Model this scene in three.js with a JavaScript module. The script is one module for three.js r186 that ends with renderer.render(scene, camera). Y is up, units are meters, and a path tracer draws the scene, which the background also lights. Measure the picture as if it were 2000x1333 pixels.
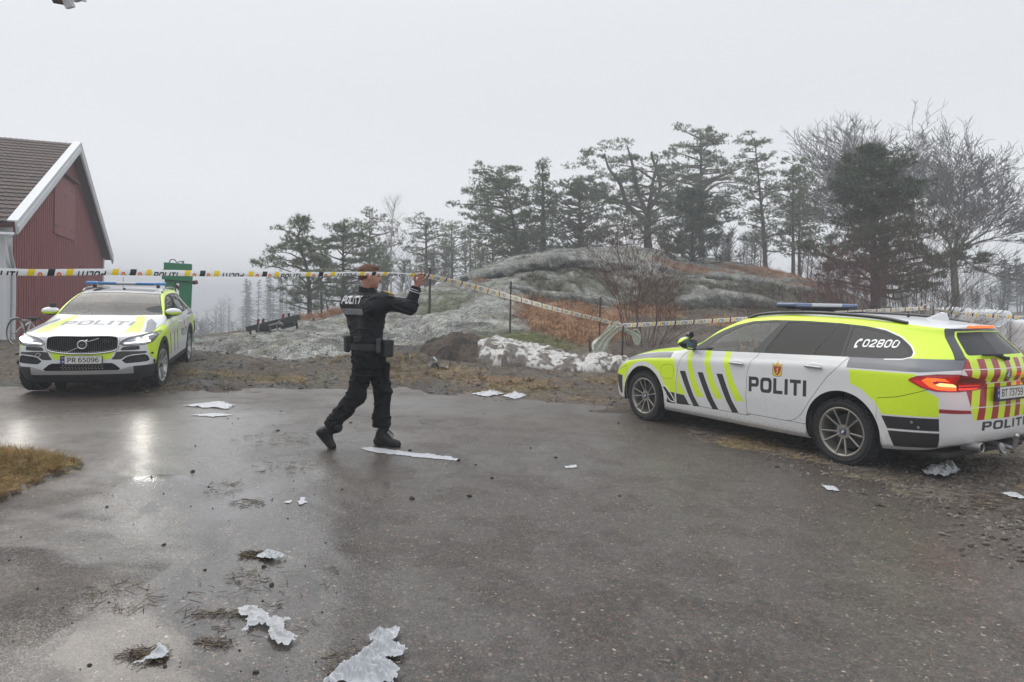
import * as THREE from 'three';
import { mergeGeometries } from 'three/addons/utils/BufferGeometryUtils.js';
import { RoundedBoxGeometry } from 'three/addons/geometries/RoundedBoxGeometry.js';

// ------------------------------------------------------------------ camera, sky, sun, exposure
const F = 1333, HOR = 595, ROLL = 0.014, EYE = 1.58;           // 24 mm lens at eye height, held level, a little turned
const clamp = (x, a = 0, b = 1) => Math.min(b, Math.max(a, x)), lerp = (a, b, t) => a + (b - a) * t;
const sst = (a, b, x) => { const t = clamp((x - a) / (b - a)); return t * t * (3 - 2 * t); };
const scene = new THREE.Scene();
const camera = new THREE.PerspectiveCamera(2 * Math.atan(666.5 / F) * 180 / Math.PI, 2000 / 1333, 0.1, 2500);
camera.position.set(0, EYE, 0);
camera.rotation.z = ROLL;
camera.setViewOffset(2000, 1333, 0, 666.5 - HOR, 2000, 1333);
camera.updateProjectionMatrix();
const renderer = new THREE.WebGLRenderer({ antialias: true });
renderer.toneMapping = THREE.LinearToneMapping;
renderer.toneMappingExposure = 1;
renderer.shadowMap.enabled = true;
const SUN = new THREE.Vector3(-0.55, 0.62, -0.35).normalize();
{ // foggy overcast sky: even, a little bluish, brighter overhead and towards the veiled sun
  const W = 512, H = 256, d = new Float32Array(W * H * 4);
  for (let j = 0; j < H; j++) {
    const el = ((j + .5) / H - .5) * Math.PI;
    for (let i = 0; i < W; i++) {
      const az = ((i + .5) / W - .5) * 2 * Math.PI, up = Math.max(0, Math.sin(el));
      const dir = [Math.cos(az) * Math.cos(el), Math.sin(el), Math.sin(az) * Math.cos(el)];
      const c = dir[0] * SUN.x + dir[1] * SUN.y + dir[2] * SUN.z;
      let L = lerp(1.08, .87, sst(0, .30, up)) + .90 * sst(.36, 1, up) + .10 * Math.pow(Math.max(0, c), 4);
      if (el < 0) L = .3;
      const k = (j * W + i) * 4, w = Math.min(1, up * 1.4);
      d[k] = L * (.965 - .015 * w); d[k + 1] = L * .992; d[k + 2] = L * (1.02 + .03 * w); d[k + 3] = 1;
    }
  }
  const t = new THREE.DataTexture(d, W, H, THREE.RGBAFormat, THREE.FloatType);
  t.mapping = THREE.EquirectangularReflectionMapping; t.magFilter = THREE.LinearFilter; t.needsUpdate = true;
  scene.background = t; scene.environment = t;
}
const sun = new THREE.DirectionalLight(0xfff4e6, 1.4);
sun.position.copy(SUN).multiplyScalar(60); sun.castShadow = true; sun.shadow.radius = 110;
Object.assign(sun.shadow.camera, { left: -30, right: 30, top: 30, bottom: -30, near: 1, far: 140 });
scene.add(sun, sun.target);
scene.fog = new THREE.FogExp2(0xf2f5fa, .0045);

// ------------------------------------------------------------------ helpers
function rng(seed) { let a = seed >>> 0; return () => { a = (a + 0x6D2B79F5) | 0; let t = Math.imul(a ^ (a >>> 15), 1 | a); t = (t + Math.imul(t ^ (t >>> 7), 61 | t)) ^ t; return ((t ^ (t >>> 14)) >>> 0) / 4294967296; }; }
function hash(x, y, z) { let h = Math.imul(x, 374761393) + Math.imul(y, 668265263) + Math.imul(z, 1274126177); h = Math.imul(h ^ (h >>> 13), 1274126177); return ((h ^ (h >>> 16)) >>> 0) / 4294967296; }
function noise(x, y, z = 0) { // value noise 0..1
  const X = Math.floor(x), Y = Math.floor(y), Z = Math.floor(z); let u = x - X, v = y - Y, w = z - Z;
  u = u * u * (3 - 2 * u); v = v * v * (3 - 2 * v); w = w * w * (3 - 2 * w);
  const p = (k) => lerp(lerp(hash(X, Y, k), hash(X + 1, Y, k), u), lerp(hash(X, Y + 1, k), hash(X + 1, Y + 1, k), u), v);
  return w === 0 ? p(Z) : lerp(p(Z), p(Z + 1), w);
}
function fbm(x, y, o = 4, z = 0) { let s = 0, a = .5, n = 0; for (let i = 0; i < o; i++) { s += a * noise(x, y, z + i * 17); n += a; x = x * 2.03 + 3.1; y = y * 2.03 + 1.7; a *= .5; } return s / n; }
const hor = (px) => HOR + ROLL * (px - 1000);
function at(px, py, d) { // the point that stands d metres in front of the lens in that direction
  const dx = px - 1000, du = HOR - py, c = Math.cos(ROLL), s = Math.sin(ROLL);
  return new THREE.Vector3((dx * c - du * s) / F * d, EYE + (dx * s + du * c) / F * d, -d);
}
const V = (x, y, z) => new THREE.Vector3(x, y, z);
const taken = {};
function numbered(n) { const k = taken[n] = (taken[n] ?? -1) + 1; return k ? n + '_' + String(k).padStart(3, '0') : n; }
function tag(o, label, category, group, kind) { if (label) o.userData.label = label; if (category) o.userData.category = category; if (group) o.userData.group = group; if (kind) o.userData.kind = kind; return o; }
function thing(name, label, category, pos, group) { const o = new THREE.Group(); o.name = numbered(name); if (pos) o.position.copy(pos); scene.add(o); return tag(o, label, category, group); }
function mesh(name, geo, mat, parent = scene) {
  if (Array.isArray(geo)) geo = merge(geo);
  const m = new THREE.Mesh(geo, mat); m.name = parent === scene ? numbered(name) : name; m.castShadow = m.receiveShadow = true; parent.add(m); return m;
}
function solo(name, geo, mat, label, category, group, kind) { return tag(mesh(name, geo, mat), label, category, group, kind); }
function merge(list) {
  list = list.filter(Boolean).map((g) => { g = g.index ? g.toNonIndexed() : g; for (const k of Object.keys(g.attributes)) if (!['position', 'normal', 'uv', 'color'].includes(k)) g.deleteAttribute(k); return g; });
  if (!list.every((g) => g.attributes.uv)) list.forEach((g) => { if (!g.attributes.uv) g.setAttribute('uv', new THREE.BufferAttribute(new Float32Array(g.attributes.position.count * 2), 2)); });
  if (!list.every((g) => g.attributes.color)) list.forEach((g) => g.deleteAttribute('color'));
  return list.length === 1 ? list[0] : mergeGeometries(list);
}
const M4 = (pos, rot = [0, 0, 0], sc = [1, 1, 1]) => new THREE.Matrix4().compose(V(...(pos.toArray ? pos.toArray() : pos)), new THREE.Quaternion().setFromEuler(new THREE.Euler(...rot)), V(...sc));
const xf = (g, pos, rot, sc) => g.applyMatrix4(M4(pos, rot, sc));
const rbox = (w, h, d, r = .01, s = 2) => new RoundedBoxGeometry(w, h, d, s, Math.min(r, w / 2.01, h / 2.01, d / 2.01));
function bar(a, b, r0, r1 = r0, seg = 6, cap = true) { // tapered round bar
  const g = new THREE.CylinderGeometry(r1, r0, a.distanceTo(b), seg, 1, !cap);
  return g.applyMatrix4(new THREE.Matrix4().compose(a.clone().lerp(b, .5), new THREE.Quaternion().setFromUnitVectors(V(0, 1, 0), b.clone().sub(a).normalize()), V(1, 1, 1)));
}
function beam(a, b, w, h, r = .004, up = V(0, 1, 0)) { // squared bar from a to b
  const f = b.clone().sub(a), L = f.length(); f.normalize(); const s = V().crossVectors(up, f).normalize(), u = V().crossVectors(f, s);
  return rbox(w, h, L, r, 1).applyMatrix4(new THREE.Matrix4().makeBasis(s, u, f).setPosition(a.clone().lerp(b, .5)));
}
const tube = (pts, r, seg = 24, rad = 6, closed = false) => new THREE.TubeGeometry(new THREE.CatmullRomCurve3(pts, closed), seg, r, rad, closed);
const rgb = (r, g, b) => new THREE.Color().setRGB(r, g, b);
const mat = (r, g, b, rough = .7, o = {}) => new THREE.MeshStandardMaterial({ color: rgb(r, g, b), roughness: rough, ...o });
function canvas(w, h, draw) { const c = document.createElement('canvas'); c.width = w; c.height = h; const x = c.getContext('2d'); draw(x, w, h); const t = new THREE.CanvasTexture(c); t.colorSpace = THREE.SRGBColorSpace; t.magFilter = THREE.LinearFilter; return t; }
function tile(n, fn, srgb = true) { // a repeating square texture from fn(i, j) -> grey 0..1 or [r, g, b]
  const d = new Uint8Array(n * n * 4);
  for (let j = 0; j < n; j++) for (let i = 0; i < n; i++) { const c = fn(i, j), k = (j * n + i) * 4; for (let q = 0; q < 3; q++) d[k + q] = 255 * clamp(c.length ? c[q] : c); d[k + 3] = 255; }
  const t = new THREE.DataTexture(d, n, n); t.wrapS = t.wrapT = THREE.RepeatWrapping; t.magFilter = THREE.LinearFilter; if (srgb) t.colorSpace = THREE.SRGBColorSpace; t.needsUpdate = true; return t;
}
function again(t, s) { const c = t.clone(); c.repeat.set(s, s); c.needsUpdate = true; return c; }
function pnoise(x, y, p, z = 0) { // value noise that repeats every p cells
  const X = Math.floor(x), Y = Math.floor(y); let u = x - X, v = y - Y; u = u * u * (3 - 2 * u); v = v * v * (3 - 2 * v);
  const h = (a, b) => hash(((a % p) + p) % p, ((b % p) + p) % p, z); return lerp(lerp(h(X, Y), h(X + 1, Y), u), lerp(h(X, Y + 1), h(X + 1, Y + 1), u), v);
}
function polySDF(P) { // signed distance to a closed outline, negative inside
  return (x, y) => {
    let d = 1e9, s = 1;
    for (let i = 0, j = P.length - 1; i < P.length; j = i++) {
      const ex = P[j][0] - P[i][0], ey = P[j][1] - P[i][1], wx = x - P[i][0], wy = y - P[i][1], t = clamp((wx * ex + wy * ey) / (ex * ex + ey * ey + 1e-12)), bx = wx - ex * t, by = wy - ey * t;
      d = Math.min(d, bx * bx + by * by);
      const a = y >= P[i][1], b = y < P[j][1], c = ex * wy > ey * wx; if ((a && b && c) || (!a && !b && !c)) s = -s;
    }
    return s * Math.sqrt(d);
  };
}
function smoothLoop(P, n = 6) { return new THREE.CatmullRomCurve3(P.map((p) => V(p[0], p[1], 0)), true, 'centripetal').getPoints(P.length * n).slice(0, -1).map((p) => [p.x, p.y]); }
function lineSDF(P, axis = 0) { // distance to an open polyline, signed: negative on its left when walking along
  return (x, y) => {
    let d = 1e9, s = 1;
    for (let i = 0; i + 1 < P.length; i++) {
      const ex = P[i + 1][0] - P[i][0], ey = P[i + 1][1] - P[i][1], wx = x - P[i][0], wy = y - P[i][1], L = ex * ex + ey * ey; let t = (wx * ex + wy * ey) / L;
      t = clamp(t, i === 0 ? -50 : 0, i + 2 === P.length ? 50 : 1);
      const bx = wx - ex * t, by = wy - ey * t, q = bx * bx + by * by; if (q < d - 1e-12) { d = q; s = ex * wy - ey * wx > 0 ? -1 : 1; }
    }
    return s * Math.sqrt(d);
  };
}
// ---- cutting of dense sheets: vertices x y z nx ny nz s r
function cut(g, fn) {
  const v = g.v, n = v.length / 8, d = new Float64Array(n), out = [{ v: [], i: [] }, { v: [], i: [] }], map = [new Int32Array(n).fill(-1), new Int32Array(n).fill(-1)], cache = new Map();
  for (let i = 0; i < n; i++) { const o = i * 8; d[i] = fn(v[o], v[o + 1], v[o + 2], v[o + 6], v[o + 7], v[o + 3], v[o + 4], v[o + 5]); if (d[i] === 0) d[i] = 1e-9; }
  const get = (k, a) => { if (map[k][a] < 0) { map[k][a] = out[k].v.length / 8; for (let q = 0; q < 8; q++) out[k].v.push(v[a * 8 + q]); } return map[k][a]; };
  const mid = (k, a, b) => {
    if (a > b) [a, b] = [b, a]; const key = (a * n + b) * 2 + k; let m = cache.get(key);
    if (m === undefined) { const t = d[a] / (d[a] - d[b]); m = out[k].v.length / 8; for (let q = 0; q < 8; q++) out[k].v.push(lerp(v[a * 8 + q], v[b * 8 + q], t)); cache.set(key, m); } return m;
  };
  for (let t = 0; t < g.i.length; t += 3) {
    const T = [g.i[t], g.i[t + 1], g.i[t + 2]], S = T.map((a) => d[a] < 0 ? 0 : 1), sum = S[0] + S[1] + S[2];
    if (sum === 0 || sum === 3) { const k = S[0]; out[k].i.push(get(k, T[0]), get(k, T[1]), get(k, T[2])); continue; }
    const lone = sum === 1 ? 1 : 0, q = S.indexOf(lone), a = T[q], b = T[(q + 1) % 3], c = T[(q + 2) % 3], o = 1 - lone;
    out[lone].i.push(get(lone, a), mid(lone, a, b), mid(lone, a, c));
    out[o].i.push(mid(o, a, b), get(o, b), get(o, c), mid(o, a, b), get(o, c), mid(o, a, c));
  }
  return out;
}
function gapCut(g, fn, hw = .0025) { const [A, rest] = cut(g, (...a) => fn(...a) + hw), [G, B] = cut(rest, (...a) => fn(...a) - hw); return [A, B, G]; }
function push(g, k) { const o = { v: g.v.slice(), i: g.i }; for (let i = 0; i < o.v.length; i += 8) for (let q = 0; q < 3; q++) o.v[i + q] -= o.v[i + 3 + q] * k; return o; }
function join(...gs) { const o = { v: [], i: [] }; for (const g of gs) { const b = o.v.length / 8; for (const x of g.v) o.v.push(x); for (const x of g.i) o.i.push(b + x); } return o; }
function mirror(g) { const o = { v: g.v.slice(), i: [] }; for (let i = 0; i < o.v.length; i += 8) { o.v[i + 2] *= -1; o.v[i + 5] *= -1; } for (let t = 0; t < g.i.length; t += 3) o.i.push(g.i[t], g.i[t + 2], g.i[t + 1]); return o; }
function geoOf(g, uv) {
  const n = g.v.length / 8, P = new Float32Array(n * 3), N = new Float32Array(n * 3), U = new Float32Array(n * 2);
  for (let i = 0; i < n; i++) { for (let q = 0; q < 3; q++) { P[i * 3 + q] = g.v[i * 8 + q]; N[i * 3 + q] = g.v[i * 8 + 3 + q]; } const w = uv ? uv(P[i * 3], P[i * 3 + 1], P[i * 3 + 2]) : [P[i * 3], P[i * 3 + 1]]; U[i * 2] = w[0]; U[i * 2 + 1] = w[1]; }
  const b = new THREE.BufferGeometry(); b.setAttribute('position', new THREE.BufferAttribute(P, 3)); b.setAttribute('normal', new THREE.BufferAttribute(N, 3)); b.setAttribute('uv', new THREE.BufferAttribute(U, 2)); b.setIndex(g.i); return b;
}
function hermite(vals, t) { // monotone cubic through values at whole numbers
  const n = vals.length - 1, i = Math.min(n - 1, Math.max(0, Math.floor(t))), u = t - i, D = (k) => vals[k + 1] - vals[k];
  const m = (k) => { if (k === 0) return D(0); if (k === n) return D(n - 1); const a = D(k - 1), b = D(k); return a * b <= 0 ? 0 : 2 * a * b / (a + b); };
  const u2 = u * u, u3 = u2 * u; return (2 * u3 - 3 * u2 + 1) * vals[i] + (u3 - 2 * u2 + u) * m(i) + (-2 * u3 + 3 * u2) * vals[i + 1] + (u3 - u2) * m(i + 1);
}
// ---- smooth solids from a distance field, as one closed surface (surface nets)
function cone(a, ra, b, rb) { // tapered capsule
  const bx = b.x - a.x, by = b.y - a.y, bz = b.z - a.z, L = bx * bx + by * by + bz * bz;
  return (x, y, z) => { const px = x - a.x, py = y - a.y, pz = z - a.z, t = clamp((px * bx + py * by + pz * bz) / L), dx = px - bx * t, dy = py - by * t, dz = pz - bz * t; return Math.sqrt(dx * dx + dy * dy + dz * dz) - (ra + (rb - ra) * t); };
}
function ell(c, r, q) { // ellipsoid, optionally turned
  const inv = q ? q.clone().invert() : null, p = V();
  return (x, y, z) => { p.set(x - c.x, y - c.y, z - c.z); if (inv) p.applyQuaternion(inv); const k = Math.hypot(p.x / r[0], p.y / r[1], p.z / r[2]), k2 = Math.hypot(p.x / r[0] ** 2, p.y / r[1] ** 2, p.z / r[2] ** 2); return k2 < 1e-6 ? -Math.min(...r) : k * (k - 1) / k2; };
}
const smin = (a, b, k) => { const h = Math.max(k - Math.abs(a - b), 0) / k; return Math.min(a, b) - h * h * k * .25; };
const union = (fs, k) => (x, y, z) => { let d = fs[0](x, y, z); for (let i = 1; i < fs.length; i++) d = smin(d, fs[i](x, y, z), k); return d; };
function nets(f, lo, hi, h) {
  const nx = Math.ceil((hi[0] - lo[0]) / h) + 1, ny = Math.ceil((hi[1] - lo[1]) / h) + 1, nz = Math.ceil((hi[2] - lo[2]) / h) + 1, D = new Float32Array(nx * ny * nz), id = new Int32Array(nx * ny * nz).fill(-1), P = [], I = [], ix = (i, j, k) => (k * ny + j) * nx + i;
  for (let k = 0; k < nz; k++) for (let j = 0; j < ny; j++) for (let i = 0; i < nx; i++) D[ix(i, j, k)] = f(lo[0] + i * h, lo[1] + j * h, lo[2] + k * h);
  for (let k = 0; k + 1 < nz; k++) for (let j = 0; j + 1 < ny; j++) for (let i = 0; i + 1 < nx; i++) {
    let c = 0, sx = 0, sy = 0, sz = 0; const d = []; for (let q = 0; q < 8; q++) d.push(D[ix(i + (q & 1), j + (q >> 1 & 1), k + (q >> 2))]);
    for (let a = 0; a < 8; a++) for (const s of [1, 2, 4]) { const b = a | s; if (b === a || (d[a] < 0) === (d[b] < 0)) continue; const t = d[a] / (d[a] - d[b]); c++; sx += (a & 1) + (s === 1 ? t : 0); sy += (a >> 1 & 1) + (s === 2 ? t : 0); sz += (a >> 2) + (s === 4 ? t : 0); }
    if (c) { id[ix(i, j, k)] = P.length / 3; P.push(lo[0] + (i + sx / c) * h, lo[1] + (j + sy / c) * h, lo[2] + (k + sz / c) * h); }
  }
  const quad = (a, b, c, d, flip) => { if (a < 0 || b < 0 || c < 0 || d < 0) return; flip ? I.push(a, c, b, a, d, c) : I.push(a, b, c, a, c, d); };
  for (let k = 1; k + 1 < nz; k++) for (let j = 1; j + 1 < ny; j++) for (let i = 1; i + 1 < nx; i++) {
    const s = D[ix(i, j, k)] < 0;
    if (s !== D[ix(i + 1, j, k)] < 0) quad(id[ix(i, j - 1, k - 1)], id[ix(i, j, k - 1)], id[ix(i, j, k)], id[ix(i, j - 1, k)], !s);
    if (s !== D[ix(i, j + 1, k)] < 0) quad(id[ix(i - 1, j, k - 1)], id[ix(i - 1, j, k)], id[ix(i, j, k)], id[ix(i, j, k - 1)], !s);
    if (s !== D[ix(i, j, k + 1)] < 0) quad(id[ix(i - 1, j - 1, k)], id[ix(i, j - 1, k)], id[ix(i, j, k)], id[ix(i - 1, j, k)], !s);
  }
  const n = P.length / 3, N = new Float32Array(n * 3), e = h * .5;
  for (let i = 0; i < n; i++) { const x = P[i * 3], y = P[i * 3 + 1], z = P[i * 3 + 2], g = V(f(x + e, y, z) - f(x - e, y, z), f(x, y + e, z) - f(x, y - e, z), f(x, y, z + e) - f(x, y, z - e)).normalize(); N.set(g.toArray(), i * 3); }
  const g = new THREE.BufferGeometry(); g.setAttribute('position', new THREE.BufferAttribute(new Float32Array(P), 3)); g.setAttribute('normal', new THREE.BufferAttribute(N, 3)); g.setIndex(I);
  g.setAttribute('uv', new THREE.BufferAttribute(new Float32Array(n * 2), 2)); return g;
}
function colorize(g, fn) { const p = g.attributes.position, c = new Float32Array(p.count * 3); for (let i = 0; i < p.count; i++) c.set(fn(p.getX(i), p.getY(i), p.getZ(i)), i * 3); g.setAttribute('color', new THREE.BufferAttribute(c, 3)); return g; }
function scatter(name, geo, material, list, parent = scene) { // many small copies of one piece as one object
  const m = new THREE.InstancedMesh(geo, material, list.length); m.name = parent === scene ? numbered(name) : name; m.castShadow = m.receiveShadow = true;
  list.forEach((o, i) => { m.setMatrixAt(i, o.m); if (o.c) m.setColorAt(i, o.c); }); parent.add(m); m.userData.kind = 'stuff'; return m;
}

// ------------------------------------------------------------------ the ground: road, verge and rock hill as one sheet cut in three
const HPX = [-700, 0, 200, 400, 600, 800, 1000, 1200, 1400, 1600, 1800, 2000, 2700];
const HD = [11, 12.5, 14, 16, 18, 21, 25, 30, 36, 42, 50, 70, 110, 220, 800];
const HT = [null,
  [.24, .24, .24, .26, .2, .14, .1, .08, .06, .04, .04, .04, .04],
  [.32, .32, .33, .36, .35, .33, .26, .2, .18, .12, .1, .1, .1],
  [.4, .4, .42, .46, .53, .6, .66, .46, .4, .3, .15, .15, .15],
  [.4, .4, .45, .5, .68, .92, 1.08, .75, .68, .5, .25, .2, .2],
  [.3, .3, .33, .45, .86, 1.35, 1.8, 1.25, 1.15, .95, .4, .35, .35],
  [.1, .1, .1, .2, .95, 1.9, 2.42, 2.05, 1.85, 1.6, .6, .5, .5],
  [-.5, -.5, -.5, -.5, .85, 2.3, 3.2, 2.95, 2.8, 2.25, .8, .7, .7],
  [-1.2, -1.2, -1.2, -1.2, .5, 2.5, 3.9, 4.1, 3.85, 2.9, 1, .8, .8],
  [-2, -2, -2, -2, .2, 2.4, 4.3, 4.85, 4.6, 3.1, 1.2, 1, 1],
  [-5, -5, -5, -5, -1.5, 1.9, 4.2, 4.9, 4.7, 3.1, 1.3, 1.1, 1.1],
  [-10, -10, -10, -10, -5, .8, 3.2, 4, 4, 2.9, 1.5, 1.3, 1.3],
  [-17, -17, -17, -17, -12, -4, 1, 2, 2, 2, 1.6, 1.5, 1.5],
  [-22, -22, -22, -22, -18, -8, 0, 1, 1, 1, 1, 1, 1],
  [-22, -22, -22, -22, -18, -8, 0, 1, 1, 1, 1, 1, 1]];
function road0(x, d) { return (d > 1 && d < 8 && x < 1 ? (fbm(x * 1.5 + d * .6, d * 1.1, 3, 15) - .5) * .085 * sst(.6, -1.6, x) * sst(7.6, 5.5, d) : 0) + .15 * (1 - Math.exp(-Math.max(0, 1.9 - x) / 4)) + .047 * Math.max(0, d - 10.8) * sst(-2.5, -4.6, x); }
function idx(A, v) { let i = 0; while (i < A.length - 2 && v > A[i + 1]) i++; return [i, clamp((v - A[i]) / (A[i + 1] - A[i]))]; }
function bent(a, i, u) { // Catmull-Rom, ends held
  const n = a.length - 1, p0 = a[Math.max(0, i - 1)], p1 = a[i], p2 = a[i + 1], p3 = a[Math.min(n, i + 2)], u2 = u * u, u3 = u2 * u;
  return .5 * (2 * p1 + (p2 - p0) * u + (2 * p0 - 5 * p1 + 4 * p2 - p3) * u2 + (3 * p1 - p0 - 3 * p2 + p3) * u3);
}
function hillTable(x, d) {
  const q = clamp(1000 + F * x / d, HPX[0], HPX[12]), [i, u] = idx(HPX, q), [k, w] = idx(HD, d), rows = [];
  for (let r = 0; r < HD.length; r++) { if (Math.abs(r - k) > 2) { rows.push(0); continue; } rows.push(HT[r] ? bent(HT[r], i, u) : road0(x, 11)); }
  return bent(rows, k, w);
}
const pxOf = (x, d) => 1000 + F * x / Math.max(d, .5);
// how much of a place is bare rock: 0 soil .. 1 rock
const rockEdge = smoothLoop([[-3.9, 16.6], [-2.2, 16.2], [-.4, 16.4], [.3, 17.2], [.55, 19.5], [1.4, 21.5], [3.2, 23], [5, 23.5], [8, 24], [10.5, 26], [13, 31], [14.5, 38], [13, 44], [6, 47], [-4, 46], [-9, 40], [-9.5, 30], [-8.4, 23], [-7.6, 20.5], [-5.8, 17.6]], 5);
const rockS = polySDF(rockEdge);
const tongue = polySDF(smoothLoop([[-6.7, 15.3], [-5, 14.6], [-3.4, 14.9], [-3.2, 16.5], [-5, 18.4], [-6.5, 20.5], [-8.4, 20.5], [-8.4, 17.5]], 4));
const rockSDF = (x, d) => Math.min(rockS(x, d), tongue(x, d)) + (fbm(x * 1.1, d * .8, 3) - .5) * 1.1;
// the far and right-hand edge of the asphalt
const roadEdge = [[-40, 11.5], [-14, 11], [-9, 10.9], [-6.1, 10.6], [-4.3, 10.9], [-2.2, 11.4], [-.6, 11.3], [.5, 10.9], [1.6, 10], [2.2, 9], [2.6, 8], [3.0, 7.1], [3.5, 6.2], [3.75, 5.3], [3.9, 4.4], [4.6, 3], [7, 0], [14, -8]];
const roadL = lineSDF(roadEdge);
const grassIsle = polySDF(smoothLoop([[-7.5, 6.2], [-4.6, 6.35], [-3.95, 6.15], [-3.72, 5.9], [-3.75, 5.5], [-3.72, 5.1], [-3.65, 4.7], [-3.8, 4.2], [-7, 3.4]], 5));
const isRoad = (x, d) => Math.max(-roadL(x, d) + (fbm(x * 1.6, d * 1.6, 4, 5) - .5) * (d > 8 ? 1.5 : .8), -grassIsle(x, d) + (fbm(x * 5, d * 5, 2, 9) - .5) * .16);
function rockRelief(x, d, k) {
  let h = 0; const q = pxOf(x, d);
  h += (fbm(x * .45 + d * .2, d * .35, 4, 2) - .5) * .5 + (fbm(x * 1.7, d * 2.3, 3, 4) - .5) * .15 - .42 * sst(24, 34, d);
  { const t = fbm(x * .3 + d * .12, d * .42 - x * .1, 3, 6) * 7; h += (sst(.35, .65, t % 1) + Math.floor(t) - t) * .13; }   // slabs lying one on another
  const st = fbm((x * .35 - d * .15) * 1.2, d * 1.9 + x * .5, 3, 8); h -= sst(.14, 0, Math.abs(st - .5)) * .14;   // long joints
  const step = d - (30.2 + .0035 * (q - 1120) + (fbm(x * .5, 3) - .5) * 1.6); h += sst(-.5, .25, step) * .5 * sst(880, 990, q) * sst(1330, 1230, q);      // the dark ledge
  const cliff = d - (25.2 + (fbm(x * .4, 7) - .5) * 3.4); h += (sst(-1.1, .9, cliff) - .5) * .5 * sst(980, 1080, q) * sst(1700, 1560, q);
  return h * k;
}
function hG(x, d) {
  const r0 = road0(x, d); if (d < 10.4) return r0 + verge(x, d);
  const w = sst(10.6, 12.6, d), t = d < 11 ? r0 : hillTable(x, d), rk = sst(.5, -.9, Math.min(rockS(x, d), tongue(x, d)));
  return lerp(r0, t, w) + (rk > 0 ? rockRelief(x, d, rk * sst(60, 44, d)) : 0) + verge(x, d) * (1 - rk);
}
function verge(x, d) { // lumpy soil off the asphalt
  const s = -isRoadS(x, d); if (s >= .0) return 0;
  const k = sst(0, -.6, s), far = d > 60 ? .3 : 1;
  let h = k * ((fbm(x * 1.3, d * 1.3, 4, 11) - .42) * .16 + (fbm(x * 6, d * 6, 2, 12) - .5) * .035) * far;
  const g = grassIsle(x, d); if (g < 0) h += .09 * sst(0, -.5, g) + .05 * fbm(x * 4, d * 4, 2, 3);
  // ruts and mud beside the right-hand car
  return h;
}
const isRoadS = (x, d) => Math.max(-roadL(x, d), -grassIsle(x, d));

const terrain = (() => {
  const R = [], A = []; for (let r = 1.1; r < 700; r *= (r < 13 ? 1.0135 : r < 48 ? 1.0065 : 1.05)) R.push(r); R.push(1000);
  for (let a = -39; a <= 39.01; a += .145) A.push(a); for (let a = 42; a < 320; a += 4) A.push(a); A.push(321);
  const v = [], i = [], n = A.length;
  for (const r of R) for (const a of A) { const t = a * Math.PI / 180, x = r * Math.sin(t), d = r * Math.cos(t), e = Math.abs(((a + 180) % 360) - 180) > 45; v.push(x, e ? road0(x, d) * sst(40, 10, r) : hG(x, d), -d, 0, 1, 0, 0, 0); }
  for (let k = 0; k + 1 < R.length; k++) for (let j = 0; j < n; j++) { const q = (j + 1) % n, a = k * n + j, b = k * n + q, c = a + n, e = b + n; i.push(a, b, c, b, e, c); }
  // middle disc
  const c0 = v.length / 8; v.push(0, road0(0, 0), 0, 0, 1, 0, 0, 0); for (let j = 0; j < n; j++) i.push(c0, (j + 1) % n, j);
  // normals
  for (let k = 0; k < R.length; k++) for (let j = 0; j < n; j++) {
    const o = (a, b) => ((clamp(k + a, 0, R.length - 1)) * n + (j + b + n) % n) * 8, p = o(-1, 0), q = o(1, 0), s = o(0, -1), t = o(0, 1), w = (k * n + j) * 8;
    const N = V(v[q] - v[p], v[q + 1] - v[p + 1], v[q + 2] - v[p + 2]).cross(V(v[t] - v[s], v[t + 1] - v[s + 1], v[t + 2] - v[s + 2])).normalize(); if (N.y < 0) N.negate(); v[w + 3] = N.x; v[w + 4] = N.y; v[w + 5] = N.z;
  }
  return { v, i };
})();
const [offRoad, onRoad] = cut(terrain, (x, y, z) => -isRoad(x, -z) > 40 ? 1 : -isRoad(x, -z) < 0 ? 1 : -1).length && cut(terrain, (x, y, z) => isRoad(x, -z) < -60 ? -60 : -isRoad(x, -z));
const [rockG, soilG] = cut(offRoad, (x, y, z) => z > -13 || z < -60 ? 5 : rockSDF(x, -z));
const uvW = (x, y, z) => [x, -z];

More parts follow.
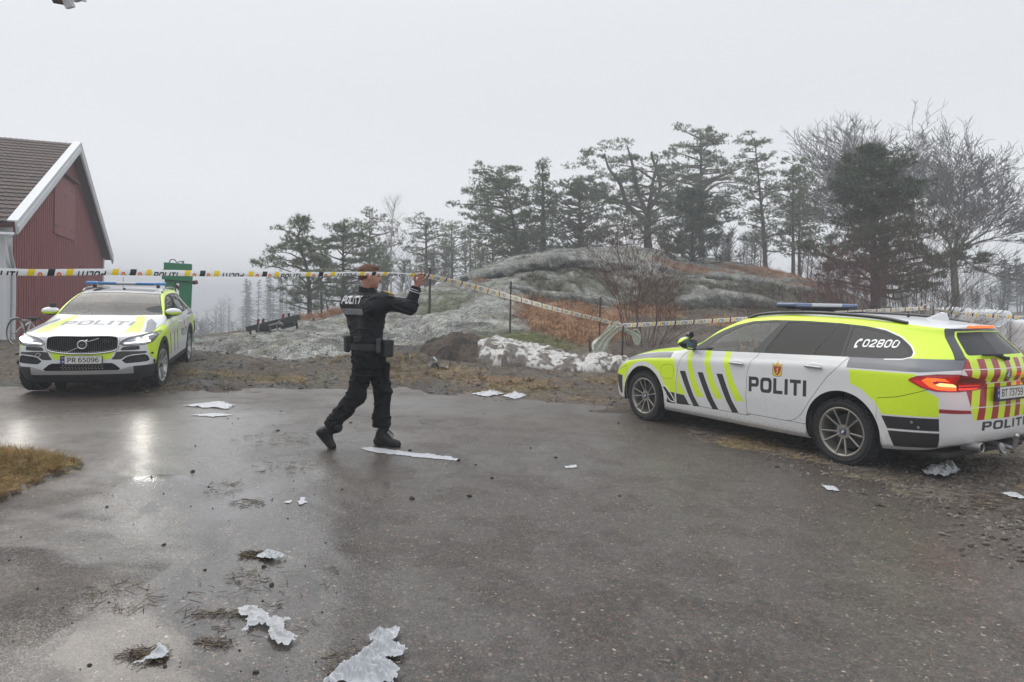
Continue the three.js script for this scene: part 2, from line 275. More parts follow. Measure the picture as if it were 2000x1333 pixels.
// asphalt: grain in metres, coarse tints on the vertices
const aR = rng(5);
const speck = (() => { const n = 1024, a = new Float32Array(n * n * 4); // overlapping stone chips, 2 m a side
  const col = [], hgt = new Float32Array(n * n);
  for (let k = 0; k < n * n; k++) { const x = k % n, y = k / n | 0; const b = .40 + .20 * (pnoise(x / 16, y / 16, 64, 3) - .5) + .16 * (pnoise(x / 4, y / 4, 256, 4) - .5); a[k * 4] = b * 1.01; a[k * 4 + 1] = b * .99; a[k * 4 + 2] = b * .965; hgt[k] = .35 + .15 * pnoise(x / 3, y / 3, 341, 6); }
  for (let s = 0; s < 30000; s++) {
    const cx = aR() * n, cy = aR() * n, r = 1.1 + aR() * aR() * 5.2, e = .6 + aR() * .5, th = aR() * 3.14, t = aR(), dk = aR();
    let c = t < .44 ? [.40, .39, .38] : t < .62 ? [.62, .60, .57] : t < .70 ? [.60, .46, .41] : t < .735 ? [.92, .90, .86] : [.50, .48, .46]; const m = .62 + .62 * dk; c = c.map((q) => q * m);
    for (let y = -6; y <= 6; y++) for (let x = -6; x <= 6; x++) { const u = (x * Math.cos(th) + y * Math.sin(th)) / r, w = (-x * Math.sin(th) + y * Math.cos(th)) / (r * e), q = u * u + w * w; if (q > 1) continue; const k = ((Math.floor(cy + y) + n) % n) * n + (Math.floor(cx + x) + n) % n; a[k * 4] = c[0]; a[k * 4 + 1] = c[1]; a[k * 4 + 2] = c[2]; hgt[k] = Math.max(hgt[k], .5 + .5 * (1 - q * .6) * (.6 + .4 * dk)); }
  }
  return { c: tile(n, (i, j) => { const k = (j * n + i) * 4; return [a[k], a[k + 1], a[k + 2]]; }), h: tile(n, (i, j) => hgt[j * n + i], false) };
})();
// wetness: where water stands or runs on the road (polygons on the ground), 0 dry .. 1 film
const G = (px, py) => { const s = 1.5, d = F * s / (py - hor(px)); let dd = d; for (let k = 0; k < 4; k++) { const x = (px - 1000) / F * dd; dd = F * (EYE - road0(x, dd)) / (py - hor(px)); } return [(px - 1000) / F * dd, dd]; };
const poolP = [[426, 1052], [494, 1038], [602, 1052], [648, 1085], [676, 1122], [640, 1150], [650, 1195], [622, 1276], [612, 1345], [20, 1345], [77, 1295], [125, 1246], [206, 1203], [275, 1164], [350, 1112]].map((p) => G(...p));
const streamP = [[236, 958], [300, 920], [420, 935], [520, 905], [590, 935], [560, 985], [600, 1040], [520, 1060], [430, 1062], [380, 1020], [330, 1005], [300, 1040], [262, 1050], [228, 1030], [258, 1000]].map((p) => G(...p));
const pond = polySDF(smoothLoop(poolP, 4)), stream = polySDF(smoothLoop(streamP, 4));
const wetBand = polySDF(smoothLoop([[-60, 905], [60, 800], [420, 790], [760, 850], [700, 940], [640, 1010], [690, 1140], [640, 1345], [-60, 1345], [60, 1260], [250, 1140], [230, 960]].map((p) => G(...p)), 4));
const darkS = polySDF(smoothLoop([[-90, 900], [150, 925], [232, 955], [250, 1035], [330, 1020], [420, 1050], [490, 1036], [350, 1108], [205, 1200], [75, 1292], [-90, 1345]].map((p) => G(...p)), 4)), worn = (x, d) => sst(.12, -.12, darkS(x, d) + (fbm(x * 4, d * 4, 3, 27) - .5) * .3);
function wet(x, d) { return sst(.5, -.5, wetBand(x, d) + (fbm(x * 2, d * 2, 3, 21) - .5) * .9); }
const roughT = tile(2048, (i, j) => { const x = -8 + i / 128, d = .5 + j / 128, w = Math.abs(x) / d > .85 ? 0 : wet(x, d), n = fbm(x * 1.3, d * .9, 4, 31), m = fbm(x * 9, d * 9, 3, 33); const q = w > 0 ? Math.min(pond(x, d), stream(x, d)) : 9, g = q < .6 ? sst(.34, -.12, q + (fbm(x * 7, d * 7, 3, 61) - .5) * .4 + (hash(i, j, 5) - .5) * .3 + (noise(x * 60, d * 60, 3) - .5) * .3) : 0; const r = lerp(lerp(.46, .30, w) - .08 * sst(.45, .75, n) + .12 * (m - .5), .12, g); return [r, r, r]; }, false);
roughT.wrapS = roughT.wrapT = THREE.ClampToEdgeWrapping; roughT.repeat.set(1 / 16, 1 / 16); roughT.offset.set(.5, -.5 / 16);
const coatT = tile(1024, (i, j) => { const x = -8 + i / 64, d = .5 + j / 64, w = wet(x, d), n = fbm(x * .9 + 3, d * .6, 4, 35); return clamp(lerp(.30, .70, w) + .45 * sst(.42, .66, n) - .25 * sst(.5, .35, fbm(x * 4, d * 4, 3, 36)) + (Math.min(pond(x, d), stream(x, d)) < .05 ? .5 : 0) - .5 * worn(x, d) * sst(.60, .45, fbm(x * 1.1 + d * .8, d * 2.6, 3, 48))); }, false); coatT.wrapS = coatT.wrapT = THREE.ClampToEdgeWrapping; coatT.repeat.set(1 / 16, 1 / 16); coatT.offset.set(.5, -.5 / 16);
const redSpot = polySDF(smoothLoop([[1795, 1075], [1850, 1058], [1900, 1075], [1915, 1100], [1860, 1115], [1840, 1130], [1800, 1110]].map((p) => G(...p)), 4));
const dry = (pts) => polySDF(smoothLoop(pts.map((p) => G(...p)), 4));
const sandy = [[[1390, 918], [1480, 912], [1480, 925], [1400, 928]], [[1480, 950], [1600, 940], [1620, 952], [1500, 962]], [[1570, 975], [1640, 968], [1660, 990], [1610, 1000]], [[1640, 1020], [1690, 1015], [1700, 1045], [1660, 1050]], [[1850, 955], [1950, 960], [2000, 990], [1990, 1010], [1900, 985]]].map(dry);
const muds = [[[-20, 1115], [40, 1102], [85, 1108], [40, 1122], [-20, 1130]], [[120, 1165], [190, 1158], [200, 1172], [150, 1195], [60, 1225]], [[430, 860], [510, 850], [500, 865], [450, 872]], [[440, 978], [480, 975], [485, 990], [445, 990]]].map(dry);
function asphalt(x, y, z) {
  const d = -z; let c = .115 + .085 * (fbm(x * .7, d * .5, 4, 41) - .5) + .07 * (fbm(x * 3.1, d * 3.1, 3, 42) - .5); let t = [c, c * .985, c * .97];
  if (d < 14 && Math.abs(x) < 14) {
    const mix = (k, q) => { t = t.map((a, i) => lerp(a, q[i], k)); }, e = (fbm(x * 4, d * 4, 4, 44) - .5);
    const w = wet(x, d); mix(.45 * sst(.3, -.1, Math.min(pond(x, d), stream(x, d)) + e * .4), [.05, .05, .049]); mix(.32 * w, [.06, .058, .055]);
    for (const s of sandy) mix(.55 * sst(.12, -.12, s(x, d) + e * .35), [.15, .12, .09]);
    for (const s of muds) mix(.5 * sst(.05, -.05, s(x, d) + e * .2), [.13, .117, .104]);
    mix(.55 * sst(.1, -.12, redSpot(x, d) + e * .5), [.22, .085, .065]);
    const edge = -isRoad(x, d); mix(.8 * sst(-1.5, .1, edge + e * 1.6 + (fbm(x * 1.1, d * 1.4, 3, 49) - .5) * 1.6), [.085, .068, .055]);
    const pinkish = sst(.55, .72, fbm(x * .8 + 3, d * 1.6, 3, 46)) * sst(6.6, 8.6, d) * sst(-5, -1, x); mix(.5 * pinkish, [.135, .108, .092]);
    const dk = worn(x, d); mix(.8 * dk * sst(.66, .40, fbm(x * 1.6 + d, d * 2.2, 3, 47)), [.030, .029, .028]); mix(.7 * dk * sst(.56, .66, fbm(x * 1.1 + d * .8, d * 2.6, 3, 48)), [.125, .112, .102]);
  }
  return t.map((q) => q * 4.2);
}
const roadMat = new THREE.MeshPhysicalMaterial({ vertexColors: true, map: again(speck.c, .5), roughness: 1, roughnessMap: roughT, bumpMap: again(speck.h, .5), bumpScale: .009, clearcoat: 1, clearcoatMap: coatT, clearcoatRoughness: .33 });
let roadRest = onRoad; const filmMat = roadMat.clone(); filmMat.bumpScale = .0012; filmMat.clearcoat = .7; filmMat.clearcoatRoughness = .22;
for (const [s, lab] of [[pond, 'broad shallow puddle on the asphalt at the lower left'], [stream, 'glistening strip of water between the grass patch and the walking officer']]) {
  const [w, r] = cut(roadRest, (x, y, z) => z < -8 || Math.abs(x) > 7 ? 1 : s(x, -z) + .05 + (fbm(x * 7, -z * 7, 3, 61) - .5) * .4 + .2 * sst(.5, .75, fbm(x * 3, -z * 3, 2, 62))); roadRest = r;
  tag(mesh('puddle', colorize(geoOf(w, uvW), asphalt), filmMat), lab, null, null, 'structure');
}
tag(mesh('road', colorize(geoOf(roadRest, uvW), asphalt), roadMat), 'wet grey asphalt yard with worn patches', 'road', null, 'structure');

// shallow water: the same road surface where the grain lies under a film
// verge soil and grass cover
const soilT = tile(512, (i, j) => { const b = .72 + .34 * (pnoise(i / 32, j / 32, 16, 71) - .5) + .4 * (pnoise(i / 9, j / 9, 57, 72) - .5) + .38 * (pnoise(i / 3, j / 3, 171, 73) - .5); return [b, b * .985, b * .97]; });
const soilB = tile(512, (i, j) => .5 + .5 * (pnoise(i / 20, j / 20, 26, 74) - .5) + .5 * (pnoise(i / 7, j / 7, 73, 75) - .5) + .3 * (pnoise(i / 3, j / 3, 171, 76) - .5), false);
const el = (q, d, cq, cd, rq, rd) => sst(1.15, .6, Math.hypot((q - cq) / rq, (d - cd) / rd));
function orange(x, d) { // russet grass
  const q = pxOf(x, d), n = (fbm(x * .9, d * .9, 3, 81) - .5) * 1.1;
  let k = Math.max(el(q, d, 1120, 19.6, 120, 3.2), el(q, d, 1080, 21.4, 90, 2), el(q, d, 1270, 22.4, 80, 1.3), el(q, d, 1420, 21, 50, .8), el(q, d, 1350, 34.6, 90, 1.9) * .9, el(q, d, 1500, 38.5, 110, 3.5), el(q, d, 630, 23.3, 70, 1.5), el(q, d, 905, 44, 60, 3), el(q, d, 1170, 45.5, 160, 2.4), el(q, d, 940, 27.8, 22, .5), el(q, d, 1570, 31, 50, 1.5), el(q, d, 1960, 19, 140, 3.4), el(q, d, 1700, 20, 150, 2));
  return clamp(k * 1.15 + n * (k > .02 ? .6 : 0));
}
function mossy(x, d) { const q = pxOf(x, d); return clamp(Math.max(el(q, d, 1050, 16.6, 90, 1), el(q, d, 930, 16, 60, .9), el(q, d, 1540, 22.6, 80, 1.6), el(q, d, 860, 22, 60, 2.4) * .7) * 1.2 + (fbm(x * 2, d * 2, 3, 83) - .5) * .6); }
function soil(x, y, z) {
  const d = -z, q = pxOf(x, d), n = fbm(x * 1.5, d * 1.5, 4, 85), m = fbm(x * .5, d * .9, 3, 86); let t = [.085, .068, .055];
  const mix = (k, c) => { k = clamp(k); t = t.map((a, i) => lerp(a, c[i], k)); };
  mix(sst(.35, .7, n), [.12, .10, .082]);
  if (d > 55 || Math.abs(q) > 6000) { mix(1, [.12, .11, .08]); return t.map((a) => a * 1.6); }
  mix(.85 * sst(.48, .62, m) * sst(15.5, 13, d) * sst(300, 420, q), [.185, .135, .06]);          // golden turf
  mix(.8 * sst(.5, .62, fbm(x * .8, d * 1.4, 3, 87)) * sst(10.2, 12.5, d) * sst(14.5, 12, d) * sst(820, 950, q) * sst(1250, 1150, q), [.20, .12, .07]);
  mix(.75 * sst(.52, .66, fbm(x * .9 + 9, d * 1.2, 3, 88)) * sst(1000, 800, q), [.10, .105, .105]);   // gravel
  mix(orange(x, d), [.29, .165, .085].map((c) => c * (.7 + .6 * fbm(x * 3, d * 3, 3, 110)))); mix(.9 * mossy(x, d) * (1 - orange(x, d)), [.10, .115, .03]);
  if (grassIsle(x, d) < .1) mix(sst(.05, -.2, grassIsle(x, d)), [.20, .135, .05]);
  mix(.5 * sst(4.5, 3.6, Math.abs(x - 0.2) + Math.abs(d - 15) * .5) * sst(860, 830, q), [.05, .043, .038]);
  return t.map((a) => a * 1.75);
}
const soilMat = new THREE.MeshStandardMaterial({ vertexColors: true, map: again(soilT, .9), roughness: .93, bumpMap: again(soilB, .9), bumpScale: .03 });
tag(mesh('ground', colorize(geoOf(soilG, uvW), soil), soilMat), 'muddy verge of soil, gravel and withered turf round the yard', 'ground', null, 'structure');

// rock hill
const rockT = tile(1024, (i, j) => {
  const a = pnoise(i / 64, j / 64, 16, 91), b = pnoise(i / 20, j / 20, 52, 92), c = pnoise(i / 6, j / 6, 171, 93), e = pnoise(i / 2.5, j / 2.5, 410, 94), l = sst(.60, .74, pnoise(i / 11, j / 11, 94, 95) * .6 + c * .4);
  let g = .68 + .26 * (a - .5) + .34 * (b - .5) + .36 * (c - .5) + .26 * (e - .5); g -= .42 * sst(.62, .76, b * .5 + e * .5); const t = [g, g, g * .985];
  return [lerp(t[0], .86, l * .35), lerp(t[1], .87, l * .35), lerp(t[2], .83, l * .35)];
});
const rockB = tile(512, (i, j) => .5 + .5 * (pnoise(i / 40, j / 40, 13, 96) - .5) + .45 * (pnoise(i / 12, j / 12, 43, 97) - .5) + .4 * (pnoise(i / 4, j / 4, 128, 98) - .5), false);
function rock(x, y, z) {
  const d = -z, q = pxOf(x, d); let g = .30 + .12 * (fbm(x * .5, d * .6, 4, 101) - .5); let t = [g, g, g * .975];
  const mix = (k, c) => { k = clamp(k); t = t.map((a, i) => lerp(a, c[i], k)); }, n = fbm(x * 1.8, d * 1.8, 4, 103), st = fbm((x - d * .4) * .5, (d + x * .3) * 2.6, 4, 104);
  mix(.7 * sst(.55, .63, st), [.11, .11, .105]); mix(.75 * sst(.03, .0, Math.abs(fbm((x * .35 - d * .15) * 1.2, d * 1.9 + x * .5, 3, 8) - .5)), [.075, .07, .06]); { const t = fbm(x * .3 + d * .12, d * .42 - x * .1, 3, 6) * 7 % 1; mix(.6 * sst(.3, .42, t) * sst(.7, .55, t), [.10, .098, .088]); } mix(.4 * sst(.55, .7, n), [.22, .20, .13]); mix(.5 * sst(.56, .68, fbm(x * 1.1, d * 1.5, 3, 105)), [.37, .39, .355]);
  t = t.map((a) => a * 2.9);
  const cl = Math.max(sst(985, 1060, q) * sst(1680, 1600, q) * sst(20.5, 22.5, d) * sst(30.5, 28.5, d), .8 * sst(1270, 1330, q) * sst(1680, 1600, q) * sst(28, 30, d) * sst(37, 33, d)); mix(.92 * cl * sst(.30, .46, fbm(x * 1.3, d * 1.1, 4, 106)), [.15, .135, .085]); mix(.55 * cl * sst(.55, .62, fbm(x * 3.6, d * 3.6, 3, 107)), [.62, .65, .58]); mix(.6 * cl * sst(.55, .68, fbm(x * 2 + 7, d * 1.6, 3, 109)), [.17, .18, .06]);
  mix(.7 * sst(.52, .64, fbm(x * 2.2 + 4, d * 1.3, 3, 108)) * sst(19.5, 23, d) * sst(34, 27, d) * sst(760, 860, q) * sst(1060, 980, q), [.22, .24, .11]);
  mix(orange(x, d), [.50, .285, .155].map((c) => c * (.7 + .6 * fbm(x * 3, d * 3, 3, 110)))); mix(.85 * mossy(x, d) * (1 - orange(x, d)), [.20, .24, .08]);
  return t;
}
const rockMat = new THREE.MeshStandardMaterial({ vertexColors: true, map: again(rockT, .42), roughness: .82, bumpMap: again(rockB, .7), bumpScale: .10 });
tag(mesh('rock_hill', colorize(geoOf(rockG, uvW), rock), rockMat), 'low dome of bare grey granite with lichen and moss behind the verge', 'hill', null, 'structure');

// slabs of the same rock that jut out and throw their own shade
function slab(path, half, thick, label, seed, lift = .12) {
  const P = path.map(([px, d]) => { const g = groundAt0(px, d); g.y += lift; return g; });
  const fld = (x, y, z) => { let best = 1e9; for (let k = 0; k + 1 < P.length; k++) { const a = P[k], b = P[k + 1], bx = b.x - a.x, bz = b.z - a.z, t = clamp(((x - a.x) * bx + (z - a.z) * bz) / (bx * bx + bz * bz)), cx = a.x + bx * t, cz = a.z + bz * t, cy = lerp(a.y, b.y, t), u = (k + t) / (P.length - 1), w = half * (.45 + .55 * Math.sin(Math.PI * clamp(u, .06, .94))), dz = z - cz, dx = x - cx, up = y - cy - dz * -.14, q = Math.hypot(Math.max(0, Math.abs(dz) - w + .18), Math.max(0, Math.abs(up) - thick * (.6 + .4 * Math.sin(Math.PI * u)) + .14), Math.max(0, Math.abs(dx) - .02)) - .16; best = Math.min(best, q); } return best + (fbm(x * 1.3, z * 1.3 + y * 2, 3, seed) - .5) * .22 + (fbm(x * 3, y * 6, 3, seed + 2) - .5) * .08; };
  const lo = [1e9, 1e9, 1e9], hi = [-1e9, -1e9, -1e9]; for (const p of P) p.toArray().forEach((v, i) => { const m = [.6, thick + .35, half + .4][i]; lo[i] = Math.min(lo[i], v - m); hi[i] = Math.max(hi[i], v + m); });
  const g = nets(fld, lo, hi, .085), p = g.attributes.position, u = g.attributes.uv; for (let i = 0; i < p.count; i++) u.setXY(i, p.getX(i) + p.getY(i) * .3, p.getZ(i) + p.getY(i)); colorize(g, (x, y, z) => rock(x, y, z).map((c, i) => lerp(c, [.62, .62, .60][i], .55)));
  return solo('rock_ledge', g, rockMat, label, 'rock', null, 'structure');
}
function groundAt0(px, d) { const x = (px - 1000) / F * d; return V(x, hG(x, d), -d); }
slab([[905, 28.6], [990, 29.2], [1080, 29.8], [1180, 30.6], [1290, 31.6]], 1.3, .26, 'long grey ledge across the middle of the rock hill', 411, .16);
slab([[1390, 30.5], [1450, 31], [1530, 30.2], [1600, 29.2]], 1.0, .24, 'grey ledge at the right end of the rock hill', 412, .12);
slab([[1000, 23.8], [1060, 24.4], [1140, 24.6], [1215, 24.2]], .7, .24, 'dark overgrown ledge above the russet grass', 413, .06);
slab([[1330, 24], [1410, 24.5], [1500, 24.2], [1570, 23.6]], .8, .28, 'mossy ledge above the right car', 414, .06);
slab([[690, 21.5], [760, 22.6], [850, 23.2]], .8, .16, 'flat grey slab on the left slope', 415, .02);

// ------------------------------------------------------------------ trees and bushes
function twigs() { // collects tapering round pieces into one geometry, quickly
  const P = [], N = [], I = [];
  return {
    seg(a, b, ra, rb, n = 4) {
      const d = b.clone().sub(a).normalize(), u = (Math.abs(d.y) < .9 ? V(0, 1, 0) : V(1, 0, 0)).cross(d).normalize(), w = d.clone().cross(u), o = P.length / 3;
      for (let k = 0; k < n; k++) { const t = k / n * 6.2832, x = u.clone().multiplyScalar(Math.cos(t)).addScaledVector(w, Math.sin(t)); P.push(a.x + x.x * ra, a.y + x.y * ra, a.z + x.z * ra, b.x + x.x * rb, b.y + x.y * rb, b.z + x.z * rb); N.push(x.x, x.y, x.z, x.x, x.y, x.z); }
      for (let k = 0; k < n; k++) { const p = o + k * 2, q = o + ((k + 1) % n) * 2; I.push(p, q, p + 1, q, q + 1, p + 1); }
    },
    line(pts, r0, r1, n = 5) { for (let k = 0; k + 1 < pts.length; k++) this.seg(pts[k], pts[k + 1], lerp(r0, r1, k / (pts.length - 1)), lerp(r0, r1, (k + 1) / (pts.length - 1)), n); },
    get n() { return I.length / 3; },
    geo() { const g = new THREE.BufferGeometry(); g.setAttribute('position', new THREE.BufferAttribute(new Float32Array(P), 3)); g.setAttribute('normal', new THREE.BufferAttribute(new Float32Array(N), 3)); g.setAttribute('uv', new THREE.BufferAttribute(new Float32Array(P.length / 3 * 2), 2)); g.setIndex(I); return g; },
  };
}
function tuft(n, len, w, up, seed) { // a spray of needles or blades from one point, pointing along +y
  const r = rng(seed), P = [], N = [];
  for (let k = 0; k < n; k++) { const a = r() * 6.2832, e = up * (.2 + .8 * r()), d = V(Math.cos(a) * e, 1 - e * .55, Math.sin(a) * e).normalize(), L = len * (.6 + .5 * r()), s = V(-Math.sin(a), (r() - .5) * .8, Math.cos(a)).normalize().multiplyScalar(w), o = V(r() - .5, r() - .5, r() - .5).multiplyScalar(len * .35), t = o.clone().addScaledVector(d, L), nn = s.clone().cross(d).normalize(); P.push(...o.clone().sub(s).toArray(), ...o.clone().add(s).toArray(), ...t.toArray()); for (let q = 0; q < 3; q++) N.push(...nn.toArray()); }
  const g = new THREE.BufferGeometry(); g.setAttribute('position', new THREE.BufferAttribute(new Float32Array(P), 3)); g.setAttribute('normal', new THREE.BufferAttribute(new Float32Array(N), 3)); g.setAttribute('uv', new THREE.BufferAttribute(new Float32Array(P.length / 3 * 2), 2)); return g;
}
const needleMat = new THREE.MeshPhysicalMaterial({ color: 0xffffff, roughness: .85, transmission: .25, thickness: 0, side: THREE.DoubleSide });
const barkMat = mat(.075, .058, .047, .95), limbMat = mat(.13, .10, .08, .95), greyBark = mat(.115, .105, .095, .95), paleBark = mat(.42, .41, .39, .9), redBark = mat(.105, .048, .036, .9), brownBark = mat(.085, .06, .042, .9);
const tufts = [1, 2, 3].map((s) => tuft(15, .15, .0085, 1.2, s));
const YUP = V(0, 1, 0);
function spray(name, list, geos, material, parent) { // copies shared over a few shapes are kept as one
  return scatter(name, geos, material, list, parent);
}
const groundAt = (px, d) => { const x = (px - 1000) / F * d; return V(x, hG(x, d), -d); };
const PINES = 'pines on and behind the rock hill';
function pine(o) {
  const r = rng(o.seed), base = groundAt(o.px, o.d); base.y -= .15; const m = o.d / F, topY = at(o.px, o.top, o.d).y, cb = at(o.px, o.cb, o.d).y, H = topY - cb, W0 = (o.px - o.l) * m * 1.5, W1 = (o.r - o.px) * m * 1.5, tr = o.w * m / 2;
  const t = thing('pine_tree', o.label, 'pine tree', base, PINES), rel = (v) => v.clone().sub(base);
  const lean = (o.lean || []).map(([px, py]) => at(px, py, o.d)), spine = new THREE.CatmullRomCurve3([base, ...lean, at(o.tx ?? o.px, o.top + 4, o.d)]), trunkAt = (y) => { let a = 0, b = 1; for (let k = 0; k < 14; k++) { const c = (a + b) / 2; spine.getPoint(c).y < y ? a = c : b = c; } return spine.getPoint(a); };
  const tk = twigs(), sp = spine.getPoints(16).map(rel); tk.line(sp, tr * 1.15, tr * .12, 7); tk.seg(sp[0].clone().add(V(0, -.3, 0)), sp[1], tr * 1.45, tr * 1.05, 7); mesh('trunk', tk.geo(), o.bark || barkMat, t);
  const lb = twigs(), L = [], col = o.col || [.040, .055, .030], shape = o.shape || ((u) => Math.sqrt(Math.max(0, 1 - ((u - .35) / .68) ** 2)));
  const n = o.limbs || 46;
  const pad = (c, R, flat, k) => { for (let q = 0; q < k; q++) { const a = r() * 6.2832, e = Math.sqrt(r()), p = V(Math.cos(a) * e * R, (r() - .35) * flat, Math.sin(a) * e * R).add(c), q4 = new THREE.Quaternion().setFromEuler(new THREE.Euler((r() - .5) * 1.7, r() * 6.28, (r() - .5) * 1.7)), s = (.75 + r() * .7) * (o.ts || 1), v = .6 + .8 * r(); L.push({ m: new THREE.Matrix4().compose(p, q4, V(s, s, s)), c: rgb(col[0] * v, col[1] * v, col[2] * v) }); } };
  const wob = [...Array(9)].map(() => .72 + .5 * r());
  for (let k = 0; k < n; k++) {
    const u = clamp((k + r() * 1.6) / n), y = cb + u * H * .97, a = k * 2.399 + r() * 1.1, c = Math.cos(a), R = (c < 0 ? W0 : W1) * Math.min(1.12, shape(u) * lerp(wob[Math.floor(u * 7.9)], wob[Math.floor(u * 7.9) + 1], (u * 7.9) % 1)) * (.6 + .55 * r()), A = trunkAt(y - R * .12), rise = R * (o.rise ?? .2) * (r() * 1.5 - .35), B = V(A.x + c * R, y + rise, A.z + Math.sin(a) * R * .8);
    const M = A.clone().lerp(B, .5); M.y += (r() - .5) * R * .35; M.x += (r() - .5) * R * .3; const cv = new THREE.CatmullRomCurve3([A, M, B]), pts = cv.getPoints(6); lb.line(pts.map(rel), Math.min(tr * .42, .02 + R * .022), .008, 4);
    const side = 2 + Math.floor(R * (o.side || 1.7));
    for (let q = 0; q <= side; q++) {
      const f = lerp(.34, 1, q / side), c0 = cv.getPoint(f), off = q === side ? V() : V((r() - .5), r() * .45 - .12, (r() - .5)).multiplyScalar(R * .8 * (1.25 - f) + .25), e = c0.clone().add(off); if (q < side) lb.seg(rel(c0), rel(e), .012, .005, 3);
      if (r() < .14) continue;
      pad(rel(e), (o.pad || .30) * 1.2 * (.5 + .75 * r()), (o.flat || .2) * (.6 + .9 * r()), Math.round((o.dens || 15) * .95 * (.3 + .75 * r())));
    }
  }
  (o.extra || []).forEach(([pts, r0, r1]) => { lb.line(new THREE.CatmullRomCurve3(pts.map(([px, py, dz]) => rel(at(px, py, o.d + (dz || 0))))).getPoints(10), r0, r1, 6); });
  (o.pads || []).forEach(([px, py, dz, R, k]) => { const c = at(px, py, o.d + dz); pad(rel(c), R, R * .45, k); });
  mesh('limbs', lb.geo(), limbMat, t).userData.kind = 'stuff'; scatter('crown', tufts[o.seed % 3], needleMat, L, t); return t;
}
const prof = (a) => (u) => { const t = clamp(u) * (a.length - 1), i = Math.min(a.length - 2, Math.floor(t)); return lerp(a[i], a[i + 1], t - i); };
const cone1 = (u) => Math.pow(1 - u, .75) * .98 + .03, oval = (u) => Math.sqrt(Math.max(0, 1 - ((u - .45) / .58) ** 2)), hat = (u) => Math.sqrt(Math.max(0, 1 - ((u - .55) / .5) ** 2)) * .9 + .08;
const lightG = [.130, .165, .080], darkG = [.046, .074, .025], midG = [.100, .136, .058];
pine({ px: 605, d: 31, top: 424, cb: 606, l: 524, r: 655, w: 9, tx: 590, lean: [[603, 560], [598, 520], [583, 470]], seed: 1, limbs: 42, dens: 16, shape: prof([.75, .62, .9, .75, .5, .6, .35, .3, .12]), col: lightG, label: 'crooked pine at the left end of the row beside the farm trailer' });
pine({ px: 670, d: 35, top: 437, cb: 590, l: 618, r: 735, w: 9, seed: 2, limbs: 46, dens: 20, shape: oval, col: midG, label: 'rounded pine with straight trunk just left of the officer' });
pine({ px: 722, d: 47, top: 412, cb: 560, l: 686, r: 780, w: 8, seed: 3, limbs: 34, dens: 12, shape: hat, col: lightG, label: 'hazy pine rising behind the head of the officer' });
pine({ px: 832, d: 50, top: 424, cb: 560, l: 786, r: 880, w: 9, seed: 4, limbs: 38, dens: 15, shape: hat, col: lightG, label: 'hazy flat topped pine right of the pale birch' });
pine({ px: 882, d: 56, top: 428, cb: 560, l: 850, r: 922, w: 6, seed: 5, limbs: 30, dens: 12, shape: oval, col: lightG, label: 'slim hazy pine left of the broad pine on the ridge' });
pine({ px: 918, d: 60, top: 440, cb: 550, l: 896, r: 950, w: 5, seed: 6, limbs: 22, dens: 11, shape: oval, col: lightG, label: 'faint thin pine tucked behind the broad pine on the ridge' });
pine({ px: 1012, d: 40, top: 331, cb: 512, l: 918, r: 1062, w: 10, tx: 975, lean: [[1008, 470], [1000, 420]], seed: 7, limbs: 66, dens: 26, pad: .38, shape: prof([.85, .95, .7, .8, .72, .78, .62, .5, .45]), col: midG, label: 'broad spreading pine left of the spire topped tree on the ridge' });
pine({ px: 1060, d: 41, top: 314, cb: 500, l: 1016, r: 1100, w: 11, seed: 8, limbs: 46, dens: 16, shape: (u) => Math.pow(1 - u, .8) * .9 + .02, col: midG, extra: [[[[1060, 340], [1058, 322], [1062, 312]], .03, .01]], label: 'pointed pine with a bare dead tip on the ridge' });
pine({ px: 1132, d: 43, top: 352, cb: 500, l: 1070, r: 1200, w: 10, seed: 9, limbs: 56, dens: 24, pad: .36, shape: oval, col: midG, label: 'dense dark pine directly left of the giant many limbed pine' });
pine({ px: 1266, d: 45, top: 300, cb: 470, l: 1180, r: 1342, w: 17, seed: 10, tx: 1285, lean: [[1265, 440], [1272, 380]], limbs: 40, dens: 20, pad: .40, shape: prof([.4, .6, .5, .8, .9, .9, .8, .55, .3]), col: midG,
  extra: [[[[1262, 432], [1225, 400], [1212, 360], [1190, 330], [1180, 300]], .20, .05], [[[1264, 420], [1245, 370], [1235, 320], [1225, 285]], .18, .05], [[[1255, 425], [1215, 395], [1180, 385], [1150, 370]], .16, .04], [[[1268, 410], [1290, 370], [1282, 330], [1272, 300], [1274, 296]], .16, .04], [[[1275, 400], [1300, 375], [1325, 365]], .1, .03]],
  pads: [...Array(74)].map((_, k) => { const R = rng(900 + k), a = R(), b = R(); return [lerp(1112, 1255, a), lerp(264, 400, b) + Math.abs(a - .62) * 90 * (1 - b), (R() - .5) * 2.6, .34 + .34 * R(), 30]; }), label: 'giant old pine with thick forked limbs at the top of the rock' });
pine({ px: 1369, d: 47, top: 250, cb: 440, l: 1296, r: 1446, w: 12, seed: 11, limbs: 60, dens: 21, pad: .38, shape: prof([.55, .75, .95, .8, .85, .7, .62, .5, .4]), col: lightG, label: 'tall pine with visible straight trunk above the young bushy pine' });
pine({ px: 1352, d: 38, top: 370, cb: 512, l: 1286, r: 1420, w: 8, seed: 12, limbs: 70, dens: 22, pad: .26, flat: .3, rise: .5, shape: (u) => Math.pow(1 - u, .6), col: darkG, label: 'young bushy green pine with branches down to the rock' });
pine({ px: 1495, d: 42, top: 264, cb: 490, l: 1446, r: 1548, w: 8, tx: 1474, lean: [[1490, 430], [1482, 350]], seed: 13, limbs: 46, dens: 16, shape: prof([.7, .55, .8, .95, .75, .8, .5, .55, .35]), col: lightG, label: 'slender leaning pine standing alone right of the ridge' });
pine({ px: 1549, d: 41, top: 312, cb: 500, l: 1510, r: 1582, w: 7, seed: 14, limbs: 36, dens: 16, shape: oval, col: lightG, label: 'left one of the close twin pines by the bare tree' });
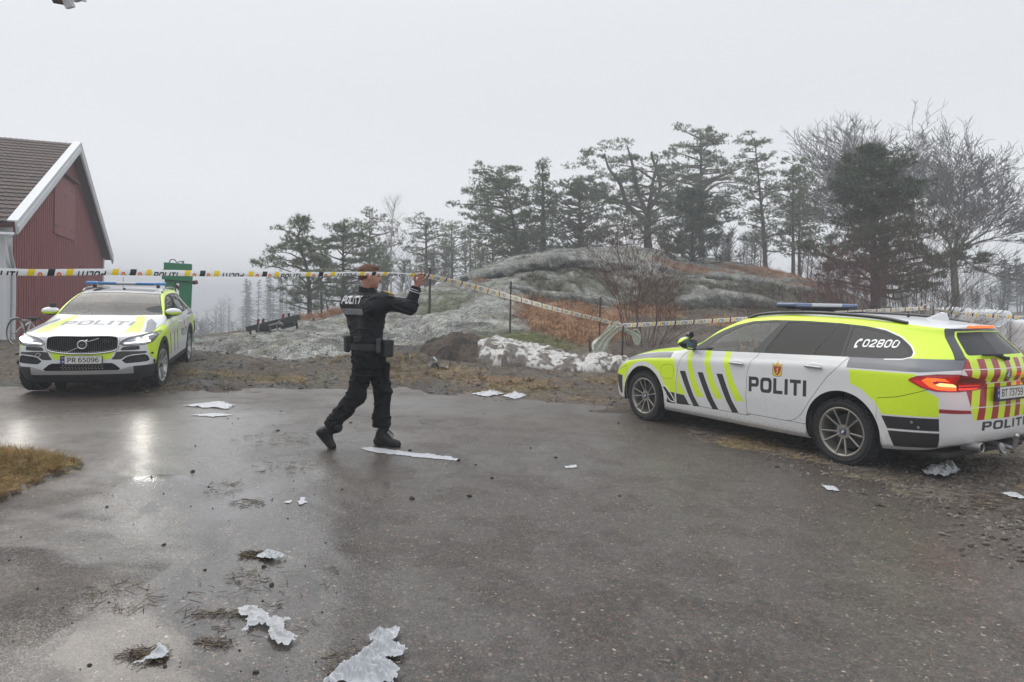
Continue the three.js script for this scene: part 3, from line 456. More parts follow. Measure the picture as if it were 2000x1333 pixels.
pine({ px: 1561, d: 43, top: 322, cb: 500, l: 1528, r: 1616, w: 6, seed: 15, limbs: 40, dens: 16, shape: (u) => Math.pow(1 - u, .6), col: midG, label: 'right one of the close twin pines by the bare tree' });
pine({ px: 1712, d: 27, top: 284, cb: 565, l: 1612, r: 1850, w: 17, tx: 1700, seed: 16, limbs: 92, dens: 30, pad: .30, flat: .22, ts: .9, shape: prof([.8, 1, .85, .66, .5, .55, .5, .34, .10]), col: darkG, label: 'large dark green pine in front of the bare tree, behind the right car' });
pine({ px: 1206, d: 58, top: 420, cb: 505, l: 1150, r: 1250, w: 6, seed: 17, limbs: 26, dens: 11, shape: oval, col: lightG, label: 'low faint pine seen under the limbs of the giant pine' });
pine({ px: 962, d: 52, top: 455, cb: 530, l: 925, r: 1010, w: 6, seed: 18, limbs: 26, dens: 13, shape: oval, col: lightG, label: 'low hazy pine under the left side of the broad pine' });

function bare(o) { // leafless tree: limbs that keep forking
  const r = rng(o.seed), base = o.base || groundAt(o.px, o.d), m = o.d / F, t = thing(o.name, o.label, o.cat, base, o.group), tw = twigs(), fine = twigs();
  const grow = (p, d, len, rad, lv) => {
    const n = lv < 3 ? 5 : 3, pts = [p]; let q = p, dir = d.clone(), rr = rad;
    for (let k = 0; k < n; k++) { dir.add(V((r() - .5) * o.wig, (r() - .5) * o.wig + (o.droop || 0) * (lv > 1 ? 1 : 0), (r() - .5) * o.wig)).normalize(); const e = q.clone().addScaledVector(dir, len / n), r2 = Math.max(o.minR || .004, rr * (lv < 2 ? .90 : .78)); (rad > .02 ? tw : fine).seg(q, e, rr, r2, rad > .05 ? 6 : 3); q = e; rr = r2; pts.push(e); if (lv < o.levels && k > 0 && r() < (o.sideP ?? .75)) { const a = r() * 6.28, s = dir.clone().multiplyScalar(.75).add(V(Math.cos(a), (r() - .25) * .8, Math.sin(a) * .8).multiplyScalar(.7)).normalize(); grow(q, s, len * (lv > 2 ? .38 + .22 * r() : .5 + .25 * r()), rr * .55, lv + 1); } }
    if (lv === o.levels && o.fuzz) for (let k = 0; k < o.fuzz; k++) { const a = r() * 6.28, s = pts[1 + Math.floor(r() * (pts.length - 1))]; fine.seg(s, s.clone().addScaledVector(dir.clone().add(V(Math.cos(a), r() - .3, Math.sin(a)).multiplyScalar(.8)).normalize(), len * (.3 + .4 * r())), Math.max(rr, .013), .009, 3); }
    if (lv < o.levels) { const f = lv === 0 ? 0 : 2; for (let k = 0; k < f; k++) { const a = r() * 6.28, s = dir.clone().add(V(Math.cos(a) * .6, (r() - .4) * .4, Math.sin(a) * .6).multiplyScalar(.9)).normalize(); grow(q, s, len * (.62 + .2 * r()), rr * .8, lv + 1); } }
  };
  o.stems(grow, (px, py, dz = 0) => at(px, py, o.d + dz).sub(base), tw, r);
  if (tw.n) mesh(o.big || 'branches', tw.geo(), o.mat, t); if (fine.n) mesh('twigs', fine.geo(), o.fineMat || o.mat, t).userData.kind = 'stuff'; return t;
}
// the great bare tree behind the dark pine, and its neighbour
const farBark = mat(.105, .095, .085, .95);
bare({ name: 'bare_tree', cat: 'bare tree', label: 'great leafless tree spreading behind the dark green pine', d: 47, px: 1722, seed: 31, wig: .30, levels: 5, fuzz: 2, minR: .014, mat: farBark, group: null, sideP: .92, stems(grow, P, tw, r) {
  const c = P(1728, 470); tw.line([P(1722, 612), P(1722, 560), P(1726, 510), c], .36, .27, 9);
  for (const [x, y, s] of [[1610, 330, 1], [1590, 400, .8], [1680, 300, 1.1], [1735, 290, 1.15], [1790, 300, 1.1], [1835, 360, .9], [1640, 360, .9], [1760, 320, 1], [1700, 330, .9], [1580, 450, .6]]) { const e = P(x, y, (r() - .5) * 4), d = e.clone().sub(c); grow(c.clone().addScaledVector(d, r() * .1), d.clone().normalize(), d.length() * .50, .15 * s, 1); }
} });
bare({ name: 'bare_tree', cat: 'bare tree', label: 'second leafless tree reaching out of the picture at far right', d: 41, px: 1868, seed: 32, wig: .30, levels: 5, fuzz: 2, minR: .014, mat: farBark, sideP: .92, stems(grow, P, tw, r) {
  const c = P(1862, 500); tw.line([P(1868, 620), P(1866, 560), c], .24, .18, 8);
  for (const [x, y, s] of [[1880, 350, 1], [1930, 330, 1], [1970, 390, 1], [1990, 450, .9], [1850, 380, .9], [1985, 520, .7], [1920, 420, .8], [1830, 440, .6], [2010, 350, .7]]) { const e = P(x, y, (r() - .5) * 3), d = e.clone().sub(c); grow(c.clone(), d.clone().normalize(), d.length() * .50, .10 * s, 1); }
} });
bare({ name: 'birch_tree', cat: 'birch', label: 'pale thin birch without leaves above the arm of the officer', d: 46, px: 764, seed: 33, wig: .22, levels: 3, mat: paleBark, fineMat: mat(.14, .11, .10, .95), stems(grow, P, tw, r) {
  const pts = [P(764, 590), P(763, 520), P(764, 460), P(768, 415), P(772, 392)]; tw.line(pts, .075, .02, 6);
  for (let k = 0; k < 34; k++) { const u = .22 + .76 * k / 34, c = new THREE.CatmullRomCurve3(pts).getPoint(u), a = r() * 6.28; grow(c, V(Math.cos(a) * .7, .9, Math.sin(a) * .7).normalize(), 1.25 * (1.15 - u) + .25, .02, 2); }
} });
for (const [px, d, top, sd, lab, w] of [[742, 44, 470, 34, 'tangled leafless shrub behind the collar of the officer', 60], [800, 52, 462, 35, 'leafless thicket between the birch and the flat topped pine', 70], [1440, 62, 430, 36, 'faint leafless tree between the young pine and the leaning pine', 80], [690, 42, 500, 37, 'bare thin sapling between the two left pines', 40]])
  bare({ name: 'bare_shrub', cat: 'shrub', label: lab, d, px, seed: sd, wig: .3, levels: 3, mat: mat(.11, .09, .085, .95), stems(grow, P, tw, r) { for (let k = 0; k < 9; k++) { const b = P(px + (r() - .5) * w * .6, 590 - (d > 55 ? 80 : 0), r() * 2), e = P(px + (r() - .5) * w * 1.3, top + r() * 60), q = e.clone().sub(b); b.y = -.2; grow(b, q.clone().normalize(), q.length() * .62, .035, 1); } } });
// bushes near the yard: many stems from one root
function bush(o) {
  return bare({ ...o, name: 'bush', cat: 'bush', stems(grow, P, tw, r) {
    for (let k = 0; k < o.n; k++) { const u = (k + r()) / o.n, b = V((u - .5) * o.foot, -.1, (r() - .5) * o.foot * .6), e = P(lerp(o.l, o.r, u) + (r() - .5) * 26, lerp(o.top, o.mid, Math.pow(Math.abs(u - o.peak) * 1.7, 1.4)) + r() * 60, (r() - .5) * o.foot * 1.6), q = e.clone().sub(b); grow(b, q.clone().normalize(), q.length() * .72, o.rad * (.5 + .8 * r()), 1); }
  } });
}
bush({ label: 'large reddish brown leafless bush behind the tape beside the right car', d: 17.2, px: 1258, l: 1178, r: 1350, top: 480, mid: 575, peak: .25, n: 30, foot: 1.0, rad: .011, seed: 41, wig: .2, levels: 3, mat: redBark, sideP: .5 });
bush({ label: 'dense red stemmed bush left of the trunk of the dark pine', d: 24, px: 1662, l: 1598, r: 1722, top: 500, mid: 560, peak: .5, n: 60, foot: 1.2, rad: .010, seed: 42, wig: .16, levels: 3, mat: mat(.13, .045, .045, .9), sideP: .5 });
bush({ label: 'wide fan of brown stems right of the dark pine trunk', d: 20.5, px: 1800, l: 1690, r: 1930, top: 455, mid: 560, peak: .35, n: 44, foot: 1.3, rad: .018, seed: 43, wig: .2, levels: 3, mat: brownBark, sideP: .6 });
bush({ label: 'thin sparse stems growing in front of the mossy rock above the right car', d: 20, px: 1480, l: 1440, r: 1530, top: 530, mid: 580, peak: .5, n: 7, foot: .8, rad: .009, seed: 44, wig: .2, levels: 2, mat: redBark, sideP: .5 });
bush({ label: 'low twiggy red sapling in front of the white wrapped bales', d: 16.5, px: 1966, l: 1940, r: 1992, top: 610, mid: 640, peak: .5, n: 8, foot: .3, rad: .007, seed: 45, wig: .25, levels: 2, mat: redBark, sideP: .6 });
bush({ label: 'low tangle of red stems under the mossy rock left of the large pine', d: 22, px: 1585, l: 1545, r: 1640, top: 530, mid: 580, peak: .5, n: 18, foot: 1, rad: .008, seed: 46, wig: .2, levels: 2, mat: mat(.12, .05, .045, .9), sideP: .5 });
bush({ label: 'small leafless bush beside the farm trailer', d: 24, px: 428, l: 412, r: 446, top: 640, mid: 655, peak: .5, n: 12, foot: .4, rad: .008, seed: 47, wig: .25, levels: 2, mat: mat(.16, .08, .07, .9), sideP: .5 });
{ // barberry with dry red leaves
  const b = groundAt(1492, 19.5), t = thing('bush', 'low barberry with red dry leaves just above the windscreen of the right car', 'bush', b), tw = twigs(), r = rng(48), L = [];
  for (let k = 0; k < 40; k++) { const p = V((r() - .5) * 1.6, -.05, (r() - .5) * .5), e = p.clone().add(V((r() - .5) * .9, .35 + r() * .5, (r() - .5) * .5)); tw.seg(p, e, .007, .003, 3); for (let q = 0; q < 9; q++) { const c = p.clone().lerp(e, .3 + .7 * r()).add(V((r() - .5) * .1, (r() - .5) * .1, (r() - .5) * .1)), v = .6 + r() * .8; L.push({ m: M4(c, [r() * 6, r() * 6, r() * 6], [.3, .3, .3]), c: rgb(.22 * v, .035 * v, .03 * v) }); } }
  mesh('stems', tw.geo(), redBark, t); scatter('leaves', tuft(5, .1, .03, 1.4, 4), needleMat, L, t);
}
// the mist-veiled wood in the valley and at the far right
function wood(name, label, list, seed) {
  const tw = twigs(), r = rng(seed);
  for (const [px, d, top, n, conif] of list) for (let k = 0; k < n; k++) {
    const q = px + (r() - .5) * 60, dd = d + (r() - .5) * 16, x = (q - 1000) / F * dd, b = V(x, hG(x, dd) - .3, -dd), y = at(q, top + r() * 34, dd).y, h = y - b.y; if (h < 1) continue; const p = b.clone().add(V((r() - .5) * .8, h, 0)); tw.seg(b, p, .02 + h * .011, .02, 5);
    const m = conif ? 190 : 60; for (let z = 0; z < m; z++) { const u = .12 + .88 * Math.sqrt(r()), c = b.clone().lerp(p, u), a = r() * 6.28, R = conif ? (h * .2 * (1.05 - u) + .25) * (.4 + .8 * r()) : h * .16 * (1.2 - u) + .3; tw.seg(c, c.clone().add(V(Math.cos(a) * R, (conif ? -.45 + .7 * r() : .8) * R * (.5 + r()), Math.sin(a) * R)), conif ? .055 : .03, .01, 3); }
  }
  return solo(name, tw.geo(), mat(.06, .065, .055, .95), label, null, null, 'stuff');
}
wood('misty_wood', 'pale wood fading into the fog beyond the left slope', [[505, 120, 530, 9, 1], [560, 130, 520, 7, 1], [450, 150, 580, 9, 0], [410, 135, 600, 8, 0], [395, 95, 622, 10, 0], [470, 90, 628, 9, 0], [620, 125, 540, 6, 1], [690, 110, 530, 5, 1]], 51);
wood('misty_wood', 'grey wood fading into the fog behind the bales at far right', [[1985, 85, 505, 8, 1], [1930, 80, 560, 9, 0], [1860, 80, 560, 8, 0], [2060, 80, 520, 8, 1], [1780, 75, 560, 8, 0], [1650, 70, 520, 7, 0]], 52);
wood('misty_wood', 'thin grey saplings seen between the pines behind the ridge', [[1420, 66, 440, 8, 0], [1470, 64, 430, 7, 0], [1320, 70, 430, 5, 0], [860, 62, 470, 7, 0], [930, 66, 470, 6, 0], [1100, 64, 470, 6, 0], [760, 58, 500, 6, 0], [1590, 60, 450, 5, 0]], 53);

// ------------------------------------------------------------------ the red barn
const barn = (() => {
  const A = at(4, 672, 18); A.y = .2; const dir = V(-.381, 0, -.924), out = V(.924, 0, -.381); // along the gable, and out of the gable
  const o = thing('red_barn', 'red boarded barn with white gable trim and tiled roof at left', 'barn'); o.applyMatrix4(new THREE.Matrix4().makeBasis(dir, V(0, 1, 0), V().crossVectors(dir, V(0, 1, 0))).setPosition(A));
  // local: x along the gable (0 near corner .. W far), y up, z: out of the gable is n
  const W = 15, E0 = 3.3, R0 = 6.85, n = V().crossVectors(dir, V(0, 1, 0)).dot(out) > 0 ? 1 : -1, L = 9;
  const red = new THREE.MeshStandardMaterial({ color: rgb(.27, .062, .062), roughness: .75, map: tile(128, (i, j) => { const v = .84 + .14 * pnoise(i / 3, j / 30, 43, 201) + .06 * pnoise(i / 16, j / 16, 8, 202); return [v, v * .99, v * .99]; }) }), white = mat(.62, .63, .645, .55), conc = mat(.13, .125, .12, .9), tileM = [[.072, .048, .041], [.084, .056, .047], [.062, .045, .040]].map((c) => mat(...c, .8));
  const roofY = (x) => E0 + (R0 - E0) * (1 - Math.abs(x - W / 2) / (W / 2));
  const s = new THREE.Shape([[0, .25], [W, .25], [W, E0], [W / 2, R0], [0, E0]].map((p) => new THREE.Vector2(...p)));
  mesh('wall', [xf(new THREE.ExtrudeGeometry(s, { depth: L, bevelEnabled: false }), [0, 0, n > 0 ? -L : 0])], red, o);
  const hatchX = [5.2, 8.4], hatchY = [3.55, 5.65];
  const bd = []; for (let x = .12; x < W - .1; x += .26) { const y0 = x > hatchX[0] - .1 && x < hatchX[1] ? hatchY[1] + .1 : .28, top = roofY(x) - .05; if (x > hatchX[0] - .1 && x < hatchX[1]) { bd.push(xf(rbox(.17, hatchY[0] - .30, .028, .004, 1), [x, (hatchY[0] + .28) / 2, n * .018])); } if (top > y0) bd.push(xf(rbox(.17, top - y0, .028, .004, 1), [x, (top + y0) / 2, n * .018])); }
  mesh('wall_boards', bd, red, o).userData.kind = 'stuff';
  mesh('foundation', [xf(rbox(W + .04, .5, .1, .02), [W / 2, .02, n * .02]), xf(rbox(.1, .5, L, .02), [-.02, .02, -n * L / 2])], conc, o);
  mesh('corner_board', [xf(rbox(.62, 3.2, .05, .008), [.20, 1.85, n * .045]), xf(rbox(.05, 3.2, .5, .008), [-.03, 1.85, -n * .2])], white, o);
  mesh('corner_board', [xf(rbox(.20, 3.0, .05, .008), [W - .08, 1.75, n * .045])], white, o);
  // hatch: two boarded leaves with strap hinges
  for (const k of [0, 1]) { const a = lerp(hatchX[0], hatchX[1], k / 2) + .01, b = lerp(hatchX[0], hatchX[1], (k + 1) / 2) - .01, d = mesh('hatch_door', [xf(rbox(b - a, hatchY[1] - hatchY[0], .04, .006), [(a + b) / 2, (hatchY[0] + hatchY[1]) / 2, n * .05])], mat(.22, .055, .056, .7), o);
    for (const y of [hatchY[0] + .3, hatchY[1] - .3]) mesh('hinge', [xf(rbox(.62, .05, .012, .003), [k ? b - .36 : a + .36, y, n * .076])], mat(.06, .03, .03, .6), d); if (k === 0) mesh('handle', [xf(rbox(.16, .06, .03, .01), [b - .05, 5.0, n * .08])], mat(.03, .025, .025, .6), d); }
  mesh('hatch_hood', [xf(rbox(3.5, .07, .22, .01), [6.8, hatchY[1] + .08, n * .1])], mat(.10, .03, .03, .7), o);
  // roof: slabs, bargeboards, tiles one by one over the part that shows
  const sl = Math.hypot(W / 2, R0 - E0), pitch = Math.atan2(R0 - E0, W / 2), over = .34, eav = .36;
  const roof = new THREE.Group(); roof.name = 'roof'; o.add(roof);
  const slab = (k) => xf(rbox(sl + eav, .10, L + over, .01), [W / 2 + k * (sl + eav) / 2 * Math.cos(pitch), R0 + .10 - (sl + eav) / 2 * Math.sin(pitch), n * (over - L) / 2], [0, 0, -k * pitch]);
  mesh('roof_deck', [slab(-1), slab(1)], mat(.10, .035, .035, .8), roof);
  mesh('roof_cover', [-1, 1].map((k) => xf(rbox(sl + eav, .03, k < 0 ? L + over - 5.4 : L + over, .01), [W / 2 + k * (sl + eav) / 2 * Math.cos(pitch) + k * .02, R0 + .18 - (sl + eav) / 2 * Math.sin(pitch), k < 0 ? n * (-5.4 - L + over) / 2 - n * 0 : n * (over - L) / 2], [0, 0, -k * pitch])), tileM[0], roof);
  const tg = (() => { const g = new THREE.PlaneGeometry(.335, .42, 12, 1), p = g.attributes.position; g.rotateX(-Math.PI / 2); for (let i = 0; i < p.count; i++) { const u = (p.getX(i) / .335 + .5) * 2, w = .5 - .5 * Math.cos((u % 1) * 6.2832); p.setY(i, .018 * w + (p.getZ(i) > 0 ? .036 : .0)); } const lip = new THREE.PlaneGeometry(.335, .03, 12, 1), q = lip.attributes.position; for (let i = 0; i < q.count; i++) { const u = (q.getX(i) / .335 + .5) * 2, w = .5 - .5 * Math.cos((u % 1) * 6.2832), t = q.getY(i) > 0 ? 1 : 0; q.setXYZ(i, q.getX(i), .018 * w + (t ? .036 : .012), .21); } g.computeVertexNormals(); lip.computeVertexNormals(); return merge([g, lip]); })();
  const rows = Math.floor((sl + eav) / .345), r = rng(77);
  for (let j = 0; j < rows; j++) for (let i = 0; i < 12; i++) { // near slope: from the ridge down to the eaves
    const dd = .19 + j * .345, t = mesh('tile', tg, tileM[Math.floor(r() * 3)], roof), x = W / 2 - dd * Math.cos(pitch) - .1 * Math.sin(pitch) * 0, y = R0 + .19 - dd * Math.sin(pitch), z = n * (over - .36 - i * .333);
    t.matrixAutoUpdate = true; const ux = V(0, 0, -n), uz = V(-Math.cos(pitch), -Math.sin(pitch), 0), uy = V().crossVectors(uz, ux); if (uy.y < 0) { ux.negate(); uy.crossVectors(uz, ux); } t.setRotationFromMatrix(new THREE.Matrix4().makeBasis(ux, uy, uz)); t.position.set(x, y, z);
  }
  for (let i = 0; i < 15; i++) mesh('ridge_tile', [xf(new THREE.CylinderGeometry(.13, .14, .42, 14, 1, true, -Math.PI / 2, Math.PI).rotateX(Math.PI / 2).rotateZ(Math.PI / 2 * 0), [W / 2, R0 + .12, n * (over - .25 - i * .38)], [0, 0, 0])], tileM[i % 3], roof);
  for (const k of [-1, 1]) { // bargeboards with a cap board over the tiles
    const c = V(W / 2 + k * (sl + eav) / 2 * Math.cos(pitch), R0 + .06 - (sl + eav) / 2 * Math.sin(pitch), n * (over + .02));
    mesh('bargeboard', [xf(rbox(sl + eav + .1, .34, .045, .006), c, [0, 0, -k * pitch]), xf(rbox(sl + eav + .1, .04, .24, .006), [c.x + k * .1 * Math.sin(pitch) + .0, c.y + .19 * Math.cos(pitch) + .012, n * (over - .06)], [0, 0, -k * pitch]), xf(rbox(sl + eav, .16, .03, .005), [c.x, c.y - .04, n * (over + .05)], [0, 0, -k * pitch])], white, roof);
  }
  mesh('gutter', [xf(new THREE.CylinderGeometry(.075, .075, L + over, 14, 1, true, Math.PI / 2, Math.PI).rotateX(Math.PI / 2), [-eav * Math.cos(pitch) - .08, E0 - .30, n * (over - L) / 2]), ], mat(.55, .56, .57, .5, { side: THREE.DoubleSide }), o);
  mesh('downpipe', [tube([V(-eav * Math.cos(pitch) - .08, E0 - .36, n * .25), V(-.35, E0 - .55, n * .22), V(.10, E0 - .95, n * .16), V(.40, E0 - 1.15, n * .13), V(.42, E0 - 1.4, n * .13)], .05, 24, 10), bar(V(.42, E0 - 1.4, n * .13), V(.42, -.1, n * .13), .052, .052, 12), xf(new THREE.TorusGeometry(.055, .012, 6, 16).rotateX(Math.PI / 2), [.42, 1.2, n * .13])], mat(.60, .61, .62, .45), o);
  return o;
})();
// ------------------------------------------------------------------ the house the photographer stands beside: only its eaves corner hangs into the picture
{
  const o = thing('white_house', 'white trimmed roof corner of a house hanging in at top left', 'house', V(-4.5, 0, -5.1)), white = mat(.66, .67, .68, .5), dk = mat(.07, .035, .035, .7);
  mesh('wall', [xf(rbox(5, 3.9, .2, .01), [-2.62, 1.95, -.15]), xf(rbox(.2, 4.4, 9.5, .01), [-.15, 2.2, 4.6])], white, o);
  const roof = new THREE.Group(); roof.name = 'roof'; o.add(roof);
  const c = at(127, 30, 5.2).sub(o.position); // lowest point of the bargeboard
  const dir = V(-.30, .88, 0).normalize().setZ(.36).normalize();
  const up = (a, b, w, h, m, nme) => mesh(nme, [beam(a, b, w, h, .006, V(0, 0, 1))], m, roof);
  const far = c.clone().addScaledVector(dir, 3.4);
  up(c.clone().add(V(-.02, .08, .02)), far.clone().add(V(-.02, .08, .02)), .04, .16, dk, 'roof_edge'); up(c.clone().add(V(.035, .06, -.01)), far.clone().add(V(.035, .06, -.01)), .06, .05, white, 'bargeboard'); up(c.clone().add(V(.085, .115, -.02)), far.clone().add(V(.085, .115, -.02)), .05, .05, mat(.4, .41, .41, .5), 'gutter'); up(c.clone().add(V(.125, .12, -.03)), far.clone().add(V(.125, .12, -.03)), .02, .06, white, 'fascia');
  mesh('roof_deck', [beam(c.clone().add(V(-1.2, .75, .9)), far.clone().add(V(-1.2, .75, .9)), 2.4, .10, .01, V(.3, .9, .2))], dk, roof);
}

// ------------------------------------------------------------------ cars: one smooth shell per car, cut along its panel lines
const LIME = '#d3f01e', LIMEL = [.62, .86, .02];
const paint = (map) => new THREE.MeshPhysicalMaterial({ color: 0xffffff, map, roughness: .42, clearcoat: .7, clearcoatRoughness: .16 });
const CAR = {
  white: new THREE.MeshPhysicalMaterial({ color: rgb(.67, .68, .69), roughness: .4, clearcoat: .7, clearcoatRoughness: .16 }),
  lime: new THREE.MeshPhysicalMaterial({ color: rgb(...LIMEL), roughness: .45, clearcoat: .5, clearcoatRoughness: .2 }),
  trim: mat(.018, .018, .02, .45), matt: mat(.03, .03, .032, .75), gloss: new THREE.MeshPhysicalMaterial({ color: rgb(.012, .012, .014), roughness: .14, clearcoat: .4 }),
  gap: mat(.01, .01, .01, .9), rubber: mat(.017, .017, .018, .82), inside: mat(.03, .031, .034, .85), lining: mat(.30, .30, .29, .9),
  tint: new THREE.MeshPhysicalMaterial({ color: rgb(.009, .010, .011), roughness: .05, specularIntensity: .6 }),
  glass: new THREE.MeshPhysicalMaterial({ color: rgb(.58, .68, .66), roughness: .03, transmission: 1, thickness: 0, ior: 1.5, side: THREE.DoubleSide }),
  chrome: mat(.62, .62, .62, .16, { metalness: 1 }), satin: mat(.42, .42, .43, .33, { metalness: .9 }), silver: mat(.36, .355, .345, .38, { metalness: .75 }), dark: mat(.05, .05, .052, .5, { metalness: .4 }),
  lens: new THREE.MeshPhysicalMaterial({ color: rgb(.92, .94, .96), roughness: .04, transmission: 1, thickness: 0, ior: 1.45 }),
  blue: new THREE.MeshPhysicalMaterial({ color: rgb(.03, .20, .50), roughness: .15, clearcoat: .6 }), paleblue: new THREE.MeshPhysicalMaterial({ color: rgb(.12, .17, .30), roughness: .12, clearcoat: .6 }),
  clear: new THREE.MeshPhysicalMaterial({ color: rgb(.5, .52, .54), roughness: .15, clearcoat: .6 }),
  red: new THREE.MeshPhysicalMaterial({ color: rgb(.30, .008, .012), roughness: .1, clearcoat: .8 }), skid: mat(.45, .45, .45, .4, { metalness: .35 }),
};
function shell(net, nu, nv) { // net: rows of {x, y, z}, each with one value per station; returns the left half (z < 0)
  const rows = net.length, st = net[0].x.length, v = [], i = [];
  const cols = { x: [], y: [], z: [] };
  const P = (s, r) => ['x', 'y', 'z'].map((c) => hermite(net.map((R) => hermite(R[c], s)), r));
  const us = [], vs = [];
  for (let k = 0; k < st - 1; k++) for (let q = 0; q < nu; q++) us.push(k + q / nu); us.push(st - 1);
  for (let k = 0; k < rows - 1; k++) for (let q = 0; q < nv; q++) vs.push(k + q / nv); vs.push(rows - 1);
  for (const s of us) { const A = net.map((R) => [hermite(R.x, s), hermite(R.y, s), hermite(R.z, s)]); const c = [0, 1, 2].map((q) => A.map((a) => a[q])); for (const r of vs) v.push(hermite(c[0], r), hermite(c[1], r), -hermite(c[2], r), 0, 0, 0, s, r); }
  const n = vs.length, m = us.length;
  for (let a = 0; a + 1 < m; a++) for (let b = 0; b + 1 < n; b++) { const p = a * n + b; i.push(p, p + 1, p + n, p + 1, p + n + 1, p + n); }
  for (let a = 0; a < m; a++) for (let b = 0; b < n; b++) {
    const w = (a * n + b) * 8, g = (x, y) => { const o = (clamp(x, 0, m - 1) * n + clamp(y, 0, n - 1)) * 8; return V(v[o], v[o + 1], v[o + 2]); };
    let A = g(a + 1, b).sub(g(a - 1, b)), B = g(a, b + 1).sub(g(a, b - 1));
    if (a === 0 || a === m - 1) A = V(0, 0, a ? 1 : -1); if (b === n - 1) B = V(0, 0, 1);
    const N = A.cross(B).normalize(); v[w + 3] = -N.x; v[w + 4] = -N.y; v[w + 5] = -N.z;
  }
  // which way is out: the side must look to -z
  const mid = ((m >> 1) * n + 3 * nv) * 8; if (v[mid + 5] > 0) { for (let k = 0; k < v.length; k += 8) { v[k + 3] *= -1; v[k + 4] *= -1; v[k + 5] *= -1; } for (let k = 0; k < i.length; k += 3) [i[k + 1], i[k + 2]] = [i[k + 2], i[k + 1]]; }
  return { v, i };
}
function probe(g, a, b, c) { // height of sheet g over the (a, b) axes: returns coordinate c and normal at a place
  const T = g.i, v = g.v;
  return (p, q, want = () => true) => {
    let best = null;
    for (let t = 0; t < T.length; t += 3) {
      const A = T[t] * 8, B = T[t + 1] * 8, C = T[t + 2] * 8; if (Math.min(v[A + a], v[B + a], v[C + a]) > p || Math.max(v[A + a], v[B + a], v[C + a]) < p || Math.min(v[A + b], v[B + b], v[C + b]) > q || Math.max(v[A + b], v[B + b], v[C + b]) < q) continue;
      const d = (v[B + b] - v[C + b]) * (v[A + a] - v[C + a]) + (v[C + a] - v[B + a]) * (v[A + b] - v[C + b]); if (Math.abs(d) < 1e-12) continue;
      const l = ((v[B + b] - v[C + b]) * (p - v[C + a]) + (v[C + a] - v[B + a]) * (q - v[C + b])) / d, m = ((v[C + b] - v[A + b]) * (p - v[C + a]) + (v[A + a] - v[C + a]) * (q - v[C + b])) / d, n = 1 - l - m; if (l < -1e-6 || m < -1e-6 || n < -1e-6) continue;
      const h = l * v[A + c] + m * v[B + c] + n * v[C + c]; if (want(h) && (best === null || Math.abs(h) > Math.abs(best))) best = h;
    }
    return best;
  };
}
function wheel(parent, x, y, z, R, w, rim, style, side) { // side -1 left, 1 right; parts of one wheel stand under it
  const g = new THREE.Group(); g.name = 'wheel'; g.position.set(x, y, z); parent.add(g); const k = w / 2;
  const prof = [[rim - .012, -k * .8], [rim + .012, -k * .92], [rim + .045, -k], [R - .045, -k * .98], [R - .016, -k * .86], [R - .004, -k * .6], [R, 0], [R - .004, k * .6], [R - .016, k * .86], [R - .045, k * .98], [rim + .045, k], [rim + .012, k * .92], [rim - .012, k * .8]].map((p) => new THREE.Vector2(...p));
  const tread = []; for (let q = 0; q < 72; q++) for (const s of [-1, 1]) { const a = q / 72 * 6.2832 + (s > 0 ? .04 : 0); tread.push(xf(rbox(.016, .012, k * .62, .003, 1), [Math.cos(a) * (R - .001), Math.sin(a) * (R - .001), s * k * .5], [0, 0, a + Math.PI / 2])); tread.push(xf(rbox(.018, .02, .012, .003, 1), [Math.cos(a) * (R - .02), Math.sin(a) * (R - .02), s * k * .93], [0, 0, a + Math.PI / 2])); }
  const lathe = (p, n = 56) => new THREE.LatheGeometry(p, n).rotateX(Math.PI / 2);
  mesh('tyre', [lathe(prof), ...tread], CAR.rubber, g);
  const o = side * k * .78, out = (d) => o - side * d; // outwards face of the rim
  const r = [lathe([[rim - .03, -k * .7], [rim - .035, 0], [rim - .02, k * .55], [rim - .012, k * .80], [rim + .004, k * .86], [rim + .006, k * .93], [rim - .010, k * .93], [rim - .018, k * .82]].map((p) => new THREE.Vector2(p[0], p[1] * side)))];
  const sp = style.spokes;
  for (let q = 0; q < sp; q++) for (const s of [-1, 1]) {
    const a = q / sp * 6.2832 + (style.turn || 0), a0 = a + s * style.root, a1 = a + s * style.tip, A = V(Math.cos(a0) * .052, Math.sin(a0) * .052, out(.030)), B = V(Math.cos(a1) * (rim - .014), Math.sin(a1) * (rim - .014), out(-.010));
    r.push(beam(A, B, style.w, .022, .005, V(0, 0, 1)));
  }
  r.push(xf(new THREE.CylinderGeometry(.066, .072, .03, 20).rotateX(Math.PI / 2), [0, 0, out(.03)]));
  mesh('rim', r, style.mat, g);
  mesh('brake_disc', [xf(new THREE.CylinderGeometry(rim * .72, rim * .72, .02, 32).rotateX(Math.PI / 2), [0, 0, out(.11)]), xf(rbox(.09, .2, .07, .02), [-rim * .55, .03, out(.10)])], CAR.dark, g);
  mesh('hub_cap', [xf(new THREE.CylinderGeometry(.032, .034, .012, 24).rotateX(Math.PI / 2), [0, 0, out(.012)])], CAR.gloss, g);
  for (let q = 0; q < 5; q++) { const a = q / 5 * 6.2832 + .6; mesh('wheel_bolt', xf(new THREE.CylinderGeometry(.011, .011, .02, 6).rotateX(Math.PI / 2), [Math.cos(a) * .058, Math.sin(a) * .058, out(.016)]), CAR.satin, g); }
  if (style.cap) mesh('emblem', xf(new THREE.CircleGeometry(.028, 24), [0, 0, out(.0045)], [0, side < 0 ? Math.PI : 0, 0]), style.cap, g);
  return g;
}
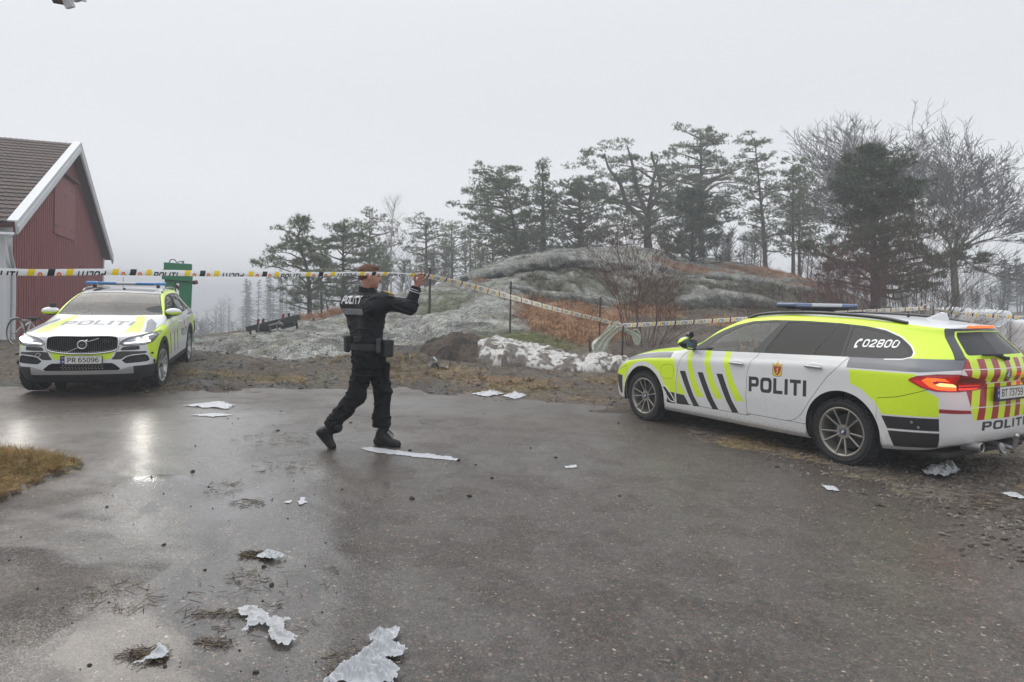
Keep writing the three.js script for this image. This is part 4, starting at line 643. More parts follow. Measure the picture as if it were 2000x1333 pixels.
function plateTex(text) {
  return canvas(1040, 220, (c, w, h) => {
    c.fillStyle = '#d9d9d4'; c.fillRect(0, 0, w, h); c.fillStyle = '#1c3f8f'; c.fillRect(0, 0, 96, h); c.fillStyle = '#c8102e'; c.fillRect(18, 30, 60, 44); c.fillStyle = '#fff'; c.fillRect(34, 30, 12, 44); c.fillRect(18, 47, 60, 11); c.fillStyle = '#00205b'; c.fillRect(37, 30, 6, 44); c.fillRect(18, 50, 60, 5);
    c.fillStyle = '#fff'; c.font = 'bold 60px sans-serif'; c.textAlign = 'center'; c.fillText('N', 48, 180); c.fillStyle = '#16181a'; c.font = '185px sans-serif'; c.save(); c.translate(560, 177); c.scale(820 / c.measureText(text).width, 1); c.lineWidth = 7; c.strokeStyle = '#16181a'; c.fillText(text, 0, 0); c.strokeText(text, 0, 0); c.restore();
  });
}
function plate(parent, text, M) { // registration plate in its black holder
  const g = new THREE.Group(); g.name = 'number_plate'; g.applyMatrix4(M); parent.add(g);
  mesh('plate_holder', [xf(rbox(.54, .135, .016, .006), [0, -.008, 0])], CAR.matt, g);
  mesh('plate', xf(new THREE.PlaneGeometry(.52, .11), [0, 0, .0095]), new THREE.MeshStandardMaterial({ map: plateTex(text), roughness: .5 }), g);
}
const GLYPH = { P: .95, O: 1.05, L: .82, I: .34, T: .92, 0: .86, 2: .86, 8: .86 };
function wordBox(c, word, x, y, w, h, color, slant = 0, lean = 0) { // heavy square-shouldered lettering filling a box (x, y = top left)
  const gap = .15; let tot = -gap; for (const q of word) tot += (GLYPH[q] ?? .5) + gap;
  c.save(); c.translate(x, y); c.transform(1, slant, lean, 1, 0, 0); c.scale(w / tot, h); c.fillStyle = color; const S = .27, sy = .215; let X = 0;
  const R = (a, b, p, q) => c.fillRect(X + a, b, p, q), rr = (a, b, p, q, r) => { c.beginPath(); c.roundRect(X + a, b, p, q, r); c.roundRect(X + a + S, b + sy, p - 2 * S, q - 2 * sy, r * .45); c.fill('evenodd'); };
  for (const q of word) {
    const g = GLYPH[q] ?? .5;
    if (q === 'P') { R(0, 0, S, 1); rr(0, 0, g, .66, [0, .26, .26, 0]); } else if (q === 'O') rr(0, 0, g, 1, .3); else if (q === 'L') { R(0, 0, S, 1); R(0, 1 - sy, g, sy); } else if (q === 'I') R(.035, 0, S, 1); else if (q === 'T') { R(0, 0, g, sy); R(g / 2 - S / 2, 0, S, 1); }
    else { c.lineWidth = .19; c.strokeStyle = color; c.lineJoin = 'round'; const L = X + .1, r = X + g - .1; c.beginPath(); if (q === '0') c.roundRect(L, .095, g - .2, .81, .24); else if (q === '8') { c.roundRect(L, .095, g - .2, .40, .16); c.roundRect(L, .5, g - .2, .405, .16); } else if (q === '2') { c.moveTo(L, .3); c.bezierCurveTo(L, .02, r, .02, r, .3); c.bezierCurveTo(r, .55, L, .66, L, .9); c.lineTo(r + .09, .9); } c.stroke(); }
    X += g + gap;
  } c.restore();
}
function crest(c, x, y, w, h) { // crowned shield, yellow with a red field
  c.save(); c.translate(x, y); c.scale(w, h);
  c.fillStyle = '#d8b63a'; c.beginPath(); c.moveTo(.1, .4); c.lineTo(.9, .4); c.lineTo(.86, .9); c.quadraticCurveTo(.5, 1.04, .14, .9); c.closePath(); c.fill(); c.lineWidth = .03; c.strokeStyle = '#6d5a1c'; c.stroke();
  c.fillStyle = '#a81d22'; c.beginPath(); c.moveTo(.22, .36); c.lineTo(.78, .36); c.quadraticCurveTo(.8, .7, .5, .9); c.quadraticCurveTo(.2, .7, .22, .36); c.fill(); c.stroke();
  c.strokeStyle = '#e9c75a'; c.lineWidth = .07; c.beginPath(); c.moveTo(.42, .8); c.quadraticCurveTo(.62, .62, .45, .55); c.lineTo(.58, .44); c.stroke();
  c.fillStyle = '#c9a236'; c.beginPath(); c.moveTo(.12, .36); c.lineTo(.05, .16); c.lineTo(.3, .26); c.lineTo(.5, .08); c.lineTo(.7, .26); c.lineTo(.95, .16); c.lineTo(.88, .36); c.closePath(); c.fill(); c.fillRect(.47, -.06, .06, .16); c.restore();
}
function dirt(c, W, H, X, Y, seed, top = .62) { // splashed road dirt with its own grain, low on the body
  const r = rng(seed); for (let k = 0; k < 11000; k++) { const x = r() * W, t = Math.pow(r(), 1.9), y = t * top + .18; c.globalAlpha = .04 + .26 * r() * (1 - t) ** 1.5; c.fillStyle = r() < .6 ? '#8a7c68' : '#5f564a'; const s = .6 + r() * 1.5; c.beginPath(); c.ellipse(x, Y(y), s * (1 + r()), s, 0, 0, 7); c.fill(); } c.globalAlpha = 1;
}
const SIDE = { x0: -1.2, x1: 3.95, y0: .1, y1: 1.62, k: 390 };
function sideTex(draw, flip) { // livery of one side, drawn in metres: x forward, y up. Seen from the left the nose is at the left
  const W = Math.round((SIDE.x1 - SIDE.x0) * SIDE.k), H = Math.round((SIDE.y1 - SIDE.y0) * SIDE.k);
  return canvas(W, H, (c) => {
    const X = (x) => (flip ? x - SIDE.x0 : SIDE.x1 - x) * SIDE.k, Y = (y) => (SIDE.y1 - y) * SIDE.k;
    const poly = (pts, col) => { c.fillStyle = col; c.beginPath(); pts.forEach((p, i) => c[i ? 'lineTo' : 'moveTo'](X(p[0]), Y(p[1]))); c.closePath(); c.fill(); };
    const word = (t, xa, xb, ytop, ybot, col, rise = 0, e = 0) => { const l = Math.min(X(xa), X(xb)); wordBox(c, t, l, Y(flip ? ytop + rise : ytop), Math.abs(X(xa) - X(xb)), (ytop - ybot) * SIDE.k, col, (flip ? 1 : -1) * rise / Math.abs(xa - xb)); };
    c.fillStyle = '#d5d7d9'; c.fillRect(0, 0, W, H); draw(c, { X, Y, poly, word, W, H, flip }); dirt(c, W, H, X, Y, flip ? 71 : 70);
  });
}
const sideUV = (flip) => (x, y) => [flip ? (x - SIDE.x0) / (SIDE.x1 - SIDE.x0) : (SIDE.x1 - x) / (SIDE.x1 - SIDE.x0), (y - SIDE.y0) / (SIDE.y1 - SIDE.y0)];
function planTex(w, h, k, draw) { // a texture drawn in metres about its middle
  return canvas(Math.round(w * k), Math.round(h * k), (c, W, H) => { c.fillStyle = '#d5d7d9'; c.fillRect(0, 0, W, H); const X = (a) => (a + w / 2) * k, Y = (b) => (h / 2 - b) * k; draw(c, { X, Y, k, poly: (pts, col) => { c.fillStyle = col; c.beginPath(); pts.forEach((p, i) => c[i ? 'lineTo' : 'moveTo'](X(p[0]), Y(p[1]))); c.closePath(); c.fill(); } }); });
}
function both(parent, name, g, m, uv, mr, uvr) { // a panel on the left and its twin on the right
  const a = mesh(name, geoOf(g, uv), m, parent), b = mesh(name, geoOf(mirror(g), uvr || uv), mr || m, parent); return [a, b];
}
function whole(parent, name, g, m, uv) { return mesh(name, geoOf(join(g, mirror(g)), uv), m, parent); }
function seat(parent, x, z, y = .52) {
  mesh('seat', [xf(rbox(.5, .16, .5, .05), [x, y, z]), xf(rbox(.14, .62, .48, .05), [x - .32, y + .36, z], [0, 0, .28]), xf(rbox(.09, .18, .26, .04), [x - .43, y + .76, z], [0, 0, .2])], CAR.inside, parent);
}
function steering(parent, x, y, z) { mesh('steering_wheel', [xf(new THREE.TorusGeometry(.185, .016, 8, 36).rotateY(Math.PI / 2), [x, y, z], [0, 0, -.42]), xf(rbox(.05, .12, .14, .03), [x, y, z], [0, 0, -.42]), xf(rbox(.02, .03, .34, .008), [x, y, z], [0, 0, -.42]), bar(V(x, y, z), V(x + .4, y - .18, z), .03)], CAR.inside, parent); }

// ---------------------------------------------------------------- the police estate car on the right, seen from its left and rear
const bmwCar = (() => {
  const o = thing('police_car', 'white and lime police estate at right with red and yellow striped tailgate', 'police car', V(4.1297, 0, -7.3536), 'marked police cars'); o.position.y = .0; o.rotation.y = Math.atan2(.86364, -.5041);
  const hub = .338;
  const X0 = [3.845, 3.825, 3.76, 3.62, 3.36, 2.975, 2.5, 2.15, 1.8, 1.35, .8, .2, -.3, -.62, -.86, -.995, -1.06, -1.085];
  const Z0 = [0, .40, .70, .835, .90, .928, .93, .932, .934, .934, .934, .934, .93, .918, .865, .72, .40, 0];
  const row = (y, w = 1, dn = 0, dt = 0, x, z) => ({ x: x || X0.map((v, i) => v + (i < 4 ? dn * [1, 1, .95, .8][i] : i > 13 ? dt * [.5, .9, 1, 1][i - 14] : 0)), y, z: z || Z0.map((v) => v * w) });
  const net = [
    row([.2, .2, .205, .215, .215, .21, .2, .2, .2, .2, .2, .21, .235, .27, .3, .325, .335, .34], .92, -.09, .12),
    row([.25, .25, .255, .265, .265, .265, .255, .255, .255, .255, .255, .265, .285, .315, .345, .37, .38, .385], .965, -.02, .03),
    row([.40, .40, .40, .41, .42, .42, .42, .42, .42, .42, .42, .43, .44, .45, .465, .475, .48, .48], .988),
    row([.52, .52, .53, .555, .59, .62, .62, .62, .62, .62, .63, .64, .65, .655, .66, .66, .66, .66], 1, 0, 0),
    row([.60, .60, .62, .68, .75, .815, .84, .855, .875, .905, .935, .95, .955, .95, .925, .905, .90, .90], .994, -.015, .02),
    row([.645, .645, .665, .735, .81, .88, .925, .95, .97, .99, 1.015, 1.035, 1.04, 1.035, 1.015, 1.0, .995, .995], .966, -.04, .0),
    row([.685, .685, .705, .775, .855, .935, .985, 1.03, 1.045, 1.06, 1.075, 1.09, 1.1, 1.11, 1.115, 1.115, 1.115, 1.115], 1, 0, 0,
      [3.79, 3.77, 3.70, 3.57, 3.36, 2.975, 2.5, 2.15, 1.8, 1.35, .8, .2, -.3, -.64, -.88, -.985, -1.035, -1.05], [0, .36, .64, .755, .79, .82, .845, .86, .875, .88, .88, .873, .858, .82, .735, .60, .33, 0]),
    row([.705, .705, .73, .80, .885, .965, 1.01, 1.085, 1.265, 1.415, 1.45, 1.435, 1.4, 1.36, 1.345, 1.345, 1.35, 1.355], 1, 0, 0,
      [3.77, 3.75, 3.67, 3.55, 3.34, 2.975, 2.52, 2.14, 1.8, 1.32, .8, .2, -.3, -.58, -.735, -.81, -.855, -.87], [0, .29, .53, .64, .68, .70, .715, .75, .715, .68, .672, .66, .64, .605, .56, .47, .26, 0]),
    row([.715, .715, .745, .82, .90, .98, 1.025, 1.105, 1.315, 1.465, 1.5, 1.49, 1.455, 1.425, 1.41, 1.405, 1.405, 1.41], 1, 0, 0,
      [3.765, 3.745, 3.665, 3.545, 3.33, 2.975, 2.55, 2.17, 1.8, 1.34, .8, .2, -.3, -.57, -.715, -.79, -.835, -.85], [0, .26, .47, .57, .605, .62, .64, .685, .645, .61, .61, .60, .585, .555, .515, .43, .24, 0]),
    row([.725, .725, .76, .835, .92, 1.0, 1.045, 1.095, 1.345, 1.49, 1.53, 1.52, 1.49, 1.46, 1.445, 1.44, 1.44, 1.445], 1, 0, 0,
      [3.76, 3.74, 3.655, 3.54, 3.33, 2.975, 2.62, 2.3, 1.82, 1.37, .8, .2, -.3, -.57, -.715, -.79, -.835, -.85], [0, .16, .28, .31, .32, .33, .34, .35, .33, .32, .32, .32, .31, .30, .28, .24, .14, 0]),
    row([.73, .74, .78, .85, .93, 1.01, 1.05, 1.1, 1.36, 1.505, 1.54, 1.53, 1.5, 1.47, 1.455, 1.45, 1.45, 1.45], 1, 0, 0,
      [3.757, 3.73, 3.64, 3.53, 3.33, 2.975, 2.66, 2.36, 1.85, 1.39, .8, .2, -.3, -.57, -.715, -.79, -.835, -.85], Z0.map(() => 0)),
  ];
  let g = shell(net, 14, 9);
  // livery
  const GREY = '#64676d', BLK = '#17181a';
  const draw = (c, { X, Y, poly, word, flip }) => {
    poly([[3.9, .66], [3.62, .70], [3.44, .765], [3.25, .815], [2.92, .868], [2.38, .905], [2.345, .75], [2.33, .455], [2.60, .455], [2.66, .3], [3.3, .3], [3.9, .58]], LIME);
    poly([[2.33, .91], [2.29, .75], [2.32, .455], [2.155, .452], [2.25, .6], [2.30, .76]], LIME);
    poly([[3.9, .58], [3.45, .58], [3.46, .25], [3.62, .25], [3.9, .5]], '#d5d7d9'); poly([[3.72, .585], [3.47, .575], [3.49, .32], [3.55, .31]], BLK);
    poly([[3.47, .83], [3.317, .872], [2.767, .953], [2.44, .98], [2.455, .905], [2.881, .872], [3.34, .80]], GREY);
    poly([[2.61, .43], [2.56, .455], [2.36, .455], [2.36, .31], [2.59, .31]], BLK); poly([[2.335, .45], [2.19, .445], [2.10, .325], [2.33, .315]], BLK);
    const bars = [[[2.263, .751], [2.165, .756], [2.015, .45], [1.925, .332], [2.024, .324], [2.10, .44]], [[1.950, .762], [1.860, .767], [1.70, .46], [1.613, .337], [1.706, .328], [1.79, .45]], [[1.637, .773], [1.543, .777], [1.395, .47], [1.304, .344], [1.399, .334], [1.48, .46]]]; bars.forEach((b) => poly(b, BLK));
    [[[2.17, 1.04], [2.07, 1.045], [2.055, .87], [1.98, .66], [1.844, .462], [1.965, .448], [2.06, .62], [2.14, .86]], [[1.865, 1.055], [1.76, 1.06], [1.752, .895], [1.675, .68], [1.538, .477], [1.648, .465], [1.76, .65], [1.845, .885]], [[1.55, 1.075], [1.45, 1.08], [1.447, .91], [1.37, .70], [1.222, .488], [1.335, .477], [1.45, .66], [1.535, .90]]].forEach((b) => poly(b, LIME));
    word('POLITI', 1.145, .385, .787, .617, BLK, .03); { const w = .16, h = .18, l = Math.min(X(.84), X(.68)); crest(c, l, Y(1.0), w * SIDE.k, h * SIDE.k); }
    poly([[-.055, 1.2], [-.055, .995], [-.748, 1.006], [-1.0, 1.04], [-1.25, 1.09], [-1.25, 1.14], [-1.05, 1.135]], GREY);
    poly([[-.085, .981], [-.108, .84], [-.22, .80], [-.36, .69], [-.43, .584], [-.96, .62], [-.96, .75], [-.80, .852], [-.70, .955], [-.735, .99]], LIME);
    poly([[-.425, .568], [-.478, .455], [-.96, .49], [-.96, .603]], BLK); poly([[-.482, .435], [-.53, .29], [-.96, .34], [-.96, .472]], BLK);
    // white edge round the wheel openings
    c.strokeStyle = '#d9dadb'; c.lineWidth = .06 * SIDE.k; for (const a of [0, 2.975]) { c.beginPath(); c.arc(X(a), Y(.352), .435 * SIDE.k, 0, 7); c.stroke(); }
    // upper flank: lime frame round the windows with a white line, drawn to the roof
    poly([[2.40, 1.09], [2.0, 1.30], [1.5, 1.6], [-1.2, 1.62], [-1.2, 1.28], [-.985, 1.135], [-.72, 1.128], [-.4, 1.12], [1.0, 1.2], [2.16, 1.06]], LIME);
    c.strokeStyle = '#e2e3e4'; c.lineWidth = .022 * SIDE.k; c.beginPath(); [[-.2, 1.395], [-.3, 1.375], [-.46, 1.315], [-.58, 1.235], [-.635, 1.17], [-.625, 1.14], [-.56, 1.118], [-.4, 1.108]].forEach((p, i) => c[i ? 'lineTo' : 'moveTo'](X(p[0]), Y(p[1]))); c.stroke();

  };
    const tl = sideTex(draw, false), tr = sideTex(draw, true), pl = paint(tl), pr = paint(tr), uL = sideUV(false), uR = sideUV(true);
  const side = (name, p) => both(o, name, p, pl, uL, pr, uR);
  const gaps = [];
  const gcut = (p, fn, hw) => { const [a, b, q] = gapCut(p, fn, hw); gaps.push(push(q, .006)); return [a, b]; };
  // wheel openings
  const arch = (x, y, s, r) => r > 6 ? 1 : Math.min(Math.hypot(x, y - .35) - .405, Math.hypot(x - 2.975, y - .35) - .405);
  let [hole, body] = cut(g, (x, y, z, s, r) => Math.abs(z) < .55 ? 1 : arch(x, y, s, r));
  // windows of the side
  const dlo = polySDF([[2.17, 1.03], [2.08, 1.115], [1.93, 1.20], [1.75, 1.29], [1.55, 1.365], [1.3, 1.422], [1.0, 1.443], [.6, 1.445], [.2, 1.432], [-.1, 1.41], [-.3, 1.375], [-.46, 1.315], [-.58, 1.235], [-.635, 1.17], [-.625, 1.14], [-.56, 1.118], [-.4, 1.108], [.2, 1.092], [1.3, 1.058]]);
  const inR = (r) => r > 5.6 && r < 7.9;
  let [win, b2] = cut(body, (x, y, z, s, r) => inR(r) && s > 5.5 && s < 15.2 ? dlo(x, y) : 1); body = b2;
  const panes = [
    ['front_window', polySDF([[1.86, 1.06], [1.84, 1.10], [1.68, 1.235], [1.5, 1.322], [1.32, 1.378], [1.0, 1.408], [.905, 1.412], [1.16, 1.075]]), CAR.glass],
    ['rear_window', polySDF([[.80, 1.415], [.98, 1.08], [.395, 1.098], [.235, 1.41]]), CAR.tint],
    ['quarter_light', polySDF([[.20, 1.408], [.355, 1.10], [.065, 1.107], [.075, 1.402]]), CAR.tint],
  ];
  for (const [n, f, m] of panes) { const [a, b] = cut(win, (x, y) => f(x, y) - .012); win = b; both(o, n, push(a, .006), m); }
  { // cargo window with its print
    const f = polySDF([[.015, 1.115], [.025, 1.398], [-.1, 1.385], [-.3, 1.345], [-.45, 1.285], [-.55, 1.215], [-.58, 1.175], [-.54, 1.145], [-.4, 1.13]]), [a, b] = cut(win, (x, y) => f(x, y) - .004); win = b;
    const t = (flip) => canvas(720, 320, (c, w, h) => {
      c.fillStyle = '#202325'; c.fillRect(0, 0, w, h); const X = (x) => (flip ? x + .66 : .06 - x) * 1000, Y = (y) => (1.42 - y) * 1000; const l = Math.min(X(-.135), X(-.475));
      wordBox(c, '02800', l, Y(1.281), 340, 78, '#eef0f0', flip ? .03 : -.03, -.10);
      c.save(); c.translate(Math.min(X(-.045), X(-.125)) + (flip ? 0 : 0), Y(1.284)); c.strokeStyle = '#eef0f0'; c.lineCap = 'butt'; c.lineWidth = 17; c.beginPath(); c.moveTo(58, 12); c.quadraticCurveTo(6, 14, 16, 84); c.stroke(); c.lineWidth = 24; c.beginPath(); c.moveTo(36, 14); c.lineTo(66, 10); c.moveTo(8, 82); c.lineTo(40, 80); c.stroke(); c.restore();
    });
    const M = (flip) => new THREE.MeshPhysicalMaterial({ color: 0xffffff, map: t(flip), roughness: .05, specularIntensity: .75 });
    both(o, 'cargo_window', push(a, .005), M(false), (x, y) => [(.06 - x) / .72, (y - 1.1) / .32], M(true), (x, y) => [(x + .66) / .72, (y - 1.1) / .32]);
  }
  both(o, 'window_frame', push(win, .002), CAR.trim);
  // windscreen and rear window
  let [ws, b3] = cut(body, (x, y, z, s, r) => r > 7.6 && s > 6.5 && s < 9.4 ? Math.max(7.12 - s, s - 8.86, 8.22 - r) : 1); body = b3; whole(o, 'windscreen', push(ws, .004), CAR.glass);
  const rw = (s, r) => Math.max(6.12 - r, r - 7.55, (15.12 + (r - 6) * .12) - s); let [rwg, b4] = cut(body, (x, y, z, s, r) => s > 14 ? rw(s, r) * .3 : 1); body = b4;
  { const [lim, rest] = cut(rwg, (x, y, z, s, r) => -Math.max(6.12 + .13 - r, r - 7.38, 15.12 + (r - 6) * .12 + .14 - s)); const [, limB] = [0, lim]; whole(o, 'rear_window_surround', push(limB, .002), CAR.lime); whole(o, 'rear_screen', push(rest, .006), CAR.tint); }
  // tail lamps
  const lampP = polySDF([[13.12, .935], [13.45, .975], [14.1, 1.0], [15.0, 1.005], [15.45, .985], [15.9, .955], [16.22, .935], [16.12, .895], [15.9, .86], [15.2, .845], [14.2, .845], [13.6, .87]]);
  let [lamp, b5] = cut(body, (x, y, z, s, r) => s > 12.5 && y < 1.15 && y > .7 ? lampP(s, y) : 1); body = b5;
  const lampMat = (() => { // printed optics: the lit C of the tail lamp
    const t = canvas(900, 300, (c, w, h) => {
      const X = (s) => (s - 13) / 3.4 * w, Y = (y) => (1.03 - y) / .21 * h, P = (p, col) => { c.fillStyle = col; c.beginPath(); p.forEach((q, i) => c[i ? 'lineTo' : 'moveTo'](X(q[0]), Y(q[1]))); c.closePath(); c.fill(); };
      c.fillStyle = '#8e0a12'; c.fillRect(0, 0, w, h); P([[13.1, .94], [13.5, .965], [14, .985], [15.1, .99], [15.1, .93], [13.8, .87], [13.5, .88]], '#b5121a');
      P([[13.3, .935], [13.75, .94], [14.2, .885], [15.06, .872], [15.06, .853], [14.2, .853], [13.7, .876]], '#e01a18');
      P([[13.62, .938], [13.8, .965], [14.5, .962], [14.72, .935], [14.2, .94], [14.0, .925], [14.25, .893], [15.04, .882], [15.04, .858], [14.25, .862], [13.9, .885]], '#ff7a18');
      P([[14.15, .905], [14.35, .925], [14.9, .915], [15.04, .90], [15.04, .885], [14.3, .893]], '#ffd07a'); P([[15.14, .905], [16.0, .905], [15.9, .893], [15.14, .893]], '#d83026'); P([[15.14, .88], [15.9, .88], [15.8, .862], [15.14, .86]], '#e4382a'); P([[15.07, 1.03], [15.12, 1.03], [15.12, .82], [15.07, .82]], '#3a0508'); P([[15.14, .99], [15.5, .975], [16.1, .93], [15.9, .925], [15.14, .93]], '#5c0a10');
    });
    const e = canvas(900, 300, (c, w, h) => {
      const X = (s) => (s - 13) / 3.4 * w, Y = (y) => (1.03 - y) / .21 * h, P = (p, col) => { c.fillStyle = col; c.beginPath(); p.forEach((q, i) => c[i ? 'lineTo' : 'moveTo'](X(q[0]), Y(q[1]))); c.closePath(); c.fill(); };
      c.fillStyle = '#140000'; c.fillRect(0, 0, w, h); P([[13.3, .935], [13.75, .94], [14.2, .885], [15.06, .872], [15.06, .853], [14.2, .853], [13.7, .876]], '#700000');
      P([[13.62, .938], [13.8, .965], [14.5, .962], [14.72, .935], [14.2, .94], [14.0, .925], [14.25, .893], [15.04, .882], [15.04, .858], [14.25, .862], [13.9, .885]], '#ff5208'); P([[14.15, .905], [14.35, .925], [14.9, .915], [15.04, .90], [15.04, .885], [14.3, .893]], '#ffd890'); P([[15.14, .905], [16.0, .905], [15.9, .893], [15.14, .893]], '#a01008'); P([[15.14, .88], [15.9, .88], [15.8, .862], [15.14, .86]], '#c01a0a');
    });
    return new THREE.MeshPhysicalMaterial({ color: 0xffffff, map: t, emissive: 0xffffff, emissiveMap: e, emissiveIntensity: 1, roughness: .08, clearcoat: .8, clearcoatRoughness: .05 });
  })();
  { const mk = (q) => { const b = geoOf(q), n = q.v.length / 8, U = b.attributes.uv; for (let i = 0; i < n; i++) U.setXY(i, (q.v[i * 8 + 6] - 13) / 3.4, 1 - (1.03 - q.v[i * 8 + 1]) / .21); return b; }; for (const q of [lamp, mirror(lamp)]) mesh('tail_light', mk(push(q, -.004)), lampMat, o); }
  for (const z of [-.78, .78]) { const l = new THREE.PointLight(0xff3010, .035, 0, 2); l.position.set(-1.2, .9, z); l.castShadow = true; l.shadow.radius = 3; l.name = 'tail_lamp_glow'; o.add(l); }
  // headlamps, kidneys and lower intakes
  const hl = polySDF([[4.05, .80], [3.6, .80], [2.6, .745], [2.0, .695], [1.9, .64], [2.4, .62], [3.1, .655], [3.7, .745]]); let [head, b6] = cut(body, (x, y, z, s, r) => s < 4.6 ? hl(s, y) : 1); body = b6; both(o, 'headlight', push(head, .002), CAR.clear);
  const kid = polySDF([[.03, .70], [.36, .69], [.40, .62], [.34, .48], [.05, .47]]); let [ki, b7] = cut(body, (x, y, z, s) => s < 3 ? kid(Math.abs(z), y) - .01 : 1); body = b7; both(o, 'grille', push(ki, .03), CAR.gloss);
  const low = polySDF([[0, .42], [.5, .42], [.62, .36], [.55, .27], [0, .27]]); let [lo, b8] = cut(body, (x, y, z, s) => s < 3 ? low(Math.abs(z), y) : 1); body = b8; whole(o, 'air_intake', push(lo, .03), CAR.matt);
  // panels
  let hood; [hood, body] = gcut(body, (x, y, z, s, r) => r < 5.4 || s > 8 ? 1 : Math.max((6.02 - r) * .1, (s - (7.0)) * .3, 3.70 - 0.0 * z - x > 0 ? -1 : x - 3.70), .0022);
  { // bonnet: livery drawn from above
    const t = planTex(2.0, 2.0, 400, (c, { poly }) => { for (const k of [-1, 1]) { poly([[-1, k * .60], [.95, k * .46], [.95, k * .86], [-1, k * .90]], LIME); } });
    whole(o, 'bonnet', hood, paint(t), (x, y, z) => [(x - 3.0) / 2 + .5, z / 2 + .5]);
  }
  const doorF = [[2.09, 1.10], [2.15, 1.02], [2.24, .955], [2.30, .80], [2.335, .55], [2.325, .30]], doorB = [[1.02, 1.12], [1.06, 1.03], [1.13, .97], [1.175, .82], [1.186, .55], [1.175, .30]], doorC = [[-.07, 1.2], [-.055, 1.105], [.03, 1.0], [.16, .87], [.33, .64], [.45, .455], [.53, .385], [.62, .355]], sillY = .335;
  const fF = lineSDF(doorF), fB = lineSDF(doorB), fC = lineSDF(doorC), cap = (r) => r < 6.3 ? -1 : 1; // below the window line
  const inDoor = (y, r) => Math.max(sillY + .004 - y, r - 6.35);
  const w2 = (v) => v * .3;
  let front, dF, dR, rest = body;
  const a1 = fF(1.8, .6) < 0 ? 1 : -1, a2 = fB(1.8, .6) < 0 ? 1 : -1, a3 = fB(.7, .6) < 0 ? 1 : -1, a4 = fC(.7, .6) < 0 ? 1 : -1;
  [dF, rest] = gcut(rest, (x, y, z, s, r) => s < 4 || s > 14 ? 1 : Math.max(a1 * fF(x, y), a2 * fB(x, y), sillY - y, (r - 6.3) * .12));
  [dR, rest] = gcut(rest, (x, y, z, s, r) => s < 4 || s > 14 ? 1 : Math.max(a3 * fB(x, y), a4 * fC(x, y), sillY + .02 - y, (r - 6.3) * .12));
  side('front_door', dF); side('rear_door', dR);
  let sill; [sill, rest] = gcut(rest, (x, y, z, s, r) => s < 5 || s > 12.6 ? 1 : Math.max(y - sillY - (x < 1.15 ? .02 : 0), x - 2.61, .37 - x, r - 3)); side('sill', sill);
  let bumpF; [bumpF, rest] = gcut(rest, (x, y, z, s, r) => s > 5 ? 1 : Math.max(3.36 - x + (y - .5) * -.02, y - (.64 + Math.max(0, 3.62 - x) * .35), 3.30 - x)); side('front_bumper', bumpF);
  // rear bumper: below a line from the wheel opening over to the tailgate
  const bl = lineSDF([[-.1, .69], [-.28, .712], [-.58, .766], [-.76, .83], [-.85, .868], [-1.3, .868]]), bs = bl(-.6, .5) < 0 ? 1 : -1;
  let tg, bumpR, bumpRR; [bumpR, rest] = gcut(rest, (x, y, z, s, r) => s < 12.2 || r > 5 ? 1 : Math.max(bs * bl(x, y), y - .93));
  const tail = planTex(2, 1.4, 460, (c, { X, Y, k, poly }) => { // drawn from behind: right of the car at the right
    for (let q = -4; q < 5; q++) { const a = q * .235; poly([[a - .03, .5], [a + .085, .5], [a + .085, .2], [a - .005, .0], [a - .06, -.5], [a - .175, -.5], [a - .12, 0], [a - .03, .2]], '#9d1c2a'); }
  });
  const tailUV = (x, y, z) => [(z + 1) / 2, (y - .2) / 1.4];
  const tailTex = planTex(2, 1.4, 460, (c, { poly, X, Y }) => {
    const yy = (y) => y - .9;
    poly([[-.8, yy(1.14)], [.8, yy(1.14)], [.8, yy(.585)], [-.8, yy(.585)]], LIME);
    for (let q = -4; q < 5; q++) { const a = q * .21, lean = q <= 0 ? 1 : -1; poly([[a - .005, yy(1.15)], [a + .1, yy(1.15)], [a + .095, yy(1.03)], [a + .06 , yy(.92)], [a - .045, yy(.92)], [a - .01, yy(1.03)]], '#a2182a'); poly([[a + .03, yy(.92)], [a + .125, yy(.92)], [a + .04, yy(.58)], [a - .065, yy(.58)]], '#a2182a'); }
    c.strokeStyle = '#e4e4e4'; c.lineWidth = 4; for (const y of [1.045, .915, .70]) { c.beginPath(); c.moveTo(X(-.8), Y(yy(y))); c.lineTo(X(.8), Y(yy(y))); c.stroke(); }
    poly([[-1, yy(.585)], [1, yy(.585)], [1, -.7], [-1, -.7]], '#d5d7d9');
    for (const s of [-1, 1]) poly([[s * 1, yy(1.2)], [s * .74, yy(1.2)], [s * .60, yy(1.0)], [s * .60, yy(.86)], [s * .56, yy(.70)], [s * .52, yy(.585)], [s * 1, yy(.5)]], '#d5d7d9');
    poly([[-.95, yy(.695)], [-.56, yy(.675)], [-.55, yy(.645)], [-.9, yy(.655)]], '#8e1522'); poly([[.95, yy(.695)], [.56, yy(.675)], [.55, yy(.645)], [.9, yy(.655)]], '#8e1522');
    wordBox(c, 'POLITI', X(-.40), Y(yy(.565)), .80 * 460, .08 * 460, '#1b1c1e', 0, -.16);
  });
  const tailMat = paint(tailTex);
  [bumpRR, bumpR] = cut(bumpR, (x, y, z, s) => 14.28 - s); side('rear_bumper_side', bumpR); whole(o, 'rear_bumper', bumpRR, tailMat, tailUV);
  [tg, rest] = gcut(rest, (x, y, z, s, r) => s < 13.5 || r > 6.14 ? 1 : Math.max(15.12 - s, .62 - y) * .3); whole(o, 'tailgate', tg, tailMat, tailUV);
  let roof; [roof, rest] = cut(rest, (x, y, z, s, r) => s < 6.8 ? 1 : 8.1 - r); whole(o, 'roof', roof, CAR.white);
